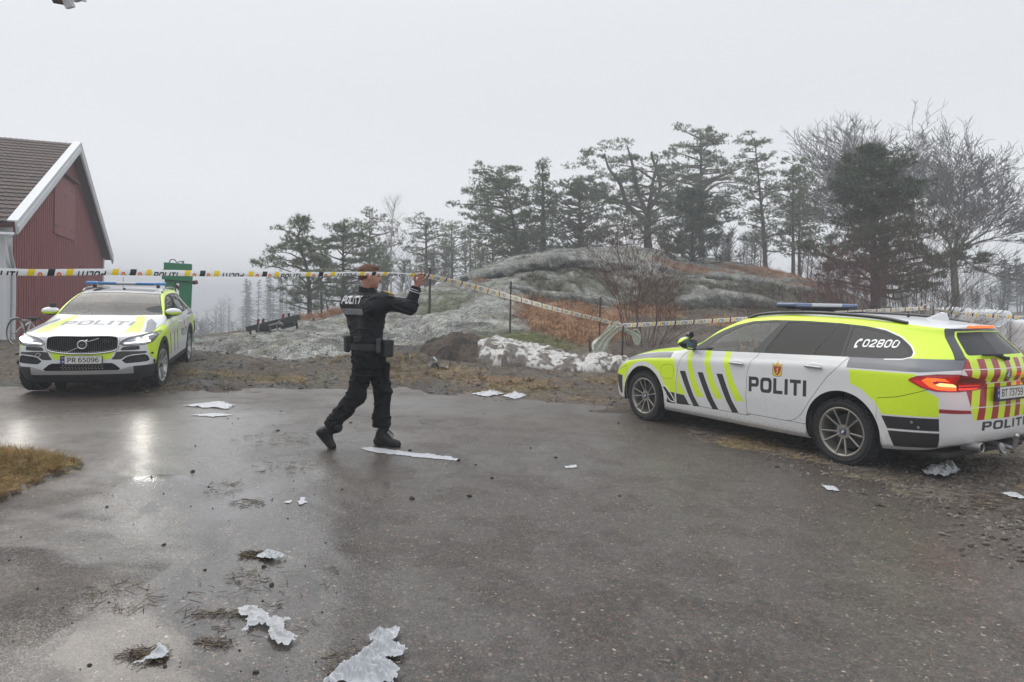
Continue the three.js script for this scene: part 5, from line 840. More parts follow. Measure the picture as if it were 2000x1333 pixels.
  let spoil; [spoil, rest] = cut(rest, (x, y, z, s, r) => s < 14.55 || r < 6.1 ? 1 : -1); whole(o, 'rear_pillar_trim', spoil, CAR.gloss);
  side('wing_panel', rest); whole(o, 'panel_gap', join(...gaps), CAR.gap);
  // high brake light
  mesh('brake_light', [xf(rbox(.03, .026, .46, .008), [-.846, 1.425, 0])], new THREE.MeshStandardMaterial({ color: rgb(.6, .05, .02), emissive: rgb(1, .22, .05), emissiveIntensity: 1.1, roughness: .2 }), o);
  // underside, arches, cabin
  mesh('floor_pan', [xf(rbox(4.5, .06, 1.5, .02), [1.35, .25, 0]), xf(rbox(2.2, .30, 1.72, .02), [1.48, .36, 0])], CAR.matt, o);
  for (const x of [0, 2.975]) for (const s of [-1, 1]) mesh('wheel_well', [xf(new THREE.CylinderGeometry(.415, .415, .42, 32, 1, true, Math.PI / 2 - .25, Math.PI + .5).rotateX(Math.PI / 2), [x, .35, s * .70]), xf(new THREE.CircleGeometry(.42, 32), [x, .36, s * .50], [0, s > 0 ? 0 : Math.PI, 0])], CAR.gap, o);
  const style = { spokes: 5, root: .20, tip: .25, w: .017, turn: .94, mat: mat(.30, .285, .26, .42, { metalness: .6 }), cap: new THREE.MeshStandardMaterial({ map: roundel(), roughness: .3 }) };
  for (const [x, tr] of [[0, 0], [2.975, .45]]) for (const s of [-1, 1]) { const w = wheel(o, x, hub, s * .80, hub, .235, .243, { ...style, turn: style.turn + tr }, s); }
  mesh('dashboard', [xf(rbox(.5, .22, 1.4, .06), [1.98, .93, 0])], CAR.inside, o); steering(o, 1.62, .98, -.37); seat(o, 1.2, -.37); seat(o, 1.2, .37);
  mesh('rear_bench', [xf(rbox(.5, .18, 1.3, .05), [.35, .55, 0]), xf(rbox(.14, .6, 1.3, .05), [.05, .85, 0], [0, 0, .25])], CAR.inside, o);
  // door handles, mirror, rails, light bar
  const zs = probe(g, 0, 1, 2), zAt = (x, y) => zs(x, y) ?? -.93;
  for (const [x, y] of [[1.325, .925], [.305, .972]]) for (const s of [-1, 1]) {
    const z = Math.abs(zAt(x, y)); mesh('door_handle', [xf(new THREE.SphereGeometry(1, 20, 12), [x, y + .006, s * (z - .006)], [0, 0, 0], [.105, .034, .012])], CAR.white, o).name = 'handle_recess';
    mesh('door_handle', [xf(rbox(.21, .026, .022, .010, 3), [x, y - .002, s * (z + .022)], [0, 0, .02])], CAR.satin, o);
  }
  for (const s of [-1, 1]) {
    const m = new THREE.Group(); m.name = 'door_mirror'; m.position.set(2.06, 1.10, s * .99); o.add(m);
    mesh('mirror_housing', [xf(new THREE.SphereGeometry(1, 24, 16), [.02, .02, 0], [0, 0, 0], [.085, .075, .115])], CAR.gloss, m);
    mesh('mirror_cover', [xf(new THREE.SphereGeometry(1, 24, 12, 0, 6.2832, 0, 1.5), [.035, .022, 0], [0, 0, -.5], [.085, .078, .118])], CAR.white, m);
    mesh('mirror_stripe', [xf(new THREE.SphereGeometry(1, 24, 8, 0, 6.2832, 1.0, .55), [.036, .022, 0], [0, 0, -.5], [.087, .08, .12])], CAR.lime, m);
    mesh('mirror_glass', [xf(new THREE.SphereGeometry(1, 24, 4, 0, 6.2832, 0, .5), [-.047, .012, 0], [0, 0, Math.PI / 2], [.13, .022, .20])], mat(.5, .55, .56, .04, { metalness: 1 }), m);
    mesh('mirror_arm', [beam(V(.02, -.05, -s * .02), V(.03, -.06, -s * .15), .05, .03)], CAR.gloss, m);
    mesh('spotlight', [xf(new THREE.CylinderGeometry(.042, .036, .06, 20).rotateZ(Math.PI / 2), [-.005, .125, -s * .02]), bar(V(0, .06, -s * .02), V(0, .1, -s * .02), .012)], CAR.gloss, m);
    mesh('roof_rail', tube([V(1.42, 1.462, s * .605), V(1.3, 1.497, s * .605), V(.8, 1.535, s * .603), V(.2, 1.525, s * .595), V(-.25, 1.49, s * .58), V(-.46, 1.450, s * .567)], .019, 40, 8), CAR.gloss, o);
  }
  mesh('light_bar_base', [xf(rbox(.10, .05, .5, .01), [.93, 1.565, 0]), xf(rbox(.14, .04, 1.0, .012), [.93, 1.59, 0])], CAR.matt, o);
  { const lb = new THREE.Group(); lb.name = 'light_bar'; lb.position.set(.93, 1.622, 0); o.add(lb);
    mesh('lens', [xf(rbox(.26, .042, .58, .018, 3), [0, 0, 0])], CAR.clear, lb); for (const s of [-1, 1]) mesh('beacon', [xf(rbox(.27, .043, .30, .018, 3), [0, 0, s * .435])], CAR.paleblue, lb); mesh('lens_base', [xf(rbox(.25, .012, 1.16, .004), [0, -.026, 0])], CAR.matt, lb); }
  mesh('aerial_fin', [(() => { const s = new THREE.Shape(); s.moveTo(.13, 0); s.quadraticCurveTo(.02, .03, -.06, .075); s.lineTo(-.095, .07); s.lineTo(-.12, 0); return xf(new THREE.ExtrudeGeometry(s, { depth: .02, bevelEnabled: true, bevelSize: .012, bevelThickness: .014, bevelSegments: 3 }), [-.42, 1.475, -.01]); })()], CAR.white, o);
  mesh('aerial', [bar(V(-.2, 1.5, -.1), V(-.2, 1.535, -.1), .014), bar(V(-.2, 1.53, -.1), V(-.2, 1.56, -.1), .004)], CAR.matt, o);
  mesh('rear_wiper', [beam(V(-1.065, 1.135, .02), V(-1.035, 1.165, -.1), .03, .025), beam(V(-1.04, 1.168, -.02), V(-1.03, 1.175, -.34), .03, .022), xf(rbox(.03, .035, .07, .012), [-1.065, 1.135, .02])], CAR.matt, o);
  plate(o, 'BT 73759', new THREE.Matrix4().makeRotationY(-Math.PI / 2).setPosition(-1.105, .825, 0));
  mesh('badge', [xf(new THREE.CylinderGeometry(.043, .043, .012, 32).rotateZ(Math.PI / 2), [-1.082, .985, 0])], CAR.satin, o);
  mesh('badge_face', [xf(new THREE.CircleGeometry(.040, 32).rotateY(-Math.PI / 2), [-1.0895, .985, 0])], new THREE.MeshStandardMaterial({ map: roundel(), roughness: .3 }), o);
  for (const s of [-1, 1]) mesh('exhaust_pipe', [xf(new THREE.CylinderGeometry(.042, .042, .16, 24, 1, true).rotateZ(Math.PI / 2), [-1.02, .345, s * .50]), xf(new THREE.TorusGeometry(.042, .006, 8, 24).rotateY(Math.PI / 2), [-1.10, .345, s * .50]), xf(new THREE.CylinderGeometry(.036, .036, .01, 20).rotateZ(Math.PI / 2), [-1.04, .345, s * .5])], CAR.satin, o);
  mesh('tow_bar', [bar(V(-.9, .33, 0), V(-1.14, .30, 0), .022), bar(V(-1.14, .30, 0), V(-1.16, .40, 0), .02), xf(new THREE.SphereGeometry(.026, 16, 12), [-1.16, .42, 0]), xf(new THREE.CylinderGeometry(.05, .05, .02, 20).rotateZ(1.2), [-1.08, .30, -.09])], CAR.satin, o);
  for (const [x, y] of [[-.70, .545], [-.755, .505]]) { const z = Math.abs(zAt(x, y)); mesh('parking_sensor', [xf(new THREE.CylinderGeometry(.012, .012, .008, 16).rotateX(Math.PI / 2), [x, y, -z])], CAR.satin, o); }
  { const z = Math.abs(zAt(2.5, .72)), ring = [[2.60, .785], [2.395, .80], [2.40, .655], [2.595, .645]]; mesh('flap_outline', tube(smoothLoop(ring, 3).map(([x, y]) => V(x, y, -(Math.abs(zAt(x, y)) - .0015))), .003, 60, 4, true), CAR.gap, o); }
  { const pts = [[2.585, .515], [2.53, .52], [2.37, .36], [2.36, .335], [2.45, .345]].map(([x, y]) => V(x, y, -(Math.abs(zAt(x, y)) + .001))); mesh('wing_vent', tube(pts, .007, 40, 5, true), CAR.white, o); const a = new THREE.Shape([[2.575, .51], [2.535, .515], [2.375, .358], [2.45, .35]].map((p) => new THREE.Vector2(...p))); const gg = new THREE.ShapeGeometry(a), p = gg.attributes.position; for (let i = 0; i < p.count; i++) p.setZ(i, -(Math.abs(zAt(p.getX(i), p.getY(i))) + .002)); mesh('wing_vent_opening', gg, CAR.gap, o); }
  return o;
})();
function roundel() { // round badge: black ring, quartered blue and white middle
  return canvas(128, 128, (c) => { c.fillStyle = '#c9ccd0'; c.fillRect(0, 0, 128, 128); c.fillStyle = '#15171a'; c.beginPath(); c.arc(64, 64, 61, 0, 7); c.fill(); for (let q = 0; q < 4; q++) { c.fillStyle = q % 2 ? '#e8eaec' : '#2a78c8'; c.beginPath(); c.moveTo(64, 64); c.arc(64, 64, 38, q * Math.PI / 2, (q + 1) * Math.PI / 2); c.fill(); } c.fillStyle = '#e8eaec'; c.font = 'bold 20px sans-serif'; c.textAlign = 'center'; [['B', -.6], ['M', 0], ['W', .6]].forEach(([t, a]) => { c.save(); c.translate(64, 64); c.rotate(a); c.fillText(t, 0, -43); c.restore(); }); });
}

// ---------------------------------------------------------------- the police estate car on the left, seen from its front
const volvoCar = (() => {
  const o = thing('police_car', 'white and lime police estate at left facing camera with headlights lit', 'police car', null, 'marked police cars');
  { const f = V(.30632, -.04248, .95098).normalize(), r = V().crossVectors(f, V(0, 1, 0)).normalize(), u = V().crossVectors(r, f); o.applyMatrix4(new THREE.Matrix4().makeBasis(f, u, r).setPosition(V(-7.44263, .64408, -13.60486).addScaledVector(u, -.362))); }
  const hub = .362, XF = 2.941;
  const X0 = [3.83, 3.815, 3.755, 3.62, 3.36, 2.941, 2.5, 2.15, 1.8, 1.35, .8, .2, -.3, -.62, -.83, -.955, -1.02, -1.04];
  const Z0 = [0, .40, .70, .845, .915, .942, .942, .942, .942, .942, .942, .942, .938, .925, .87, .72, .40, 0];
  const row = (y, w = 1, dn = 0, dt = 0, x, z) => ({ x: x || X0.map((v, i) => v + (i < 4 ? dn * [1, 1, .95, .8][i] : i > 13 ? dt * [.5, .9, 1, 1][i - 14] : 0)), y, z: z || Z0.map((v) => v * w) });
  const net = [
    row([.235, .235, .24, .255, .26, .26, .26, .26, .26, .26, .26, .27, .30, .34, .37, .38, .38, .38], .93, -.10, .1),
    row([.34, .34, .35, .365, .34, .31, .305, .305, .305, .305, .305, .315, .34, .375, .405, .42, .42, .42], .968, -.015, .02),
    row([.44, .44, .445, .45, .46, .46, .46, .46, .46, .46, .46, .46, .47, .48, .49, .5, .5, .5], .99, 0.005),
    row([.56, .56, .565, .575, .60, .63, .64, .64, .64, .64, .64, .65, .66, .66, .66, .66, .66, .66], .998, .0),
    row([.70, .70, .705, .73, .78, .83, .85, .86, .875, .89, .905, .92, .935, .94, .935, .92, .91, .91], .996, -.015, .0),
    row([.825, .825, .83, .85, .875, .915, .945, .965, .98, .99, 1.0, 1.015, 1.025, 1.03, 1.02, 1.01, 1.0, 1.0], .975, -.03, .0),
    row([.895, .895, .90, .915, .935, .975, 1.01, 1.055, 1.065, 1.075, 1.085, 1.1, 1.115, 1.125, 1.125, 1.125, 1.125, 1.125], 1, 0, 0,
      [3.765, 3.75, 3.68, 3.56, 3.34, 2.941, 2.5, 2.15, 1.8, 1.35, .8, .2, -.3, -.63, -.83, -.93, -.98, -.995], [0, .37, .65, .785, .84, .85, .86, .865, .872, .88, .88, .875, .86, .825, .745, .60, .33, 0]),
    row([.905, .905, .915, .935, .965, 1.005, 1.045, 1.10, 1.265, 1.42, 1.465, 1.455, 1.42, 1.37, 1.345, 1.34, 1.345, 1.35], 1, 0, 0,
      [3.745, 3.73, 3.65, 3.54, 3.32, 2.941, 2.5, 2.13, 1.8, 1.32, .8, .2, -.3, -.56, -.70, -.78, -.825, -.84], [0, .30, .54, .665, .72, .755, .79, .835, .775, .70, .685, .672, .65, .61, .56, .47, .26, 0]),
    row([.91, .91, .925, .945, .975, 1.015, 1.055, 1.115, 1.31, 1.465, 1.51, 1.505, 1.475, 1.435, 1.415, 1.41, 1.41, 1.415], 1, 0, 0,
      [3.735, 3.72, 3.64, 3.53, 3.31, 2.941, 2.53, 2.16, 1.81, 1.34, .8, .2, -.3, -.55, -.68, -.76, -.805, -.82], [0, .27, .48, .60, .65, .68, .73, .795, .72, .64, .625, .615, .595, .56, .515, .43, .24, 0]),
    row([.915, .918, .935, .955, .985, 1.03, 1.07, 1.11, 1.34, 1.485, 1.53, 1.525, 1.50, 1.465, 1.45, 1.445, 1.445, 1.445], 1, 0, 0,
      [3.73, 3.71, 3.63, 3.52, 3.31, 2.941, 2.6, 2.29, 1.83, 1.38, .8, .2, -.3, -.55, -.68, -.76, -.805, -.82], [0, .16, .28, .32, .33, .34, .35, .36, .34, .33, .33, .33, .32, .30, .28, .24, .14, 0]),
    row([.918, .925, .945, .965, .995, 1.04, 1.08, 1.115, 1.355, 1.495, 1.54, 1.535, 1.51, 1.475, 1.46, 1.455, 1.455, 1.455], 1, 0, 0,
      [3.725, 3.70, 3.62, 3.52, 3.31, 2.941, 2.64, 2.34, 1.86, 1.40, .8, .2, -.3, -.55, -.68, -.76, -.805, -.82], Z0.map(() => 0)),
  ];
  const g = shell(net, 16, 10), GREY = '#6d7076', BLK = '#1b1c1e';
  const draw = (c, { X, Y, poly, word, flip }) => {
    poly([[3.9, .92], [3.4, .955], [2.9, .99], [2.55, 1.0], [2.42, .90], [2.34, .70], [2.28, .47], [2.6, .47], [2.7, .3], [3.45, .3], [3.5, .55], [3.62, .60], [3.9, .62]], LIME);
    poly([[2.62, .62], [2.50, .62], [2.44, .36], [2.62, .36]], '#55585d');
    [[2.385, 2.31, 2.19, 2.255], [1.995, 1.925, 1.785, 1.86], [1.645, 1.57, 1.455, 1.53]].forEach(([a, b, q, p]) => poly([[a, .835], [b, .835], [lerp(b, q, .55), .60], [q, .465], [p, .465], [lerp(a, p, .55), .60]], BLK));
    [[2.30, 2.20, 2.08, 2.18], [1.92, 1.82, 1.68, 1.78], [1.57, 1.47, 1.34, 1.44]].forEach(([a, b, q, p]) => poly([[a, 1.06], [b, 1.06], [lerp(b, q, .5), .78], [q, .60], [p, .60], [lerp(a, p, .5), .78]], LIME));
    word('POLITI', 1.15, .43, .80, .66, BLK, 0); { const l = Math.min(X(.84), X(.70)); crest(c, l, Y(1.0), .14 * SIDE.k, .17 * SIDE.k); }
    poly([[.32, 1.02], [-.05, 1.06], [-.05, 1.12], [-1.1, 1.13], [-1.1, 1.02], [-.6, 1.0]], GREY); poly([[.15, .93], [.05, .86], [-.5, .6], [-1.1, .6], [-1.1, .98], [-.4, .98]], LIME);
    poly([[2.45, 1.09], [2.1, 1.30], [1.6, 1.62], [-1.2, 1.62], [-1.2, 1.28], [-.95, 1.14], [-.6, 1.13], [-.4, 1.12], [1.0, 1.2], [2.2, 1.06]], LIME);
  };
  const tl = sideTex(draw, false), tr = sideTex(draw, true), pl = paint(tl), pr = paint(tr), uL = sideUV(false), uR = sideUV(true), side = (n, p) => both(o, n, p, pl, uL, pr, uR), gaps = [];
  const gcut = (p, fn, hw) => { const [a, b, q] = gapCut(p, fn, hw); gaps.push(push(q, .006)); return [a, b]; };
  const R0 = .40, arcs = (x, y) => Math.min(Math.hypot(x, y - .37), Math.hypot(x - XF, y - .37)) - R0;
  let [hole, body] = cut(g, (x, y, z, s, r) => Math.abs(z) < .55 || r > 6 ? 1 : arcs(x, y));
  let clad; [clad, body] = cut(body, (x, y, z, s, r) => Math.abs(z) < .6 || r > 6 ? 1 : Math.max(arcs(x, y) - .062, x < XF ? -9 : x - 3.42)); both(o, 'wheel_arch_trim', push(clad, -.012), CAR.matt);
  // side windows
  const dlo = polySDF([[2.20, 1.045], [2.10, 1.13], [1.93, 1.225], [1.75, 1.305], [1.55, 1.375], [1.3, 1.43], [1.0, 1.453], [.6, 1.455], [.2, 1.44], [-.1, 1.415], [-.3, 1.375], [-.46, 1.31], [-.58, 1.225], [-.62, 1.15], [-.4, 1.118], [.2, 1.10], [1.3, 1.075]]);
  let win; [win, body] = cut(body, (x, y, z, s, r) => r > 5.6 && r < 7.9 && s > 5.5 && s < 15.2 ? dlo(x, y) : 1);
  for (const [n, P, m] of [['front_window', [[2.0, 1.075], [1.9, 1.14], [1.68, 1.25], [1.5, 1.33], [1.32, 1.385], [1.0, 1.415], [.90, 1.418], [1.10, 1.09]], CAR.glass], ['rear_window', [[.82, 1.42], [1.02, 1.095], [.28, 1.11], [.08, 1.40]], CAR.tint], ['cargo_window', [[0, 1.395], [.20, 1.115], [-.4, 1.13], [-.55, 1.16], [-.52, 1.22], [-.42, 1.29], [-.28, 1.35]], CAR.tint]]) { const f = polySDF(P), [a, b] = cut(win, (x, y) => f(x, y) - .008); win = b; both(o, n, push(a, .006), m); }
  both(o, 'window_frame', push(win, .002), CAR.trim);
  let ws; [ws, body] = cut(body, (x, y, z, s, r) => r > 7.6 && s > 6.5 && s < 9.4 ? Math.max(7.1 - s, s - 8.86, 8.08 - r) : 1);
  { const [rim, inn] = cut(ws, (x, y, z, s, r) => -Math.max(7.17 - s, s - 8.8, 8.16 - r)); whole(o, 'windscreen', push(inn, .004), new THREE.MeshPhysicalMaterial({ color: rgb(.36, .46, .45), roughness: .03, transmission: 1, thickness: 0, ior: 1.5, side: THREE.DoubleSide })); whole(o, 'windscreen_border', push(rim, .003), CAR.trim); }
  let rw; [rw, body] = cut(body, (x, y, z, s, r) => s > 14 ? Math.max(6.1 - r, r - 7.6, (15.0 + (r - 6) * .12) - s) * .3 : 1); whole(o, 'rear_screen', push(rw, .004), CAR.tint);
  let lampR; [lampR, body] = cut(body, (x, y, z, s, r) => s > 13.4 && r < 8 ? Math.max(13.9 - s, s - 15.1, .78 - y, y - 1.3) : 1); both(o, 'tail_light', push(lampR, -.003), CAR.red);
  // front: openings cut by their outline seen from ahead
  const frontOnly = (x, s) => s < 4.4 && x > 3.2, Fx = probe(g, 2, 1, 0), fx = (z, y) => Fx(-Math.abs(z), y, (h) => h > 2.9) ?? 3.7;
  const cutF = (P, zmax = 5) => { const f = polySDF(P); let a; [a, body] = cut(body, (x, y, z, s, r) => frontOnly(x, s) ? f(Math.abs(z), y) : 1); return a; };
  const grillP = smoothLoop([[-.462, .80], [-.455, .872], [-.42, .893], [0, .900], [.42, .893], [.455, .872], [.462, .80], [.45, .715], [.41, .69], [.2, .655], [0, .648], [-.2, .655], [-.41, .69], [-.45, .715]], 5);
  const gr = cutF(grillP); 
  const inset = (a, k) => { const b = { v: a.v.slice(), i: a.i }; for (let q = 0; q < b.v.length; q += 8) b.v[q] -= k; return b; };
  whole(o, 'grille_backing', inset(gr, .06), CAR.gap);
  const gs = polySDF(grillP);
  mesh('grille_surround', tube(grillP.map(([z, y]) => V(fx(z, y) + .004, y, z)), .0115, 260, 8, true), CAR.chrome, o);
  for (let k = -17; k <= 17; k++) { const z = k * .0252; let y0 = .64, y1 = .91; while (gs(z, y0) > -.012 && y0 < .9) y0 += .003; while (gs(z, y1) > -.012 && y1 > .65) y1 -= .003; if (y1 - y0 < .03) continue; const pts = [0, .35, .7, 1].map((t) => V(fx(z, lerp(y0, y1, t)) - .018 - .012 * t, lerp(y0, y1, t), z)); { const gb = mesh('grille_bar', [tube(pts, .0045, 8, 5)], CAR.dark, o); mesh('bar_tip', [xf(new THREE.SphereGeometry(.0065, 8, 6), [pts[0].x + .006, y0 + .006, z], [0, 0, 0], [1, 1.5, 1])], CAR.chrome, gb); } }
  { const c = .782, x = fx(0, c) + .012; // round badge with its arrow and a slanting bar across the grille
    mesh('badge', [xf(new THREE.TorusGeometry(.058, .0115, 10, 40).rotateY(Math.PI / 2), [x, c, 0]), beam(V(x + .004, c + .042, -.042), V(x + .004, c + .068, -.068), .012, .010), xf(new THREE.ConeGeometry(.021, .03, 4).rotateX(-.79), [x + .004, c + .066, -.066])], CAR.chrome, o);
    mesh('badge_face', [xf(new THREE.CylinderGeometry(.047, .047, .01, 32).rotateZ(Math.PI / 2), [x - .006, c, 0])], CAR.gloss, o);
    mesh('badge_name', [xf(new THREE.PlaneGeometry(.082, .02).rotateY(Math.PI / 2), [x + .0002, c, 0])], new THREE.MeshStandardMaterial({ roughness: .4, map: canvas(256, 64, (q) => { q.fillStyle = '#101215'; q.fillRect(0, 0, 256, 64); q.fillStyle = '#c9ccd0'; q.font = 'bold 46px serif'; q.textAlign = 'center'; q.fillText('VOLVO', 128, 48); }) }), o);
    mesh('grille_slash', [beam(V(fx(.2, .67) + .0, .668, .205), V(x - .002, c - .038, .046), .008, .010), beam(V(x - .002, c + .044, -.066), V(fx(.2, .86) - .0, .872, -.205), .008, .010)], CAR.chrome, o);
  }
  // headlamps
  const HL = [[.475, .795], [.53, .85], [.60, .883], [.74, .912], [.86, .932], [.915, .93], [.905, .86], [.875, .80], [.82, .775], [.70, .765], [.55, .762]];
  const hA = cutF(HL), hBack = inset(hA, .05); both(o, 'headlight', push(hA, -.001), CAR.lens).forEach((m) => 0); both(o, 'headlight_reflector', hBack, CAR.satin);
  const glow = new THREE.MeshStandardMaterial({ color: rgb(.9, .9, .9), emissive: rgb(1, .985, .95), emissiveIntensity: 5, roughness: .4 }), glow2 = new THREE.MeshStandardMaterial({ color: rgb(.9, .9, .9), emissive: rgb(1, .985, .96), emissiveIntensity: 1.3, roughness: .4 });
  for (const s of [-1, 1]) {
    const X = fx(.77, .84) - .03, bulb = mesh('lamp_lens', [xf(new THREE.SphereGeometry(.034, 20, 14), [X, .862, s * .80]), xf(new THREE.SphereGeometry(.026, 20, 14), [fx(.70, .84) - .03, .85, s * .705])], glow, o); void bulb;
    mesh('daylight_strip', [beam(V(fx(.52, .795) - .02, .795, s * .53), V(fx(.68, .815) - .02, .81, s * .70), .014, .02), beam(V(fx(.68, .815) - .02, .81, s * .70), V(fx(.85, .82) - .025, .815, s * .845), .014, .03), beam(V(fx(.8, .9) - .025, .895, s * .80), V(fx(.88, .9) - .025, .905, s * .88), .014, .012)], glow2, o);
    const L = new THREE.SpotLight(0xfffaf0, .8, 0, .62, .9, 2); L.position.set(X + .1, .86, s * .79); L.target.position.set(X + 9, .1, s * .9); L.castShadow = true; L.shadow.radius = 3; L.name = 'headlight_beam'; o.add(L, L.target);
    mesh('headlight_rim', tube(smoothLoop(HL, 3).map(([z, y]) => V(fx(z, y) + .001, y, s * z)), .0035, 90, 5, true), CAR.trim, o);
  }
  // dark prints and openings of the bumper
  const dk = (name, P, k, m) => both(o, name, k ? inset(cutF(P), k) : push(cutF(P), .001), m);
  const brown = mat(.045, .040, .038, .35);
  dk('marking', [[.48, .695], [.52, .745], [.73, .757], [.735, .70], [.62, .692]], 0, brown);
  dk('fog_light_recess', [[.51, .545], [.57, .595], [.63, .613], [.79, .628], [.83, .60], [.85, .535], [.83, .515], [.56, .500]], .035, CAR.matt);
  dk('marking', [[.368, .56], [.415, .62], [.435, .672], [.52, .683], [.80, .672], [.83, .655], [.81, .640], [.65, .632], [.56, .605], [.50, .562]], 0, brown);
  dk('marking', [[-.01, .648], [.2, .655], [.415, .692], [.405, .655], [.355, .565], [-.01, .565]], 0, CAR.lime);
  dk('air_intake', [[-.01, .405], [.47, .405], [.495, .425], [.42, .495], [.38, .512], [-.01, .512]], .05, CAR.gap);
  { const m = []; for (let k = -6; k <= 6; k++) for (let q = 0; q < 3; q++) m.push(xf(rbox(.008, .014, .028, .003, 1), [3.785, .425 + q * .026, k * .042 + (q % 2) * .012])); mesh('radar_grille', m, CAR.silver, o).userData.kind = 'stuff'; }
  for (const s of [-1, 1]) mesh('fog_light', [xf(new THREE.CylinderGeometry(.035, .03, .03, 20).rotateZ(Math.PI / 2), [fx(.74, .565) - .02, .565, s * .74])], CAR.lens, o);
  mesh('tow_eye_cover', tube([[.57, .66], [.53, .645], [.56, .61], [.6, .62]].map(([z, y]) => V(fx(z, y) + .002, y, z)), .0035, 24, 5, true), CAR.white, o);
  let lipS; [lipS, body] = cut(body, (x, y, z, s, r) => s > 4.2 ? 1 : y - (.405 + .055 * sst(.45, .66, Math.abs(z)) - .0)); 
  { const [mid, out] = cut(lipS, (x, y, z) => Math.abs(z) - .66); const [sk, un] = cut(mid, (x, y, z) => Math.max(.345 - y)); whole(o, 'skid_plate', sk, CAR.skid); whole(o, 'bumper_underside', un, CAR.matt); both(o, 'bumper_corner_trim', out, CAR.matt); }
  // sides
  let trim; [trim, body] = cut(body, (x, y, z, s, r) => s < 5 || s > 12.6 ? 1 : y - .37); both(o, 'sill_trim', push(trim, -.006), CAR.matt);
  const lines = { f: [[2.20, 1.10], [2.26, 1.0], [2.36, .90], [2.40, .75], [2.40, .5], [2.36, .30]], b: [[1.02, 1.12], [1.06, 1.03], [1.11, .95], [1.13, .75], [1.13, .5], [1.11, .30]], c: [[-.02, 1.2], [0, 1.1], [.1, .98], [.26, .80], [.40, .60], [.50, .45], [.58, .37]] };
  const fF = lineSDF(lines.f), fB = lineSDF(lines.b), fC = lineSDF(lines.c), sg = (f, x) => f(x, .6) < 0 ? 1 : -1, a1 = sg(fF, 1.8), a2 = sg(fB, 1.8), a3 = sg(fB, .7), a4 = sg(fC, .7);
  let dF, dR, hood, bump, roof;
  [hood, body] = gcut(body, (x, y, z, s, r) => r < 5.4 || s > 8 ? 1 : Math.max((6.05 - r) * .1, (s - 7.0) * .3, 3.60 - .14 * z * z - x > 0 ? -1 : x - 3.60 + .14 * z * z), .0022);
  { const t = planTex(2.0, 2.0, 420, (c, { poly, X, Y }) => { // nose of the car at the right of the drawing
      for (const k of [-1, 1]) { poly([[-.90, k * .40], [-.2, k * .47], [.65, k * .50], [.62, k * .70], [.3, k * .68], [-.3, k * .60], [-.72, k * .53]], LIME); poly([[-.55, k * .66], [-.36, k * .63], [.2, k * .715], [.50, k * .745], [.50, k * .81], [.3, k * .86], [-.2, k * .80]], GREY); }
      c.save(); c.translate(X(-.05), Y(0)); c.rotate(-Math.PI / 2); wordBox(c, 'POLITI', -.50 * 420, -.17 * 420 , 1.0 * 420, .34 * 420, GREY); c.restore(); });
    whole(o, 'bonnet', hood, paint(t), (x, y, z) => [(x - 2.95) / 2 + .5, .5 - z / 2]); }
  [dF, body] = gcut(body, (x, y, z, s, r) => s < 4 || s > 14 ? 1 : Math.max(a1 * fF(x, y), a2 * fB(x, y), .372 - y, (r - 6.3) * .12)); [dR, body] = gcut(body, (x, y, z, s, r) => s < 4 || s > 14 ? 1 : Math.max(a3 * fB(x, y), a4 * fC(x, y), .372 - y, (r - 6.3) * .12));
  side('front_door', dF); side('rear_door', dR);
  [roof, body] = cut(body, (x, y, z, s, r) => s < 6.8 ? 1 : 8.1 - r); whole(o, 'roof', roof, CAR.white);
  let nose; [nose, body] = cut(body, (x, y, z, s, r) => s < 3.02 ? -1 : 1);
  { const t = planTex(2, 1, 400, (c, { poly }) => { for (const k of [-1, 1]) poly([[k * .80, .26], [k * 1, .3], [k * 1, -.02], [k * .855, -.02]], LIME); }); whole(o, 'front_bumper', nose, paint(t), (x, y, z) => [z / 2 + .5, y - .1]); }
  let back; [back, body] = cut(body, (x, y, z, s, r) => 14.3 - s); whole(o, 'tailgate', back, CAR.white);
  side('wing_panel', body); whole(o, 'panel_gap', join(...gaps), CAR.gap);
  mesh('floor_pan', [xf(rbox(4.4, .10, 1.3, .02), [1.35, .26, 0]), xf(rbox(2.1, .30, 1.72, .02), [1.47, .41, 0]), xf(rbox(.5, .22, 1.2, .04), [3.2, .28, 0]), xf(rbox(.4, .2, 1.2, .04), [.45, .25, 0])], CAR.matt, o);
  for (const x of [0, XF]) for (const s of [-1, 1]) mesh('wheel_well', [xf(new THREE.CylinderGeometry(.412, .412, .42, 32, 1, true, Math.PI / 2 - .25, Math.PI + .5).rotateX(Math.PI / 2), [x, .37, s * .71]), xf(new THREE.CircleGeometry(.42, 32), [x, .38, s * .50], [0, s > 0 ? 0 : Math.PI, 0])], CAR.gap, o);
  const style = { spokes: 5, root: .16, tip: .17, w: .03, turn: .3, mat: mat(.50, .50, .50, .3, { metalness: .8 }) };
  for (const x of [0, XF]) for (const s of [-1, 1]) { const w = wheel(o, x, hub, s * .815, hub, .24, .258, style, s); if (x) w.rotation.y = -.10; }
  mesh('dashboard', [xf(rbox(.5, .22, 1.42, .06), [1.98, .96, 0])], CAR.inside, o); steering(o, 1.62, 1.0, -.38); seat(o, 1.2, -.38, .55); seat(o, 1.2, .38, .55);
  mesh('rear_bench', [xf(rbox(.5, .18, 1.3, .05), [.35, .58, 0]), xf(rbox(.14, .6, 1.3, .05), [.05, .88, 0], [0, 0, .25])], CAR.inside, o);
  mesh('sensor_housing', [xf(rbox(.16, .07, .26, .03), [1.50, 1.385, 0], [0, 0, -.55]), xf(rbox(.02, .05, .2, .01), [1.47, 1.33, 0], [0, 0, -.3])], CAR.matt, o);
  const zs = probe(g, 0, 1, 2);
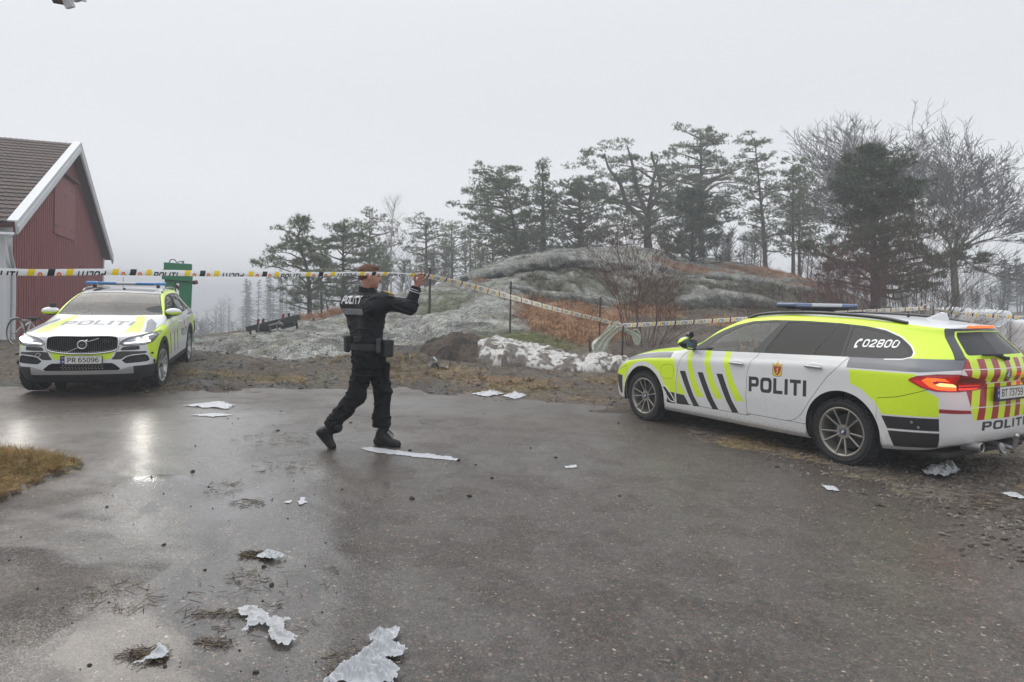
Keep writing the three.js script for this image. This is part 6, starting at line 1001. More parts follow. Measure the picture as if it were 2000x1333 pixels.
  for (const [x, y] of [[1.30, .955], [.28, .985]]) for (const s of [-1, 1]) { const z = Math.abs(zs(x, y) ?? .93); mesh('door_handle', [xf(rbox(.21, .028, .022, .010, 3), [x, y, s * (z + .022)])], CAR.white, o); }
  for (const s of [-1, 1]) {
    const m = new THREE.Group(); m.name = 'door_mirror'; m.position.set(1.98, 1.165, s * .93); o.add(m);
    mesh('mirror_cover', [xf(new THREE.SphereGeometry(1, 28, 14, 0, 6.2832, 0, 1.72), [0, 0, 0], [0, 0, 0], [.085, .07, .135])], CAR.white, m);
    mesh('mirror_stripe', [xf(new THREE.SphereGeometry(1, 28, 8, 0, 6.2832, 1.60, .62), [0, 0, 0], [0, 0, 0], [.088, .072, .138])], CAR.lime, m);
    mesh('mirror_base', [xf(new THREE.SphereGeometry(1, 28, 10, 0, 6.2832, 2.15, 1), [0, 0, 0], [0, 0, 0], [.086, .071, .136]), beam(V(0, -.04, -s * .07), V(.02, -.13, -s * .15), .06, .035)], CAR.gloss, m);
    if (s > 0) mesh('spotlight', [xf(new THREE.SphereGeometry(.05, 18, 12), [0, .105, -.03], [0, 0, 0], [1, .9, 1]), bar(V(0, .05, -.03), V(0, .09, -.03), .015)], CAR.matt, m);
    mesh('roof_rail', tube([V(1.30, 1.485, s * .635), V(1.15, 1.53, s * .632), V(.8, 1.552, s * .625), V(.2, 1.547, s * .615), V(-.3, 1.515, s * .595), V(-.5, 1.475, s * .575)], .014, 40, 8), CAR.satin, o);
  }
  mesh('sunroof', [(() => { const q = cut(g, (x, y, z, s, r) => s < 8.8 || s > 12 ? 1 : Math.max(.55 - x, x - 1.27, Math.abs(z) - .50))[0]; return geoOf(push(join(q, mirror(q)), -.002)); })()], CAR.tint, o);
  const lb = new THREE.Group(); lb.name = 'light_bar'; lb.position.set(1.0, 1.632, 0); o.add(lb);
  for (const s of [-1, 1]) { mesh('beacon', [xf(rbox(.17, .058, .17, .026, 3), [0, 0, s * .565])], CAR.blue, lb); mesh('beacon', [xf(rbox(.15, .042, .16, .014, 3), [0, 0, s * .385])], CAR.blue, lb); mesh('beacon', [xf(rbox(.15, .042, .15, .014, 3), [0, 0, s * .235])], CAR.blue, lb); mesh('bar_foot', [xf(rbox(.08, .07, .05, .01), [0, -.05, s * .52])], CAR.matt, lb); }
  mesh('lens', [xf(rbox(.14, .042, .32, .014, 3), [0, 0, 0])], CAR.clear, lb); mesh('bar_beam', [xf(rbox(.12, .016, 1.06, .004), [-.01, -.028, 0])], CAR.silver, lb);
  mesh('aerial', [bar(V(.6, 1.54, .15), V(.58, 1.74, .15), .004), bar(V(.6, 1.54, -.58), V(.58, 1.72, -.58), .004), xf(new THREE.SphereGeometry(.022, 12, 8), [1.2, 1.535, 0])], CAR.matt, o);
  plate(o, 'PR 65096', new THREE.Matrix4().makeRotationY(Math.PI / 2).setPosition(3.845, .565, 0));
  for (const s of [-1, 1]) mesh('bumper_marker', [xf(rbox(.02, .03, .1, .008), [fx(.86, .63) - .02, .632, s * .868], [0, s * .9, 0]), xf(rbox(.02, .055, .06, .008), [fx(.88, .52) - .03, .50, s * .892], [0, s * .95, 0])], CAR.trim, o);
  return o;
})();

// ------------------------------------------------------------------ the officer lifting the tape
const cloth = (r, g, b, q, sp) => new THREE.MeshPhysicalMaterial({ color: rgb(r, g, b), roughness: q, specularIntensity: sp }), navy = cloth(.0125, .0135, .0165, .7, .45), cloth2 = cloth(.008, .0085, .0105, .8, .3), leather = cloth(.010, .010, .011, .5, .6), skinM = new THREE.MeshPhysicalMaterial({ color: 0xffffff, vertexColors: true, roughness: .55 });
function box3(pts, r) { const lo = [1e9, 1e9, 1e9], hi = [-1e9, -1e9, -1e9]; for (const p of pts) p.toArray().forEach((v, i) => { lo[i] = Math.min(lo[i], v - r); hi[i] = Math.max(hi[i], v + r); }); return [lo, hi]; }
function flatG(g) { return g; }
function headField(c, f, up, s = 1) { // skull, jaw, nose, brow, lips, ears round centre c, looking along f
  const R = V().crossVectors(f, up).normalize(), q = new THREE.Quaternion().setFromRotationMatrix(new THREE.Matrix4().makeBasis(f, up, R)), P = (a, b, k) => c.clone().addScaledVector(f, a * s).addScaledVector(up, b * s).addScaledVector(R, k * s);
  const skull = ell(P(-.018, .035, 0), [.100 * s, .092 * s, .077 * s], q), face = ell(P(.028, -.03, 0), [.066 * s, .088 * s, .060 * s], q), jaw = cone(P(-.01, -.062, 0), .052 * s, P(.062, -.096, 0), .026 * s), nose = cone(P(.092, .005, 0), .010 * s, P(.111, -.030, 0), .0145 * s), nb = cone(P(.088, .03, 0), .014 * s, P(.096, 0, 0), .010 * s), brow = cone(P(.082, .028, -.03), .013 * s, P(.082, .028, .03), .013 * s), lips = cone(P(.088, -.064, -.016), .0105 * s, P(.088, -.064, .016), .0105 * s), chin = ell(P(.076, -.095, 0), [.018 * s, .016 * s, .022 * s], q);
  const ears = [-1, 1].map((k) => ell(P(-.012, -.008, k * .076), [.019 * s, .032 * s, .010 * s], q)), eyes = [-1, 1].map((k) => ell(P(.086, .008, k * .032), [.017 * s, .012 * s, .017 * s], q)), mouth = cone(P(.101, -.066, -.02), .0035 * s, P(.101, -.066, .02), .0035 * s);
  const base = (x, y, z) => { let d = smin(smin(skull(x, y, z), face(x, y, z), .04), jaw(x, y, z), .03); d = smin(d, brow(x, y, z), .018); d = smin(d, nose(x, y, z), .012); d = smin(d, nb(x, y, z), .012); d = smin(d, lips(x, y, z), .01); d = smin(d, chin(x, y, z), .015); for (const e of eyes) d = Math.max(d, -e(x, y, z) - .004); for (const e of ears) d = smin(d, e(x, y, z), .008); return Math.max(d, -mouth(x, y, z)); };
  return { base, P, R, q };
}
function hand(wrist, dir, palmN, side, curl, spread, s = 1) { // palm and five separate fingers; dir along the fingers, palmN out of the palm, side toward the thumb
  const fs = [], D = dir.clone().normalize(), N = palmN.clone().normalize(), S = side.clone().normalize(), at3 = (a, b, c) => wrist.clone().addScaledVector(D, a * s).addScaledVector(S, b * s).addScaledVector(N, c * s);
  fs.push(union([cone(at3(.0, 0, 0), .027 * s, at3(.05, .018, 0), .024 * s), cone(at3(.0, 0, 0), .025 * s, at3(.05, -.018, 0), .022 * s), cone(at3(.05, .03, 0), .016 * s, at3(.085, .032, 0), .013 * s), cone(at3(.05, -.03, 0), .015 * s, at3(.08, -.03, 0), .012 * s), cone(at3(.03, 0, 0), .022 * s, at3(.08, 0, 0), .017 * s)], .02));
  const L = [[.034, .045, .026, .022], [.011, .05, .03, .024], [-.012, .046, .028, .022], [-.033, .036, .022, .02]];
  L.forEach(([b, l1, l2, l3], i) => { let p = at3(.088 - Math.abs(i - 1.2) * .006, b, 0), a = curl[i] * .5, d = D.clone(); const step = (l, r0, r1, da) => { a += da; d = D.clone().multiplyScalar(Math.cos(a)).addScaledVector(N, Math.sin(a)).addScaledVector(S, spread * (1.5 - i) * .1).normalize(); const q = p.clone().addScaledVector(d, l * s); fs.push(cone(p, r0 * s, q, r1 * s)); p = q; }; step(l1, .0095, .0085, 0); step(l2, .0085, .0078, curl[i]); step(l3, .0078, .0066, curl[i] * .7); });
  { let p = at3(.022, .028, .006), d = S.clone().multiplyScalar(.62).addScaledVector(D, .68).addScaledVector(N, .35).normalize(), q = p.clone().addScaledVector(d, .045 * s); fs.push(cone(p, .0135 * s, q, .0105 * s)); d = D.clone().multiplyScalar(.85).addScaledVector(N, .45).addScaledVector(S, -.05).normalize(); const t = q.clone().addScaledVector(d, .03 * s), e = t.clone().addScaledVector(d, .022 * s); fs.push(cone(q, .0105 * s, t, .0092 * s), cone(t, .0092 * s, e, .0078 * s)); }
  return union(fs, .009);
}
const SKIN = [.46, .24, .18];
const officer = (() => {
  const a = .72, f = V(Math.cos(a), 0, -Math.sin(a)), R = V(Math.sin(a), 0, Math.cos(a)), Y = V(0, 1, 0);
  const J = { shR: at(741, 587, 6.92), shL: at(691, 585, 7.20), elR: at(801, 600, 6.86), wrR: at(814, 559, 6.86), hipR: at(712, 694, 6.98), hipL: at(731, 693, 7.14), knR: at(697, 773, 6.96), anR: at(637, 842, 6.94), heR: at(625, 846, 6.95), toR: at(649, 872, 6.92), knL: at(747, 766, 7.12), anL: at(744, 848, 7.13), heL: at(737, 864, 7.13), toL: at(775, 867, 7.10), neck: at(716, 574, 7.06), head: at(722, 541, 7.05), chest: at(716, 610, 7.06), waist: at(715, 668, 7.06) };
  const elL = J.shL.clone().addScaledVector(f, .03).addScaledVector(Y, -.27).addScaledVector(R, -.03), wrL = elL.clone().addScaledVector(f, .17).addScaledVector(Y, -.13).addScaledVector(R, -.02);
  const base = V(-1.42, hG(-1.42, 7.05), -7.05), rel = (g) => g.translate(-base.x, -base.y, -base.z);
  // body under the clothes, head and hands finer
  const bodyF = union([cone(J.chest, .09, J.waist, .09), cone(J.shR, .05, J.shL, .055), cone(J.chest, .07, J.neck, .055), cone(J.neck, .056, J.head, .052), cone(J.shR, .05, J.elR, .042), cone(J.elR, .042, J.wrR, .028), cone(J.shL, .05, elL, .042), cone(elL, .042, wrL, .028), cone(J.waist, .09, J.hipR.clone().lerp(J.hipL, .5), .09), cone(J.hipR, .08, J.knR, .055), cone(J.knR, .055, J.anR, .038), cone(J.hipL, .08, J.knL, .055), cone(J.knL, .055, J.anL, .038), cone(J.heR, .035, J.toR, .028), cone(J.heL, .035, J.toL, .028)], .04);
  const [blo, bhi] = box3(Object.values(J).concat([elL, wrL]), .16), fH = V(.95, -.03, -.30).normalize(), H = headField(J.head, fH, V(.05, 1, 0).normalize(), 1.0);
  const hr = hand(J.wrR, at(832, 534, 6.84).sub(J.wrR), V(-.75, -.35, .55), V(-.55, .55, .6), [.35, .75, .95, 1.05], .4, 1.02), hlf = hand(wrL, f, V(0, -1, 0), R.clone().negate(), [.6, .7, .7, .7], .3);
  const neckF = cone(J.neck, .058, J.head.clone().addScaledVector(fH, -.02).addScaledVector(Y, -.03), .052), headF = (x, y, z) => smin(H.base(x, y, z), neckF(x, y, z), .03);
  const tone = (x, y, z) => { const p = V(x, y, z).sub(J.head), u = p.dot(fH), v = p.y, w = p.dot(H.R), n = noise(x * 90, y * 90, 3) * .05; let c = SKIN.map((q) => q * (.96 + n)); if (u > .05 && v < -.05 && v > -.075 && Math.abs(w) < .026) c = [.45, .19, .16]; if (u > .06 && Math.abs(v - .008) < .007 && Math.abs(Math.abs(w) - .032) < .016) c = [.10, .08, .07]; if (u > .05 && Math.abs(v - .033) < .007 && Math.abs(Math.abs(w) - .034) < .024) c = [.24, .11, .06]; if (u > .02 && v < -.045) c = c.map((q, i) => q * [.93, .88, .86][i]); return c; };
  const bodyG = nets(bodyF, blo, bhi, .02); const [hlo, hhi] = box3([J.head], .16), [ro, ri] = box3([J.wrR, at(832, 534, 6.84)], .06), [lo2, li] = box3([wrL, wrL.clone().addScaledVector(f, .15)], .07);
  const parts = [colorize(bodyG, () => SKIN), colorize(nets(headF, [hlo[0], J.neck.y - .02, hlo[2]], hhi, .004), tone), colorize(nets(hr, ro, ri, .0032), () => SKIN), colorize(nets(hlf, lo2, li, .004), () => SKIN)];
  const p = mesh('person', rel(merge(parts)), skinM); p.position.copy(base); tag(p, 'police officer in dark uniform striding right and lifting the barrier tape', 'person');
  // hair
  const cap = ell(H.P(-.022, .036, 0), [.1055, .0965, .083], H.q);
  const top = ell(H.P(.035, .095, 0), [.055, .026, .055], H.q), hair2 = (x, y, z) => { const q = V(x, y, z).sub(J.head), u = q.dot(fH), v = q.y; const line = v - (u > .03 ? .055 : u > -.02 ? .015 + (u + .02) * .8 : -.062); return Math.max(smin(cap(x, y, z), top(x, y, z) , .02) + (noise(x * 140, y * 50, z * 140) - .5) * .008, -line * .8); };
  mesh('hair', rel(nets(hair2, hlo, hhi, .0038)), mat(.10, .042, .020, .75), p);
  // jacket
  const sideL = J.chest.clone().addScaledVector(R, -.115), sideR = J.chest.clone().addScaledVector(R, .115), wL = J.waist.clone().addScaledVector(R, -.10), wR = J.waist.clone().addScaledVector(R, .10);
  const foldN = (x, y, z) => { const n = fbm(x * 6 + y * 5 + z * 3, y * 12 - x * 4, 3, 40); return (n - .5) * .016 - .012 * (1 - sst(.0, .07, Math.abs(fbm(x * 5 + y * 6, y * 9 - z * 5, 2, 44) - .5))) + (noise(x * 22, y * 34, z * 22) - .5) * .005; };
  const tors = union([cone(sideL, .128, wL, .112), cone(sideR, .128, wR, .112), cone(J.chest.clone().addScaledVector(f, .03), .13, J.waist.clone().addScaledVector(f, .03), .12), cone(J.shR.clone().addScaledVector(Y, -.04), .09, J.shL.clone().addScaledVector(Y, -.04), .09), cone(J.shR.clone().addScaledVector(Y, -.07).addScaledVector(f, -.045), .095, J.shL.clone().addScaledVector(Y, -.07).addScaledVector(f, -.045), .095), cone(J.neck.clone().addScaledVector(Y, -.05), .11, J.neck.clone().addScaledVector(Y, .01), .078)], .07);
  const arms = union([cone(J.shR.clone().addScaledVector(Y, -.015), .084, J.elR, .068), cone(J.elR, .068, J.wrR.clone().addScaledVector(J.wrR.clone().sub(J.elR).normalize(), -.012), .050), cone(J.shL.clone().addScaledVector(Y, -.015), .084, elL, .066), cone(elL, .066, wrL, .048)], .035);
  const cutW = J.wrR.clone().addScaledVector(J.wrR.clone().sub(J.elR).normalize(), -.006), cutD = J.wrR.clone().sub(J.elR).normalize();
  const jack = (x, y, z) => { let d = smin(tors(x, y, z), arms(x, y, z), .06) + foldN(x, y, z); d = Math.max(d, J.waist.y - .02 - y); d = Math.max(d, (x - cutW.x) * cutD.x + (y - cutW.y) * cutD.y + (z - cutW.z) * cutD.z); return d; };
  const [jlo, jhi] = box3([J.shR, J.shL, J.elR, J.wrR, elL, wrL, J.waist, sideL, sideR], .19);
  const collarF = (x, y, z) => { const c = J.neck.clone().lerp(J.head, .25), d = Math.hypot(x - c.x + (y - c.y) * .05, z - c.z); return Math.max(Math.abs(d - .080) - .012, Math.abs(y - c.y + .022 - (x - c.x) * -.22) - .036); };
  mesh('jacket', [rel(nets(jack, jlo, jhi, .0085)), rel(nets(collarF, box3([J.neck], .14)[0], box3([J.neck], .16)[1], .006))], navy, p);
  // print on the back: lettering and chequered band, laid on the cloth
  { const n = 56, m = 34, u0 = -.235, u1 = .20, v0 = 1.43, v1 = 1.70, P = [], U = [], I = [];
    for (let j = 0; j <= m; j++) for (let i = 0; i <= n; i++) { const u = lerp(u0, u1, i / n), y = lerp(v0, v1, j / m), o = J.chest.clone().addScaledVector(R, u).addScaledVector(f, -.34).setY(y); let t = 0, hit = 0; for (let k = 0; k < 60; k++) { const q = o.clone().addScaledVector(f, t), d = jack(q.x, q.y, q.z); if (d < .0004) { hit = 1; break; } t += Math.max(d * .8, .0015); if (t > .5) break; } const q = o.addScaledVector(f, t - .004); P.push(q.x - base.x, q.y - base.y, q.z - base.z); U.push(i / n, hit ? j / m : -1); }
    for (let j = 0; j < m; j++) for (let i = 0; i < n; i++) { const k = j * (n + 1) + i, c = [k, k + 1, k + n + 1, k + n + 2]; if (c.some((q) => U[q * 2 + 1] < 0)) continue; I.push(c[0], c[1], c[2], c[1], c[3], c[2]); }
    const g = new THREE.BufferGeometry(); g.setAttribute('position', new THREE.BufferAttribute(new Float32Array(P), 3)); g.setAttribute('uv', new THREE.BufferAttribute(new Float32Array(U), 2)); g.setIndex(I); g.computeVertexNormals();
    const t = canvas(870, 540, (c, w, h) => { c.clearRect(0, 0, w, h); const X = (u) => (u - u0) / (u1 - u0) * w, Yy = (v) => (v1 - v) / (v1 - v0) * h; wordBox(c, 'POLITI', X(-.225), Yy(1.648), X(.088) - X(-.225), Yy(1.562) - Yy(1.648), '#c6c9cb'); c.fillStyle = '#aab0b4'; for (let j = 0; j < 5; j++) for (let i = 0; i < 31; i++) if ((i + j) % 2) c.fillRect(X(-.225) + i * 25, Yy(1.515) + j * 25, 26, 26); });
    mesh('back_print', g, new THREE.MeshStandardMaterial({ map: t, alphaTest: .5, roughness: .6, side: THREE.DoubleSide }), p); }
  mesh('shoulder_patch', [(() => { const c = at(761, 573.5, 6.84); return rel(xf(new THREE.SphereGeometry(1, 16, 10), c, [0, .5, -.35], [.055, .012, .045])); })()], mat(.62, .38, .06, .6), p);
  mesh('cuff_band', [0, 1].map((k) => rel(bar(J.wrR.clone().lerp(J.elR, .16 + k * .10), J.wrR.clone().lerp(J.elR, .20 + k * .10), .0535 + k * .002, .0545 + k * .002, 18))), mat(.40, .42, .44, .5), p);
  // trousers
  const crotch = J.hipR.clone().lerp(J.hipL, .5), tro = union([cone(J.waist.clone().addScaledVector(R, -.06).addScaledVector(Y, -.08), .125, J.hipL, .112), cone(J.waist.clone().addScaledVector(R, .06).addScaledVector(Y, -.08), .125, J.hipR, .112), cone(J.hipR.clone().addScaledVector(Y, -.02), .112, J.knR, .085), cone(J.knR, .087, J.anR.clone().lerp(J.knR, .16), .078), cone(J.hipL.clone().addScaledVector(Y, -.02), .112, J.knL, .085), cone(J.knL, .087, J.anL.clone().lerp(J.knL, .2), .088)], .05);
  const kd = J.anR.clone().sub(J.knR).normalize(), ke = J.anR.clone().lerp(J.knR, .10);
  const trF = (x, y, z) => { let d = tro(x, y, z) + (fbm(x * 6 - y * 3, y * 11 + x * 8, 3, 51) - .5) * .022 - .013 * (1 - sst(0, .07, Math.abs(fbm(x * 6 - y * 4 + z * 3, y * 10 + x * 4, 2, 54) - .5))) + (noise(x * 20, y * 30, z * 20) - .5) * .005; d = Math.max(d, y - J.waist.y + .03); d = Math.max(d, Math.min((x - ke.x) * kd.x + (y - ke.y) * kd.y + (z - ke.z) * kd.z, x > J.anL.x - .2 ? 1 : 9)); if (x > J.anL.x - .18) d = Math.max(d, J.anL.y + .075 - y); return d; };
  const [tlo, thi] = box3([J.waist, J.hipR, J.hipL, J.knR, J.knL, J.anR, J.anL], .15); mesh('trousers', rel(nets(trF, tlo, thi, .009)), cloth2, p);
  { const c = J.hipL.clone().lerp(J.knL, .42).addScaledVector(V(.9, 0, .35), .105); mesh('thigh_pocket', [rel(xf(rbox(.05, .19, .15, .02, 3), c, [.1, .4, -.08]))], cloth2, p); }
  // boots
  const boot = (an, he, to, flat) => { const sole = to.clone().sub(he).normalize(), upn = flat ? V(0, 1, 0) : V().crossVectors(V(0, 0, 1), sole).normalize(); if (upn.y < 0) upn.negate(); const h2 = he.clone().addScaledVector(upn, .012), t2 = to.clone().addScaledVector(upn, -.002), mid = he.clone().lerp(to, .45).addScaledVector(upn, .035); const fld = union([cone(an.clone().add(an.clone().sub(he).normalize().multiplyScalar(.12)), .058, an, .050), cone(an, .050, h2.clone().addScaledVector(sole, .01), .046), cone(an.clone().lerp(mid, .35), .047, mid, .040), cone(mid, .043, t2.clone().addScaledVector(upn, -.008), .036), cone(h2, .040, t2, .038)], .022), pl = he.clone().addScaledVector(upn, -.036); const g = nets((x, y, z) => Math.max(fld(x, y, z), -((x - pl.x) * upn.x + (y - pl.y) * upn.y + (z - pl.z) * upn.z)), ...box3([an, he, to], .17), .007); const sl = nets((x, y, z) => { const h = (x - pl.x) * upn.x + (y - pl.y) * upn.y + (z - pl.z) * upn.z; return Math.max(Math.min(cone(h2, .05, t2, .046)(x, y, z), cone(h2, .05, t2, .046)(x, y, z)), h - .022, -h - .004); }, ...box3([he, to], .08), .006); const b = mesh('boot', rel(g), leather, p); mesh('sole', rel(sl), mat(.02, .02, .02, .9), b); return b; };
  boot(J.anR, J.heR, J.toR, false); boot(J.anL, J.heL, J.toL, true);
  { const lace = []; for (let k = 0; k < 5; k++) { const c = J.anL.clone().lerp(J.toL, .22 + k * .08).addScaledVector(Y, .048 - k * .004).add(V(.02, .012, .01)); lace.push(rel(xf(new THREE.TorusGeometry(.022, .0035, 5, 12), c, [0, .5, 0]))); } mesh('boot_lace', lace, cloth2, p); }
  // belt and what hangs on it
  const bc = J.waist.clone().addScaledVector(Y, -.045), ring = (y, rx, rz, hh) => { const g = new THREE.CylinderGeometry(1, 1, hh, 40, 1, true); return rel(g.applyMatrix4(new THREE.Matrix4().makeBasis(R.clone().multiplyScalar(rx), Y, f.clone().multiplyScalar(-rz)).setPosition(bc.x, y, bc.z))); };
  mesh('belt', [ring(bc.y, .222, .168, .055), ring(bc.y + .028, .217, .163, .012), ring(bc.y - .03, .218, .164, .012)], mat(.02, .02, .021, .6, { side: THREE.DoubleSide }), p);
  const onB = (px, py, d, w, h, dd, nm, m, rot = .5) => mesh(nm, [rel(xf(rbox(w, h, dd, .02, 3), at(px, py, d), [0, rot, 0])), rel(xf(rbox(w * 1.04, h * .32, dd * 1.06, .014, 2), at(px, py, d).add(V(0, h * .34, 0)), [0, rot, 0]))], m, p);
  onB(756, 681, 6.92, .10, .175, .13, 'belt_pouch', mat(.02, .021, .023, .7)); onB(739, 676, 6.87, .05, .15, .045, 'radio', mat(.05, .052, .055, .5), .3); onB(678, 672, 7.02, .06, .17, .09, 'belt_pouch', mat(.02, .021, .023, .7)); onB(700, 664, 6.90, .09, .07, .05, 'belt_pouch', mat(.022, .023, .025, .7), .7);
  return p;
})();
// ------------------------------------------------------------------ the driver at the wheel of the right-hand car
{
  const s = V(1.14, .62, -.37), ch = V(1.05, 1.0, -.37), nk = V(1.05, 1.17, -.37), hd = V(1.09, 1.265, -.37), shs = [-1, 1].map((k) => V(1.06, 1.09, -.37 + k * .17)), els = [V(1.30, .90, -.60), V(1.30, .92, -.14)], wrs = [V(1.55, 1.02, -.53), V(1.56, 1.06, -.27)], kn = [V(1.62, .68, -.5), V(1.62, .68, -.24)];
  const f = V(1, 0, 0), H = headField(hd, f, V(0, 1, 0), .98), hands = [0, 1].map((k) => hand(wrs[k], V(.75, .6, 0), V(0, -.6, .8).multiplyScalar(k ? -1 : 1), V(-.5, .8, 0), [1, 1.1, 1.1, 1.1], .2));
  const neck = cone(nk, .055, hd, .05), hf = (x, y, z) => smin(H.base(x, y, z), neck(x, y, z), .03), bod = union([cone(s, .13, ch, .13), cone(shs[0], .06, shs[1], .06), cone(ch, .1, nk, .06), cone(shs[0], .05, els[0], .042), cone(els[0], .042, wrs[0], .028), cone(shs[1], .05, els[1], .042), cone(els[1], .042, wrs[1], .028), cone(V(1.14, .6, -.46), .08, kn[0], .06), cone(V(1.14, .6, -.28), .08, kn[1], .06)], .04);
  const g = merge([nets(bod, ...box3([s, ch, nk, ...shs, ...els, ...wrs, ...kn], .18), .022), nets(hf, ...box3([hd], .16), .007), ...hands.map((h, k) => nets(h, ...box3([wrs[k]], .17), .007))]); colorize(g, () => SKIN);
  const p = mesh('person', g, skinM); p.applyMatrix4(bmwCar.matrix.clone()); bmwCar.updateMatrix(); p.matrix.identity(); p.position.copy(bmwCar.position); p.quaternion.copy(bmwCar.quaternion); p.scale.set(1, 1, 1); tag(p, 'driver in a light blue shirt sitting at the steering wheel of the right car', 'person');
  mesh('shirt', nets(union([cone(s, .15, ch, .16), cone(shs[0], .085, shs[1], .085), cone(shs[0], .07, els[0], .06), cone(shs[1], .07, els[1], .06), cone(els[0], .06, wrs[0].clone().lerp(els[0], .3), .05), cone(els[1], .06, wrs[1].clone().lerp(els[1], .3), .05), cone(ch, .12, nk.clone().add(V(0, -.06, 0)), .08)], .05), ...box3([s, ch, nk, ...shs, ...els], .2), .016), mat(.12, .48, .60, .8), p);
  mesh('trousers', nets(union([cone(V(1.12, .6, -.46), .11, kn[0], .085), cone(V(1.12, .6, -.28), .11, kn[1], .085)], .06), ...box3([s, ...kn], .2), .02), cloth2, p);
  const cap = ell(H.P(-.024, .045, 0), [.104, .096, .084], H.q); mesh('hair', nets((x, y, z) => Math.max(cap(x, y, z), -((y - hd.y) - (x > hd.x + .03 ? .06 : x > hd.x - .02 ? .02 : -.06))), ...box3([hd], .15), .007), mat(.10, .06, .035, .7), p);
}

// ------------------------------------------------------------------ barrier tape
const tapeT = (() => { // one repeat: lettering, yellow, emblem, black bar, emblem, yellow, the lettering the other way up
  const t = canvas(2048, 128, (c, w, h) => {
    c.fillStyle = '#eceded'; c.fillRect(0, 0, w, h);
    for (const k of [0, 1]) { c.save(); if (k) { c.translate(w * .5, 0); }
      c.save(); if (k) { c.translate(410, h); c.rotate(Math.PI); c.translate(-0, 0); wordBox(c, 'POLITI', 20, 22, 350, 78, '#1b1d1f', 0, -.3); } else wordBox(c, 'POLITI', 40, 28, 350, 78, '#1b1d1f', 0, -.3); c.restore();
      const bar = (x, wd, col) => { c.fillStyle = col; c.beginPath(); c.moveTo(x + 30, 0); c.lineTo(x + wd + 30, 0); c.lineTo(x + wd - 10, h); c.lineTo(x - 10, h); c.fill(); };
      bar(470, 84, '#f1d021'); bar(705, 84, '#26282a'); bar(925, 84, '#f1d021');
      for (const x of [635, 855]) { c.fillStyle = '#e0596b'; c.beginPath(); c.arc(x, 64, 30, 0, 7); c.fill(); c.fillStyle = '#e9c14a'; c.beginPath(); c.arc(x, 64, 16, 0, 7); c.fill(); }
      c.restore(); }
  }); t.wrapS = THREE.RepeatWrapping; return t;
})();
const tapeMat = new THREE.MeshPhysicalMaterial({ color: 0xffffff, map: tapeT, roughness: .4, side: THREE.DoubleSide });
function ribbon(pts, seg, w, twist, vr, rep, u0 = 0) { // hanging strip: w width(t), twist(t) about its run, vr = share of the print that shows
  const cv = new THREE.CatmullRomCurve3(pts, false, 'centripetal'), P = [], U = [], I = []; let len = 0, prev = null;
  for (let k = 0; k <= seg; k++) { const t = k / seg, p = cv.getPointAt(t), T = cv.getTangentAt(t); if (prev) len += p.distanceTo(prev); prev = p; const side = V().crossVectors(T, V(0, 1, 0)).normalize(), up = V().crossVectors(side, T).normalize(), a = twist(t), d = up.multiplyScalar(Math.cos(a)).addScaledVector(side, Math.sin(a)), ww = w(t), r = vr(t); for (const q of [0, .5, 1]) { const b = side.clone().multiplyScalar(.006 * Math.sin(q * Math.PI) + .002 * Math.sin(t * 90)); P.push(...p.clone().addScaledVector(d, (q - .5) * ww).add(b).toArray()); U.push(u0 + len / rep, lerp(r[0], r[1], q)); } }
  for (let k = 0; k < seg; k++) for (let q = 0; q < 2; q++) { const a = k * 3 + q; I.push(a, a + 3, a + 1, a + 1, a + 3, a + 4); }
  const g = new THREE.BufferGeometry(); g.setAttribute('position', new THREE.BufferAttribute(new Float32Array(P), 3)); g.setAttribute('uv', new THREE.BufferAttribute(new Float32Array(U), 2)); g.setIndex(I); g.computeVertexNormals(); return g;
}
const handP = at(830, 538.5, 6.85), stakeD = 15;
const tapeA = [V(-4.55, 1.86, -4.3), at(0, 530.5, 4.75), at(210, 531.5, 5.1), at(400, 534.5, 5.6), at(600, 536, 6.2), at(740, 535, 6.6), handP];
const tapeB = [handP, at(900, 554, 7.9), at(1000, 581, 10), at(1100, 608, 12.4), at(1180, 627, 14.3), at(1217, 637, stakeD)];
solo('barrier_tape', [ribbon(tapeA, 300, (t) => lerp(.048, .034, sst(.5, 1, t)), (t) => .12 * Math.sin(t * 9) + .25 * sst(.85, 1, t), (t) => [.42, 1], 1.04, .045), ribbon(tapeB, 360, (t) => lerp(.05, .075, sst(0, .25, t)), (t) => .1 + .3 * Math.sin(t * 7 + 1.5), (t) => [0, 1], 1.04, .3)], tapeMat, 'printed white barrier tape held up by the officer, from far left to the stake', 'barrier tape', 'barrier tapes');
const tapeC = [at(1217, 636, stakeD), at(1320, 631, 15.1), at(1440, 624, 15.3), at(1600, 614, 15.7), at(1740, 606, 16.3), at(1805, 602.5, 16.6)], tapeD = [at(1805, 602.5, 16.6), at(1870, 612, 16.2), at(1930, 617, 15.7), at(2000, 621, 15), at(2090, 626, 14.2)];
solo('barrier_tape', [ribbon(tapeC, 320, (t) => .09, (t) => .18 * Math.sin(t * 11), (t) => [0, 1], .86, 0), ribbon(tapeD, 200, (t) => lerp(.04, .085, sst(0, .4, t)), (t) => lerp(1.0, .1, sst(0, .35, t)), (t) => [0, 1], .86, .2), tube([at(1803, 604, 16.6), at(1806, 597, 16.5), at(1815, 592, 16.5), at(1818, 594, 16.5)], .012, 14, 5)], tapeMat, 'printed white barrier tape running from the stake behind the right car to the bales', 'barrier tape', 'barrier tapes');

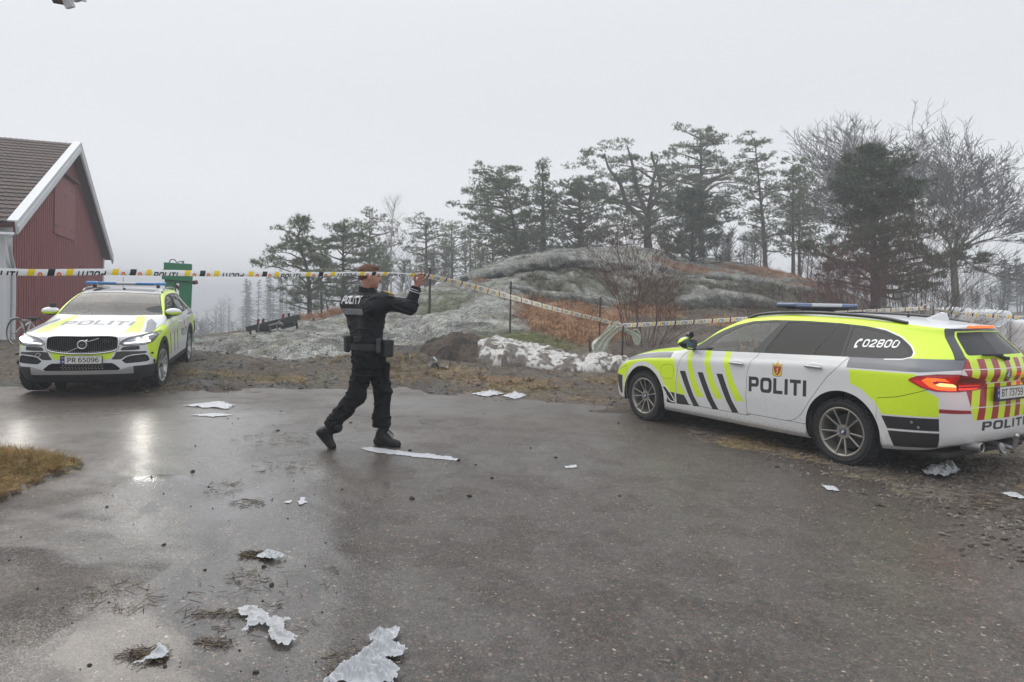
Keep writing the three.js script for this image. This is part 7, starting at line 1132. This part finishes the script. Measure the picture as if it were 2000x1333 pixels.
// ------------------------------------------------------------------ fence stakes
const rust = mat(.055, .042, .036, .8);
function stake(px, top, bot, d, lab, w = .035, lean = 0) { const b = at(px, bot, d), t = at(px + lean, top, d); b.y = Math.min(b.y, hG(b.x, d)) - .15; const o = thing('fence_stake', lab, 'stake', b, 'thin steel stakes of the broken fence'), v = t.clone().sub(b); mesh('post', [beam(V(), v, w, .008, .001), beam(V(0, 0, .012), v.clone().add(V(0, 0, .012)), .008, w, .001)], rust, o); mesh('wire_lug', [.5, .78, .95].map((k) => xf(rbox(.05, .012, .02, .003), v.clone().multiplyScalar(k))), rust, o); return o; }
stake(839, 524, 598, 20, 'dark steel stake standing at the raised hand of the officer', .07, 1);
stake(996, 550, 638, 17, 'steel stake in the middle of the slope where the tape sags past', .045, 2);
stake(1170, 580, 674, 16.6, 'thin steel stake left of the draped pale sheet', .04, 3);
stake(1214, 636, 716, stakeD, 'steel stake holding the tape and the pale sheet beside the right car', .04, 3);
stake(1152, 664, 684, 15.6, 'short rusty stake stump behind the snow heap', .04, 0);
stake(628, 574, 632, 22.6, 'tall stake on the rock between the trailer and the officer', .05, -1);
stake(642, 585, 618, 26, 'leaning stake behind the tall stake left of the officer', .05, -5);
stake(611, 622, 640, 22, 'short stake directly right of the farm trailer', .04, 1);

// ------------------------------------------------------------------ pale sheet caught on the stake
{ const mk = (A, B, n, fold) => { const ca = new THREE.CatmullRomCurve3(A), cb = new THREE.CatmullRomCurve3(B), P = [], I = [], U = []; const m = 14; for (let j = 0; j <= m; j++) for (let i = 0; i <= n; i++) { const a = ca.getPoint(i / n), p = a.lerp(cb.getPoint(i / n), j / m); p.z += fold * (Math.sin(j * 1.3 + i * .3) * .5 + fbm(i * .35, j * .5, 3, 7) - .5); p.y += .02 * (fbm(i * .4, j * .4, 2, 9) - .5); P.push(p.x, p.y, p.z); U.push(i / n, j / m); } for (let j = 0; j < m; j++) for (let i = 0; i < n; i++) { const k = j * (n + 1) + i; I.push(k, k + 1, k + n + 1, k + 1, k + n + 2, k + n + 1); } const g = new THREE.BufferGeometry(); g.setAttribute('position', new THREE.BufferAttribute(new Float32Array(P), 3)); g.setAttribute('uv', new THREE.BufferAttribute(new Float32Array(U), 2)); g.setIndex(I); g.computeVertexNormals(); return g; };
  const D = 15.05, q = (x, y, z = 0) => at(x, y, D + z);
  solo('plastic_sheet', [mk([q(1190, 634, .1), q(1172, 654, .25), q(1157, 672, .4), q(1158, 692, .4)], [q(1212, 640), q(1202, 652, .1), q(1192, 668, .2), q(1182, 692, .3)], 26, .12), mk([q(1196, 631, .05), q(1206, 626, .02), q(1216, 633)], [q(1196, 640, .1), q(1208, 644, .05), q(1218, 646)], 12, .05), mk([q(1216, 637), q(1230, 644, -.1), q(1246, 652, -.2), q(1252, 664, -.2), q(1248, 672, -.15)], [q(1217, 648), q(1232, 655, -.05), q(1237, 664, -.1), q(1241, 674, -.1), q(1247, 675, -.1)], 24, .07), mk([q(1236, 644, -.1), q(1243, 642, -.15), q(1250, 648, -.2), q(1253, 662, -.2)], [q(1237, 647, -.1), q(1243, 646, -.15), q(1248, 652, -.2), q(1249, 664, -.2)], 14, .03)], new THREE.MeshPhysicalMaterial({ color: rgb(.68, .72, .63), roughness: .6, transmission: .3, thickness: 0, side: THREE.DoubleSide }), 'pale green translucent plastic sheet draped over the tape stake', 'plastic sheet'); }

// ------------------------------------------------------------------ heaps of snow and soil
function heap(name, lab, cat, x0, x1, d0, d1, n, m, H, col, material, kind) { const P = [], C = [], U = [], I = []; for (let j = 0; j <= m; j++) for (let i = 0; i <= n; i++) { const x = lerp(x0, x1, i / n), d = lerp(d0, d1, j / m), h = H(x, d), g = hG(x, d), y = g + h - .03; P.push(x, y, -d); C.push(...col(x, d, h)); U.push(x, d); } for (let j = 0; j < m; j++) for (let i = 0; i < n; i++) { const k = j * (n + 1) + i; I.push(k, k + 1, k + n + 1, k + 1, k + n + 2, k + n + 1); } const g = new THREE.BufferGeometry(); g.setAttribute('position', new THREE.BufferAttribute(new Float32Array(P), 3)); g.setAttribute('color', new THREE.BufferAttribute(new Float32Array(C), 3)); g.setAttribute('uv', new THREE.BufferAttribute(new Float32Array(U), 2)); g.setIndex(I); g.computeVertexNormals(); return solo(name, g, material, lab, cat, null, kind); }
const lump = (x, d, cx, cd, rx, rd, h) => h * Math.pow(Math.max(0, 1 - ((x - cx) / rx) ** 2 - ((d - cd) / rd) ** 2), .6);
const snowH = (x, d) => { const n = fbm(x * 2.2, d * 2.2, 4, 131), w = (n - .5) * .3; let h = Math.max(lump(x + w, d + w, -.15, 14.9, .95, .85, .38), lump(x + w, d, .62, 14.8, .75, .8, .30), lump(x, d + w, 1.25, 14.5, .7, .65, .22), lump(x + w, d, 1.85, 14.4, .62, .55, .27), lump(x, d, 2.25, 14.2, .35, .4, .28)); return h > 0 ? h * (.72 + .6 * n) + (fbm(x * 9, d * 9, 3, 132) - .5) * .10 * sst(0, .1, h) : -.06; };
heap('snow_heap', 'dirty melting snow heap between the officer and the right car', 'snow heap', -1.3, 2.75, 13.7, 15.9, 220, 110, snowH, (x, d, h) => { const n = fbm(x * 4.2, d * 5.5, 5, 133), e = fbm(x * 16, d * 16, 3, 134), k = clamp(sst(.43, .56, n * .68 + e * .32) * .92 + sst(.12, .0, h) * .6 + .6 * sst(.58, .68, e)); return [lerp(.60, .11, k), lerp(.585, .09, k), lerp(.56, .072, k)]; }, new THREE.MeshStandardMaterial({ vertexColors: true, roughness: .7, bumpMap: again(soilB, 1.4), bumpScale: .02 }));
heap('soil_heap', 'dark heap of dug soil left of the snow heap', 'soil heap', -2.1, -.55, 14.1, 16.1, 110, 90, (x, d) => { const n = fbm(x * 2.5, d * 2.5, 4, 141); return Math.max(lump(x, d, -1.15, 15.2, .75, .85, .46), lump(x, d, -.8, 14.7, .4, .5, .3), lump(x, d, -1.6, 15.5, .5, .6, .28)) * (.7 + .6 * n) + (fbm(x * 9, d * 9, 3, 142) - .5) * .12 - .03; }, (x, d, h) => { const n = fbm(x * 5, d * 5, 3, 143), k = sst(.45, .7, n); return [lerp(.10, .045, k), lerp(.075, .036, k), lerp(.058, .030, k)]; }, new THREE.MeshStandardMaterial({ vertexColors: true, roughness: .95, bumpMap: again(soilB, 1.4), bumpScale: .04 }));

// ------------------------------------------------------------------ torn white plastic and paper lying about
const wrapM = new THREE.MeshPhysicalMaterial({ color: rgb(.46, .47, .49), roughness: .45, clearcoat: .15, side: THREE.DoubleSide }), wrapT = new THREE.MeshPhysicalMaterial({ color: rgb(.60, .61, .62), roughness: .45, transmission: .3, thickness: 0, side: THREE.DoubleSide });
const scraps = 'torn scraps of white plastic on the ground';
function scrap(poly, h, lab, seed, m = wrapM, flat = false) {
  const W = poly.map((p) => G(...p)), x0 = Math.min(...W.map((p) => p[0])), x1 = Math.max(...W.map((p) => p[0])), d0 = Math.min(...W.map((p) => p[1])), d1 = Math.max(...W.map((p) => p[1])), sd = polySDF(W), c = V((x0 + x1) / 2, 0, -(d0 + d1) / 2); c.y = hG(c.x, -c.z);
  const n = 110, v = [], i = [], hf = (x, d) => { const s = 9 / Math.max(.3, x1 - x0), a = fbm(x * s, d * s * 1.2, 4, seed), rdg = Math.abs(fbm(x * s * .8 + 5, d * s, 3, seed + 3) - .5) * 2, e = clamp(-sd(x, d) / .05); return h * (.12 + (.9 * a + .8 * (1 - rdg) ** 3) * (flat ? .4 : .75) * (.35 + .65 * e)) + .002; };
  for (let j = 0; j <= n; j++) for (let k = 0; k <= n; k++) { const x = lerp(x0 - .02, x1 + .02, k / n), d = lerp(d0 - .02, d1 + .02, j / n), e = .004, y = hG(x, d) + hf(x, d), N = V(-(hf(x + e, d) - hf(x - e, d)) / (2 * e), 1, (hf(x, d + e) - hf(x, d - e)) / (2 * e)).normalize(); v.push(x - c.x, y - c.y, -d - c.z, N.x, N.y, N.z, 0, 0); }
  for (let j = 0; j < n; j++) for (let k = 0; k < n; k++) { const q = j * (n + 1) + k; i.push(q, q + 1, q + n + 1, q + 1, q + n + 2, q + n + 1); }
  const [g] = cut({ v, i }, (x, y, z) => sd(x + c.x, -(z + c.z)) + (fbm((x + c.x) * 30, z * 30, 4, seed + 7) - .5) * Math.min(.09, (x1 - x0) * .16, (d1 - d0) * (flat ? .9 : .5)) + (flat ? .25 * (d1 - d0) * (fbm((x + c.x) * 5, z * 7, 3, seed + 9) - .42) : 0)); const o = solo('plastic_scrap', geoOf(g), m, lab, 'plastic scrap', scraps); o.position.copy(c); return o;
}
scrap([[640, 1350], [668, 1318], [700, 1300], [735, 1272], [726, 1250], [786, 1238], [778, 1266], [810, 1285], [764, 1298], [792, 1322], [772, 1350]], .07, 'largest crumpled white plastic piece at the bottom edge of the picture', 1);
scrap([[476, 1195], [512, 1192], [535, 1211], [575, 1216], [556, 1226], [562, 1236], [592, 1250], [572, 1267], [543, 1263], [528, 1242], [540, 1232], [515, 1225], [480, 1241], [492, 1220]], .045, 'bow shaped torn plastic lying in the puddle left of the largest piece', 2, wrapT);
scrap([[264, 1308], [300, 1291], [318, 1268], [340, 1278], [332, 1293], [298, 1297]], .05, 'small crumpled plastic at the bottom left among wet straw', 3);
scrap([[502, 1093], [522, 1086], [530, 1079], [564, 1091], [540, 1099]], .05, 'little white scrap beside the brown leaf clump in the puddle', 4);
scrap([[584, 981], [596, 974], [605, 982], [590, 991]], .02, 'tiny right one of two white flecks on the asphalt behind the puddle', 5, wrapM, true);
scrap([[555, 983], [575, 978], [572, 985]], .012, 'tiny left one of two white flecks on the asphalt behind the puddle', 6, wrapM, true);
scrap([[706, 876], [728, 874], [790, 882], [902, 897], [905, 902], [800, 892], [738, 886]], .012, 'long flat white strip under the front boot of the officer', 7, wrapM, true);
scrap([[356, 794], [400, 788], [432, 785], [464, 794], [442, 800], [398, 797]], .03, 'flat white patch on the yard between the left car and the officer', 8, wrapM, true);
scrap([[370, 812], [420, 808], [464, 811], [420, 816]], .02, 'thin pale strip just in front of the flat white patch', 9, wrapM, true);
scrap([[1104, 912], [1130, 909], [1134, 915], [1110, 916]], .015, 'small lone white fleck in the middle of the road', 10, wrapM, true);
scrap([[1806, 931], [1838, 922], [1858, 916], [1880, 930], [1850, 939], [1820, 937]], .09, 'crumpled white plastic on the mud behind the rear wheel of the right car', 11);
scrap([[1610, 950], [1634, 952], [1646, 962], [1622, 959]], .02, 'small white strip on the road below the rear wheel of the right car', 12);
scrap([[1960, 973], [1990, 969], [2012, 984], [1980, 980]], .04, 'white plastic at the right picture edge', 13);
scrap([[924, 771], [965, 766], [988, 772], [950, 776]], .03, 'left one of two pale strips on the verge before the snow heap', 14);
scrap([[984, 775], [1008, 769], [1032, 774], [1010, 781]], .03, 'right one of two pale strips on the verge before the snow heap', 15);
{ const c = at(845, 716, 13.6); c.y = hG(c.x, 13.6); const o = thing('plastic_wrapper', 'upright torn white wrapper round a dark stone left of the snow heap', 'plastic scrap', c); const pts = [[-.26, .02], [-.05, .03], [.0, .24], [.12, .10], [.14, .02], [.30, .05]].map(([x, y]) => V(x, y, 0)); mesh('wrapper', [ribbon(pts, 60, () => .12, (t) => 1.2 + Math.sin(t * 14) * .5, () => [0, 1], 1)], wrapM, o); const s = new THREE.IcosahedronGeometry(.09, 1); mesh('stone', xf(s, [.05, .05, -.05], [.4, .2, 0], [1.2, .8, 1]), mat(.04, .035, .03, .9), o); }

// ------------------------------------------------------------------ white wrapped bales at the right
function bale(px, top, d, w, lab, turn, lie) { const x = (px - 1000) / F * d, g = hG(x, d) - .05, topY = at(px, top, d).y, H = topY - g, R = w / F * d / 2, o = thing('wrapped_bale', lab, 'hay bale', V(x, g, -d), 'hay bales wrapped in white plastic'); const pr = []; const hh = H; pr.push([0, 0], [R * .9, 0], [R * .99, .06], [R, .2]); for (let k = 1; k < 8; k++) pr.push([R * (1 + .012 * Math.sin(k * 2.1)), lerp(.2, hh - .16, k / 8)]); pr.push([R * .98, hh - .1], [R * .88, hh - .02], [R * .6, hh], [0, hh + .03]); const geo = new THREE.LatheGeometry(pr.map((p) => new THREE.Vector2(...p)), 48); const p = geo.attributes.position; for (let k = 0; k < p.count; k++) { const a = Math.atan2(p.getZ(k), p.getX(k)), s = 1 + .02 * (noise(a * 5 + 9, p.getY(k) * 3, px) - .5) + .012 * Math.sin(p.getY(k) * 46); p.setX(k, p.getX(k) * s); p.setZ(k, p.getZ(k) * s); } geo.computeVertexNormals(); mesh('wrapping', geo, mat(.78, .79, .80, .38), o); mesh('loose_flap', [xf(rbox(R * 1.2, .004, .16, .002), [R * .1, hh * .72, R * .98], [.2, turn, .3])], mat(.6, .61, .63, .4), o); return o; }
bale(1862, 601, 22.6, 64, 'leftmost white wrapped bale with pointed top behind the right car', .2); bale(1929, 606, 21.4, 80, 'biggest white wrapped bale crossed by the tape at the right', .5); bale(1976, 626, 22.4, 46, 'narrow white wrapped bale half hidden right of the biggest one', .9); bale(2022, 625, 20.6, 78, 'white wrapped bale cut off by the right picture edge', .4);

// ------------------------------------------------------------------ farm things
{ // green steel mast behind the left car
  const d = 17.4, b = groundAt(348, d), k = d / F, o = thing('machine_mast', 'green steel machine mast with hoses standing behind the left car', 'farm machine', b), gm = mat(.018, .17, .075, .5), P = (px, py, z = 0) => at(px, py, d + z).sub(b), plateG = (pts, hole, dep) => { const s = new THREE.Shape(pts.map((p) => { const v = P(...p); return new THREE.Vector2(v.x, v.y); })); if (hole) s.holes.push(new THREE.Path(hole.map((p) => { const v = P(...p); return new THREE.Vector2(v.x, v.y); }))); return new THREE.ExtrudeGeometry(s, { depth: dep, bevelEnabled: true, bevelSize: .006, bevelThickness: .006, bevelSegments: 1 }); };
  mesh('mast_plate', [plateG([[326, 546], [375, 549], [371, 640], [369, 700], [332, 700], [330, 620]], [[344, 554], [354, 554], [354, 586], [343, 588]], .12)], gm, o);
  mesh('head_plate', [xf(plateG([[328, 514], [376, 517], [376, 530], [378, 531], [377, 550], [324, 546], [325, 528], [328, 527]], null, .16), [0, 0, .05])], gm, o);
  mesh('side_rail', [beam(P(327, 514, .02), P(326, 566, .02), .05, .10), beam(P(326, 566, .02), P(326, 580, .02), .03, .05)], mat(.012, .07, .035, .5), o);
  mesh('red_bracket', [beam(P(377, 553, .1), P(384, 551, .1), .12, .09), beam(P(344, 558, .2), P(356, 572, .2), .07, .06)], mat(.16, .022, .022, .6), o);
  mesh('hose', [tube([P(329, 516, .1), P(333, 508, .1), P(341, 508, .1), P(345, 513, .1), P(352, 511, .1), P(358, 514, .1)], .012, 30, 6), tube([P(374, 620, -.05), P(379, 632, -.1), P(378, 648, -.1), P(372, 654, -.05)], .014, 24, 6), tube([P(354, 512, .05), P(358, 510, .05), P(358, 515, .05)], .01, 12, 6)], mat(.03, .03, .032, .5), o);
  mesh('foot', [beam(P(372, 640, -.1), P(378, 700, -.15), .07, .07), beam(P(340, 698, 0), P(386, 690, -.2), .1, .08)], gm, o);
}
{ // low dark trailer frame on the slope
  const d = 19.2, b = groundAt(536, d), o = thing('farm_trailer', 'dark tilted farm trailer frame with bent pipes on the bare slope', 'farm trailer', b), P = (px, py, z = 0) => at(px, py, d + z).sub(b), dk = mat(.022, .027, .025, .7), pipe = mat(.16, .165, .165, .5);
  mesh('plank', [beam(P(481, 644, -.25), P(523, 634, -.25), .05, .14)], dk, o); mesh('plank', [beam(P(550, 630, -.25), P(585, 620, -.25), .06, .15)], dk, o); mesh('side_beam', [beam(P(480, 642, .35), P(585, 617, .35), .06, .09), beam(P(500, 648, .0), P(575, 628, .0), .10, .12), beam(P(552, 638, 0), P(577, 632, 0), .4, .14)], dk, o);
  for (const [x0, y0, x1, y1] of [[488, 646, 490, 657], [502, 646, 506, 655], [519, 642, 521, 652], [579, 630, 581, 648]]) mesh('leg', [beam(P(x0, y0, 0), P(x1, y1, 0), .05, .05)], dk, o);
  mesh('bent_pipe', [tube([P(508, 632, -.3), P(504, 642, -.35), P(505, 652, -.35)], .014, 16, 6)], pipe, o); mesh('bent_pipe', [tube([P(548, 624, -.3), P(540, 634, -.35), P(542, 644, -.35), P(548, 647, -.35), P(560, 640, -.3)], .014, 24, 6)], pipe, o); mesh('bent_pipe', [tube([P(527, 640, -.3), P(530, 647, -.3), P(541, 645, -.3)], .012, 16, 6)], pipe, o); mesh('hydraulic_ram', [bar(P(524, 637, -.2), P(548, 630, -.2), .03), bar(P(543, 632, -.3), P(553, 634, -.3), .045)], pipe, o);
  for (const [x, y, m] of [[503, 628, 0], [552, 618, 0], [513, 627, 1], [563, 616, 1]]) mesh('lever', [beam(P(x, y + 6, 0), P(x + 1, y - 1, 0), .07, .05), xf(new THREE.SphereGeometry(.04, 10, 8), P(x + 1, y - 2, 0))], m ? dk : mat(.22, .03, .045, .6), o);
}
{ // bicycle against the barn
  const d = 16.6, P = (px, py, z = 0) => at(px, py, d + z), b = groundAt(44, d), o = thing('bicycle', 'white bicycle leaning by the red barn wall behind the left car', 'bicycle', b), rel = (v) => v.sub(b), w = mat(.6, .6, .6, .45), dk = mat(.02, .02, .02, .7), R = .33;
  const c1 = rel(P(31, 657)), c2 = rel(P(72, 650, .35)); c1.y = R; c2.y = R; const head = rel(P(43, 636)), bb = rel(P(52, 656, .15)), st = rel(P(59, 628, .2)), bar0 = rel(P(39, 625)), seatP = rel(P(61, 622, .22));
  for (const [c, nm] of [[c1], [c2]]) { const q = new THREE.Quaternion().setFromUnitVectors(V(0, 0, 1), V(-.35, 0, 1).normalize()), tm = new THREE.Matrix4().compose(c, q, V(1, 1, 1)); const wl = mesh('wheel', [new THREE.TorusGeometry(R, .017, 8, 48).applyMatrix4(tm)], dk, o); mesh('spokes', [...Array(12)].map((_, k) => bar(c.clone(), c.clone().add(V(Math.cos(k * .5236) * R, Math.sin(k * .5236) * R, 0).applyQuaternion(q)), .0025, .0025, 3)).concat([new THREE.TorusGeometry(R - .02, .008, 6, 40).applyMatrix4(tm)]), mat(.4, .4, .4, .3, { metalness: .8 }), wl).userData.kind = 'stuff'; }
  mesh('frame', [bar(head, bb, .024), bar(head.clone().add(V(0, -.06, 0)), st, .02), bar(st, bb, .022), bar(bb, c2, .014), bar(st, c2, .013), bar(head, bar0, .018)], w, o); mesh('fork', [bar(head, c1, .016)], w, o); mesh('handlebar', [tube([bar0.clone().add(V(-.13, .02, .2)), bar0.clone().add(V(-.02, .05, .05)), bar0, bar0.clone().add(V(.12, -.01, -.2))], .013, 20, 6)], mat(.45, .45, .45, .3, { metalness: .7 }), o); mesh('saddle', [xf(new THREE.SphereGeometry(1, 14, 8), seatP, [0, .35, 0], [.14, .04, .07]), bar(st, seatP, .014)], dk, o); mesh('rack', [beam(seatP.clone().add(V(.05, -.08, .02)), c2.clone().add(V(.05, .38, 0)), .1, .01)], dk, o); mesh('pedal', [xf(rbox(.09, .02, .08, .005), bb.clone().add(V(0, -.16, 0))), bar(bb, bb.clone().add(V(0, -.16, 0)), .01)], dk, o);
}

// ------------------------------------------------------------------ loose ground cover: clods, gravel, straw, grass
const inst = (x, d, y, s, r, c, tilt = 1) => ({ m: new THREE.Matrix4().compose(V(x, y, -d), new THREE.Quaternion().setFromEuler(new THREE.Euler((r() - .5) * tilt, r() * 6.28, (r() - .5) * tilt)), V(...s)), c });
const stoneG = (() => { const g = new THREE.IcosahedronGeometry(1, 1), p = g.attributes.position; for (let k = 0; k < p.count; k++) { const s = .75 + .5 * hash(Math.round(p.getX(k) * 50), Math.round(p.getY(k) * 50), Math.round(p.getZ(k) * 50)); p.setXYZ(k, p.getX(k) * s, p.getY(k) * s * .7, p.getZ(k) * s); } g.computeVertexNormals(); return g; })();
{ const r = rng(301), L = []; const white = new THREE.MeshStandardMaterial({ color: 0xffffff, roughness: .85 });
  for (let k = 0; k < 90; k++) { const px = 380 + r() * 900, py = 800 + Math.pow(r(), 1.6) * 190, [x, d] = G(px, py); if (isRoadS(x, d) > 0) continue; const s = .004 + r() ** 5 * .016, v = .02 + r() * .03; L.push(inst(x, d, hG(x, d) + s * .3, [s * 1.3, s, s], r, rgb(v * 1.1, v, v * .9))); }
  for (let k = 0; k < 60; k++) { const px = r() * 700, py = 930 + r() * 390, [x, d] = G(px, py), s = .003 + r() ** 3 * .009, v = .02 + r() * .04; L.push(inst(x, d, hG(x, d) + s * .3, [s * 1.4, s, s], r, rgb(v, v * .9, v * .8))); }
  tag(scatter('dirt_clods', stoneG, white, L), 'small dark clods of dirt strewn over the asphalt', null);
  const M = []; for (let k = 0; k < 6000; k++) { const px = 250 + r() * 1100, d = 10.6 + Math.pow(r(), 1.3) * 8.5, x = (px - 1000) / F * d; if (isRoad(x, d) < .1) continue; const dens = sst(.42, .62, fbm(x * .9 + 9, d * 1.2, 3, 88)) * sst(1050, 780, px) * .8 + .10 + .3 * sst(1.2, .3, Math.abs(isRoad(x, d))); if (r() > dens) continue; const s = .007 + r() ** 5 * .032, v = .04 + r() * .08; M.push(inst(x, d, hG(x, d) + s * .15, [s * 1.2, s * .9, s * 1.1], r, rgb(v, v * .98, v * .95))); }
  tag(scatter('gravel', stoneG, white, M), 'dark gravel and stones scattered over the verge below the rock', null);
  const W = []; for (let k = 0; k < 2600; k++) { const px = 1480 + r() * 620, py = 860 + r() * 260, [x, d] = G(px, py), e = isRoad(x, d); if (e < -.9 || r() > sst(-.9, .1, e) * .9 + .05) continue; const s = .006 + r() * r() * .02, v = .05 + r() * .12; W.push(inst(x, d, hG(x, d) + s * .2, [s * 1.3, s, s], r, rgb(v * 1.1, v * .95, v * .82))); }
  tag(scatter('gravel', stoneG, white, W), 'fine brown grit along the road edge beside the right car', null); }
{ const r = rng(302), L = [], g = new THREE.CylinderGeometry(.0007, .0011, .12, 4).rotateZ(Math.PI / 2), m = new THREE.MeshStandardMaterial({ color: 0xffffff, roughness: .9 });
  for (const [cx, cy, rx, ry, n] of [[505, 1086, 30, 6, 150], [290, 1282, 44, 14, 110], [512, 1130, 70, 24, 34], [490, 985, 34, 8, 50], [440, 955, 50, 14, 34], [430, 1258, 34, 8, 50], [700, 1300, 70, 30, 60], [520, 1180, 160, 70, 60], [240, 1170, 80, 30, 60], [440, 1200, 70, 5, 46], [1930, 985, 60, 14, 90], [540, 860, 90, 14, 70], [560, 915, 60, 14, 50], [985, 778, 50, 6, 80]]) for (let k = 0; k < n; k++) { const a = r() * 6.28, e = Math.sqrt(r()), [x, d] = G(cx + Math.cos(a) * e * rx, cy + Math.sin(a) * e * ry), v = .5 + r(); L.push({ m: new THREE.Matrix4().compose(V(x, hG(x, d) + .004 + r() * .010, -d), new THREE.Quaternion().setFromEuler(new THREE.Euler(0, r() * 6.28, (r() - .5) * .3)), V(.2 + r() * .65, 1 + r(), 1 + r())), c: r() < .6 ? rgb(.06 * v, .04 * v, .028 * v) : rgb(.20 * v, .15 * v, .085 * v) }); }
  tag(scatter('wet_straw', g, m, L), 'wet straw and twigs washed together on the asphalt', null); }
const blade = (n, len, w, up, seed) => tuft(n, len, w, up, seed), grassM = new THREE.MeshPhysicalMaterial({ color: 0xffffff, roughness: .9, transmission: .2, thickness: 0, side: THREE.DoubleSide });
{ const r = rng(303), L = [], g = blade(16, .12, .0020, 1.9, 7); for (let k = 0; k < 4200; k++) { const x = -6.5 + r() * 2.95, d = 3.6 + r() * 2.8, s = grassIsle(x, d); if (s > .02 || x / d < -.86) continue; const e = sst(.05, -.35, s), v = .55 + r() * .8, t = r() < .16; L.push(inst(x, d, hG(x, d) + .0, [1.1, .35 + .75 * e * (.5 + r()), 1.1], r, t ? rgb(.12 * v, .13 * v, .035 * v) : rgb(.34 * v, .22 * v, .075 * v), 1.7)); }
  tag(scatter('dry_grass', g, grassM, L), 'matted dry yellow grass patch at the left edge of the road', null); }
{ const r = rng(304), L = [], g = blade(13, .20, .0065, 1.5, 8);
  for (let k = 0; k < 26000; k++) { const px = -50 + r() * 2150, d = 10.8 + Math.pow(r(), 1.25) * 30, x = (px - 1000) / F * d; if (isRoad(x, d) < .12) continue; const o = orange(x, d), turf = d < 16 ? .8 * sst(.46, .62, fbm(x * .5, d * .9, 3, 86)) : 0, rk = rockSDF(x, d) < 0 && d < 60; if (r() > (rk ? o * 1.1 : Math.max(o, turf) + .10)) continue; if (snowH(x, d) > .02) continue; const v = .6 + r() * .8, s = .7 + r() * .7, og = o > .35; L.push(inst(x, d, hG(x, d) - .01, [s * (og ? 1.5 : 1), s * (og ? 1.25 : .42), s * (og ? 1.5 : 1)], r, og ? rgb(.30 * v, .16 * v, .075 * v) : r() < .2 ? rgb(.10 * v, .10 * v, .04 * v) : rgb(.23 * v, .165 * v, .075 * v), 1.1)); }
  tag(scatter('dry_grass', g, grassM, L), 'withered tan and russet grass over the verge and hill', null);
  const H = []; for (let k = 0; k < 15000; k++) { const px = 880 + r() * 800, d = 18 + r() * 18, x = (px - 1000) / F * d, q = px; const cl = sst(985, 1060, q) * sst(1680, 1580, q) * sst(21, 23.5, d) * sst(33, 29.5, d); const n = fbm(x * 1.3, d * 1.1, 4, 106); if (r() > cl * sst(.38, .55, n) + .05 * sst(.5, .6, n)) continue; const v = .5 + r() * .9, s = .7 + r() * .6; H.push(inst(x, d, hG(x, d) - .01, [s * 1.3, s * 1.0, s * 1.3], r, r() < .3 ? rgb(.15 * v, .145 * v, .085 * v) : rgb(.075 * v, .06 * v, .036 * v), 1.4)); }
  tag(scatter('heather', g, grassM, H), 'dark brown heather clinging to the mossy rock face', null);
  const Ms = []; for (let k = 0; k < 6000; k++) { const px = 780 + r() * 900, d = 15 + r() * 10, x = (px - 1000) / F * d; if (r() > mossy(x, d)) continue; const v = .6 + r() * .7; Ms.push(inst(x, d, hG(x, d) - .01, [.6, .3, .6], r, rgb(.12 * v, .15 * v, .035 * v), 1.2)); }
  tag(scatter('moss', g, grassM, Ms), 'green moss cushions at the foot of the rock', null); }

scene.traverse((o) => { if (o.isMesh) o.castShadow = o.receiveShadow = true; });
renderer.render(scene, camera);
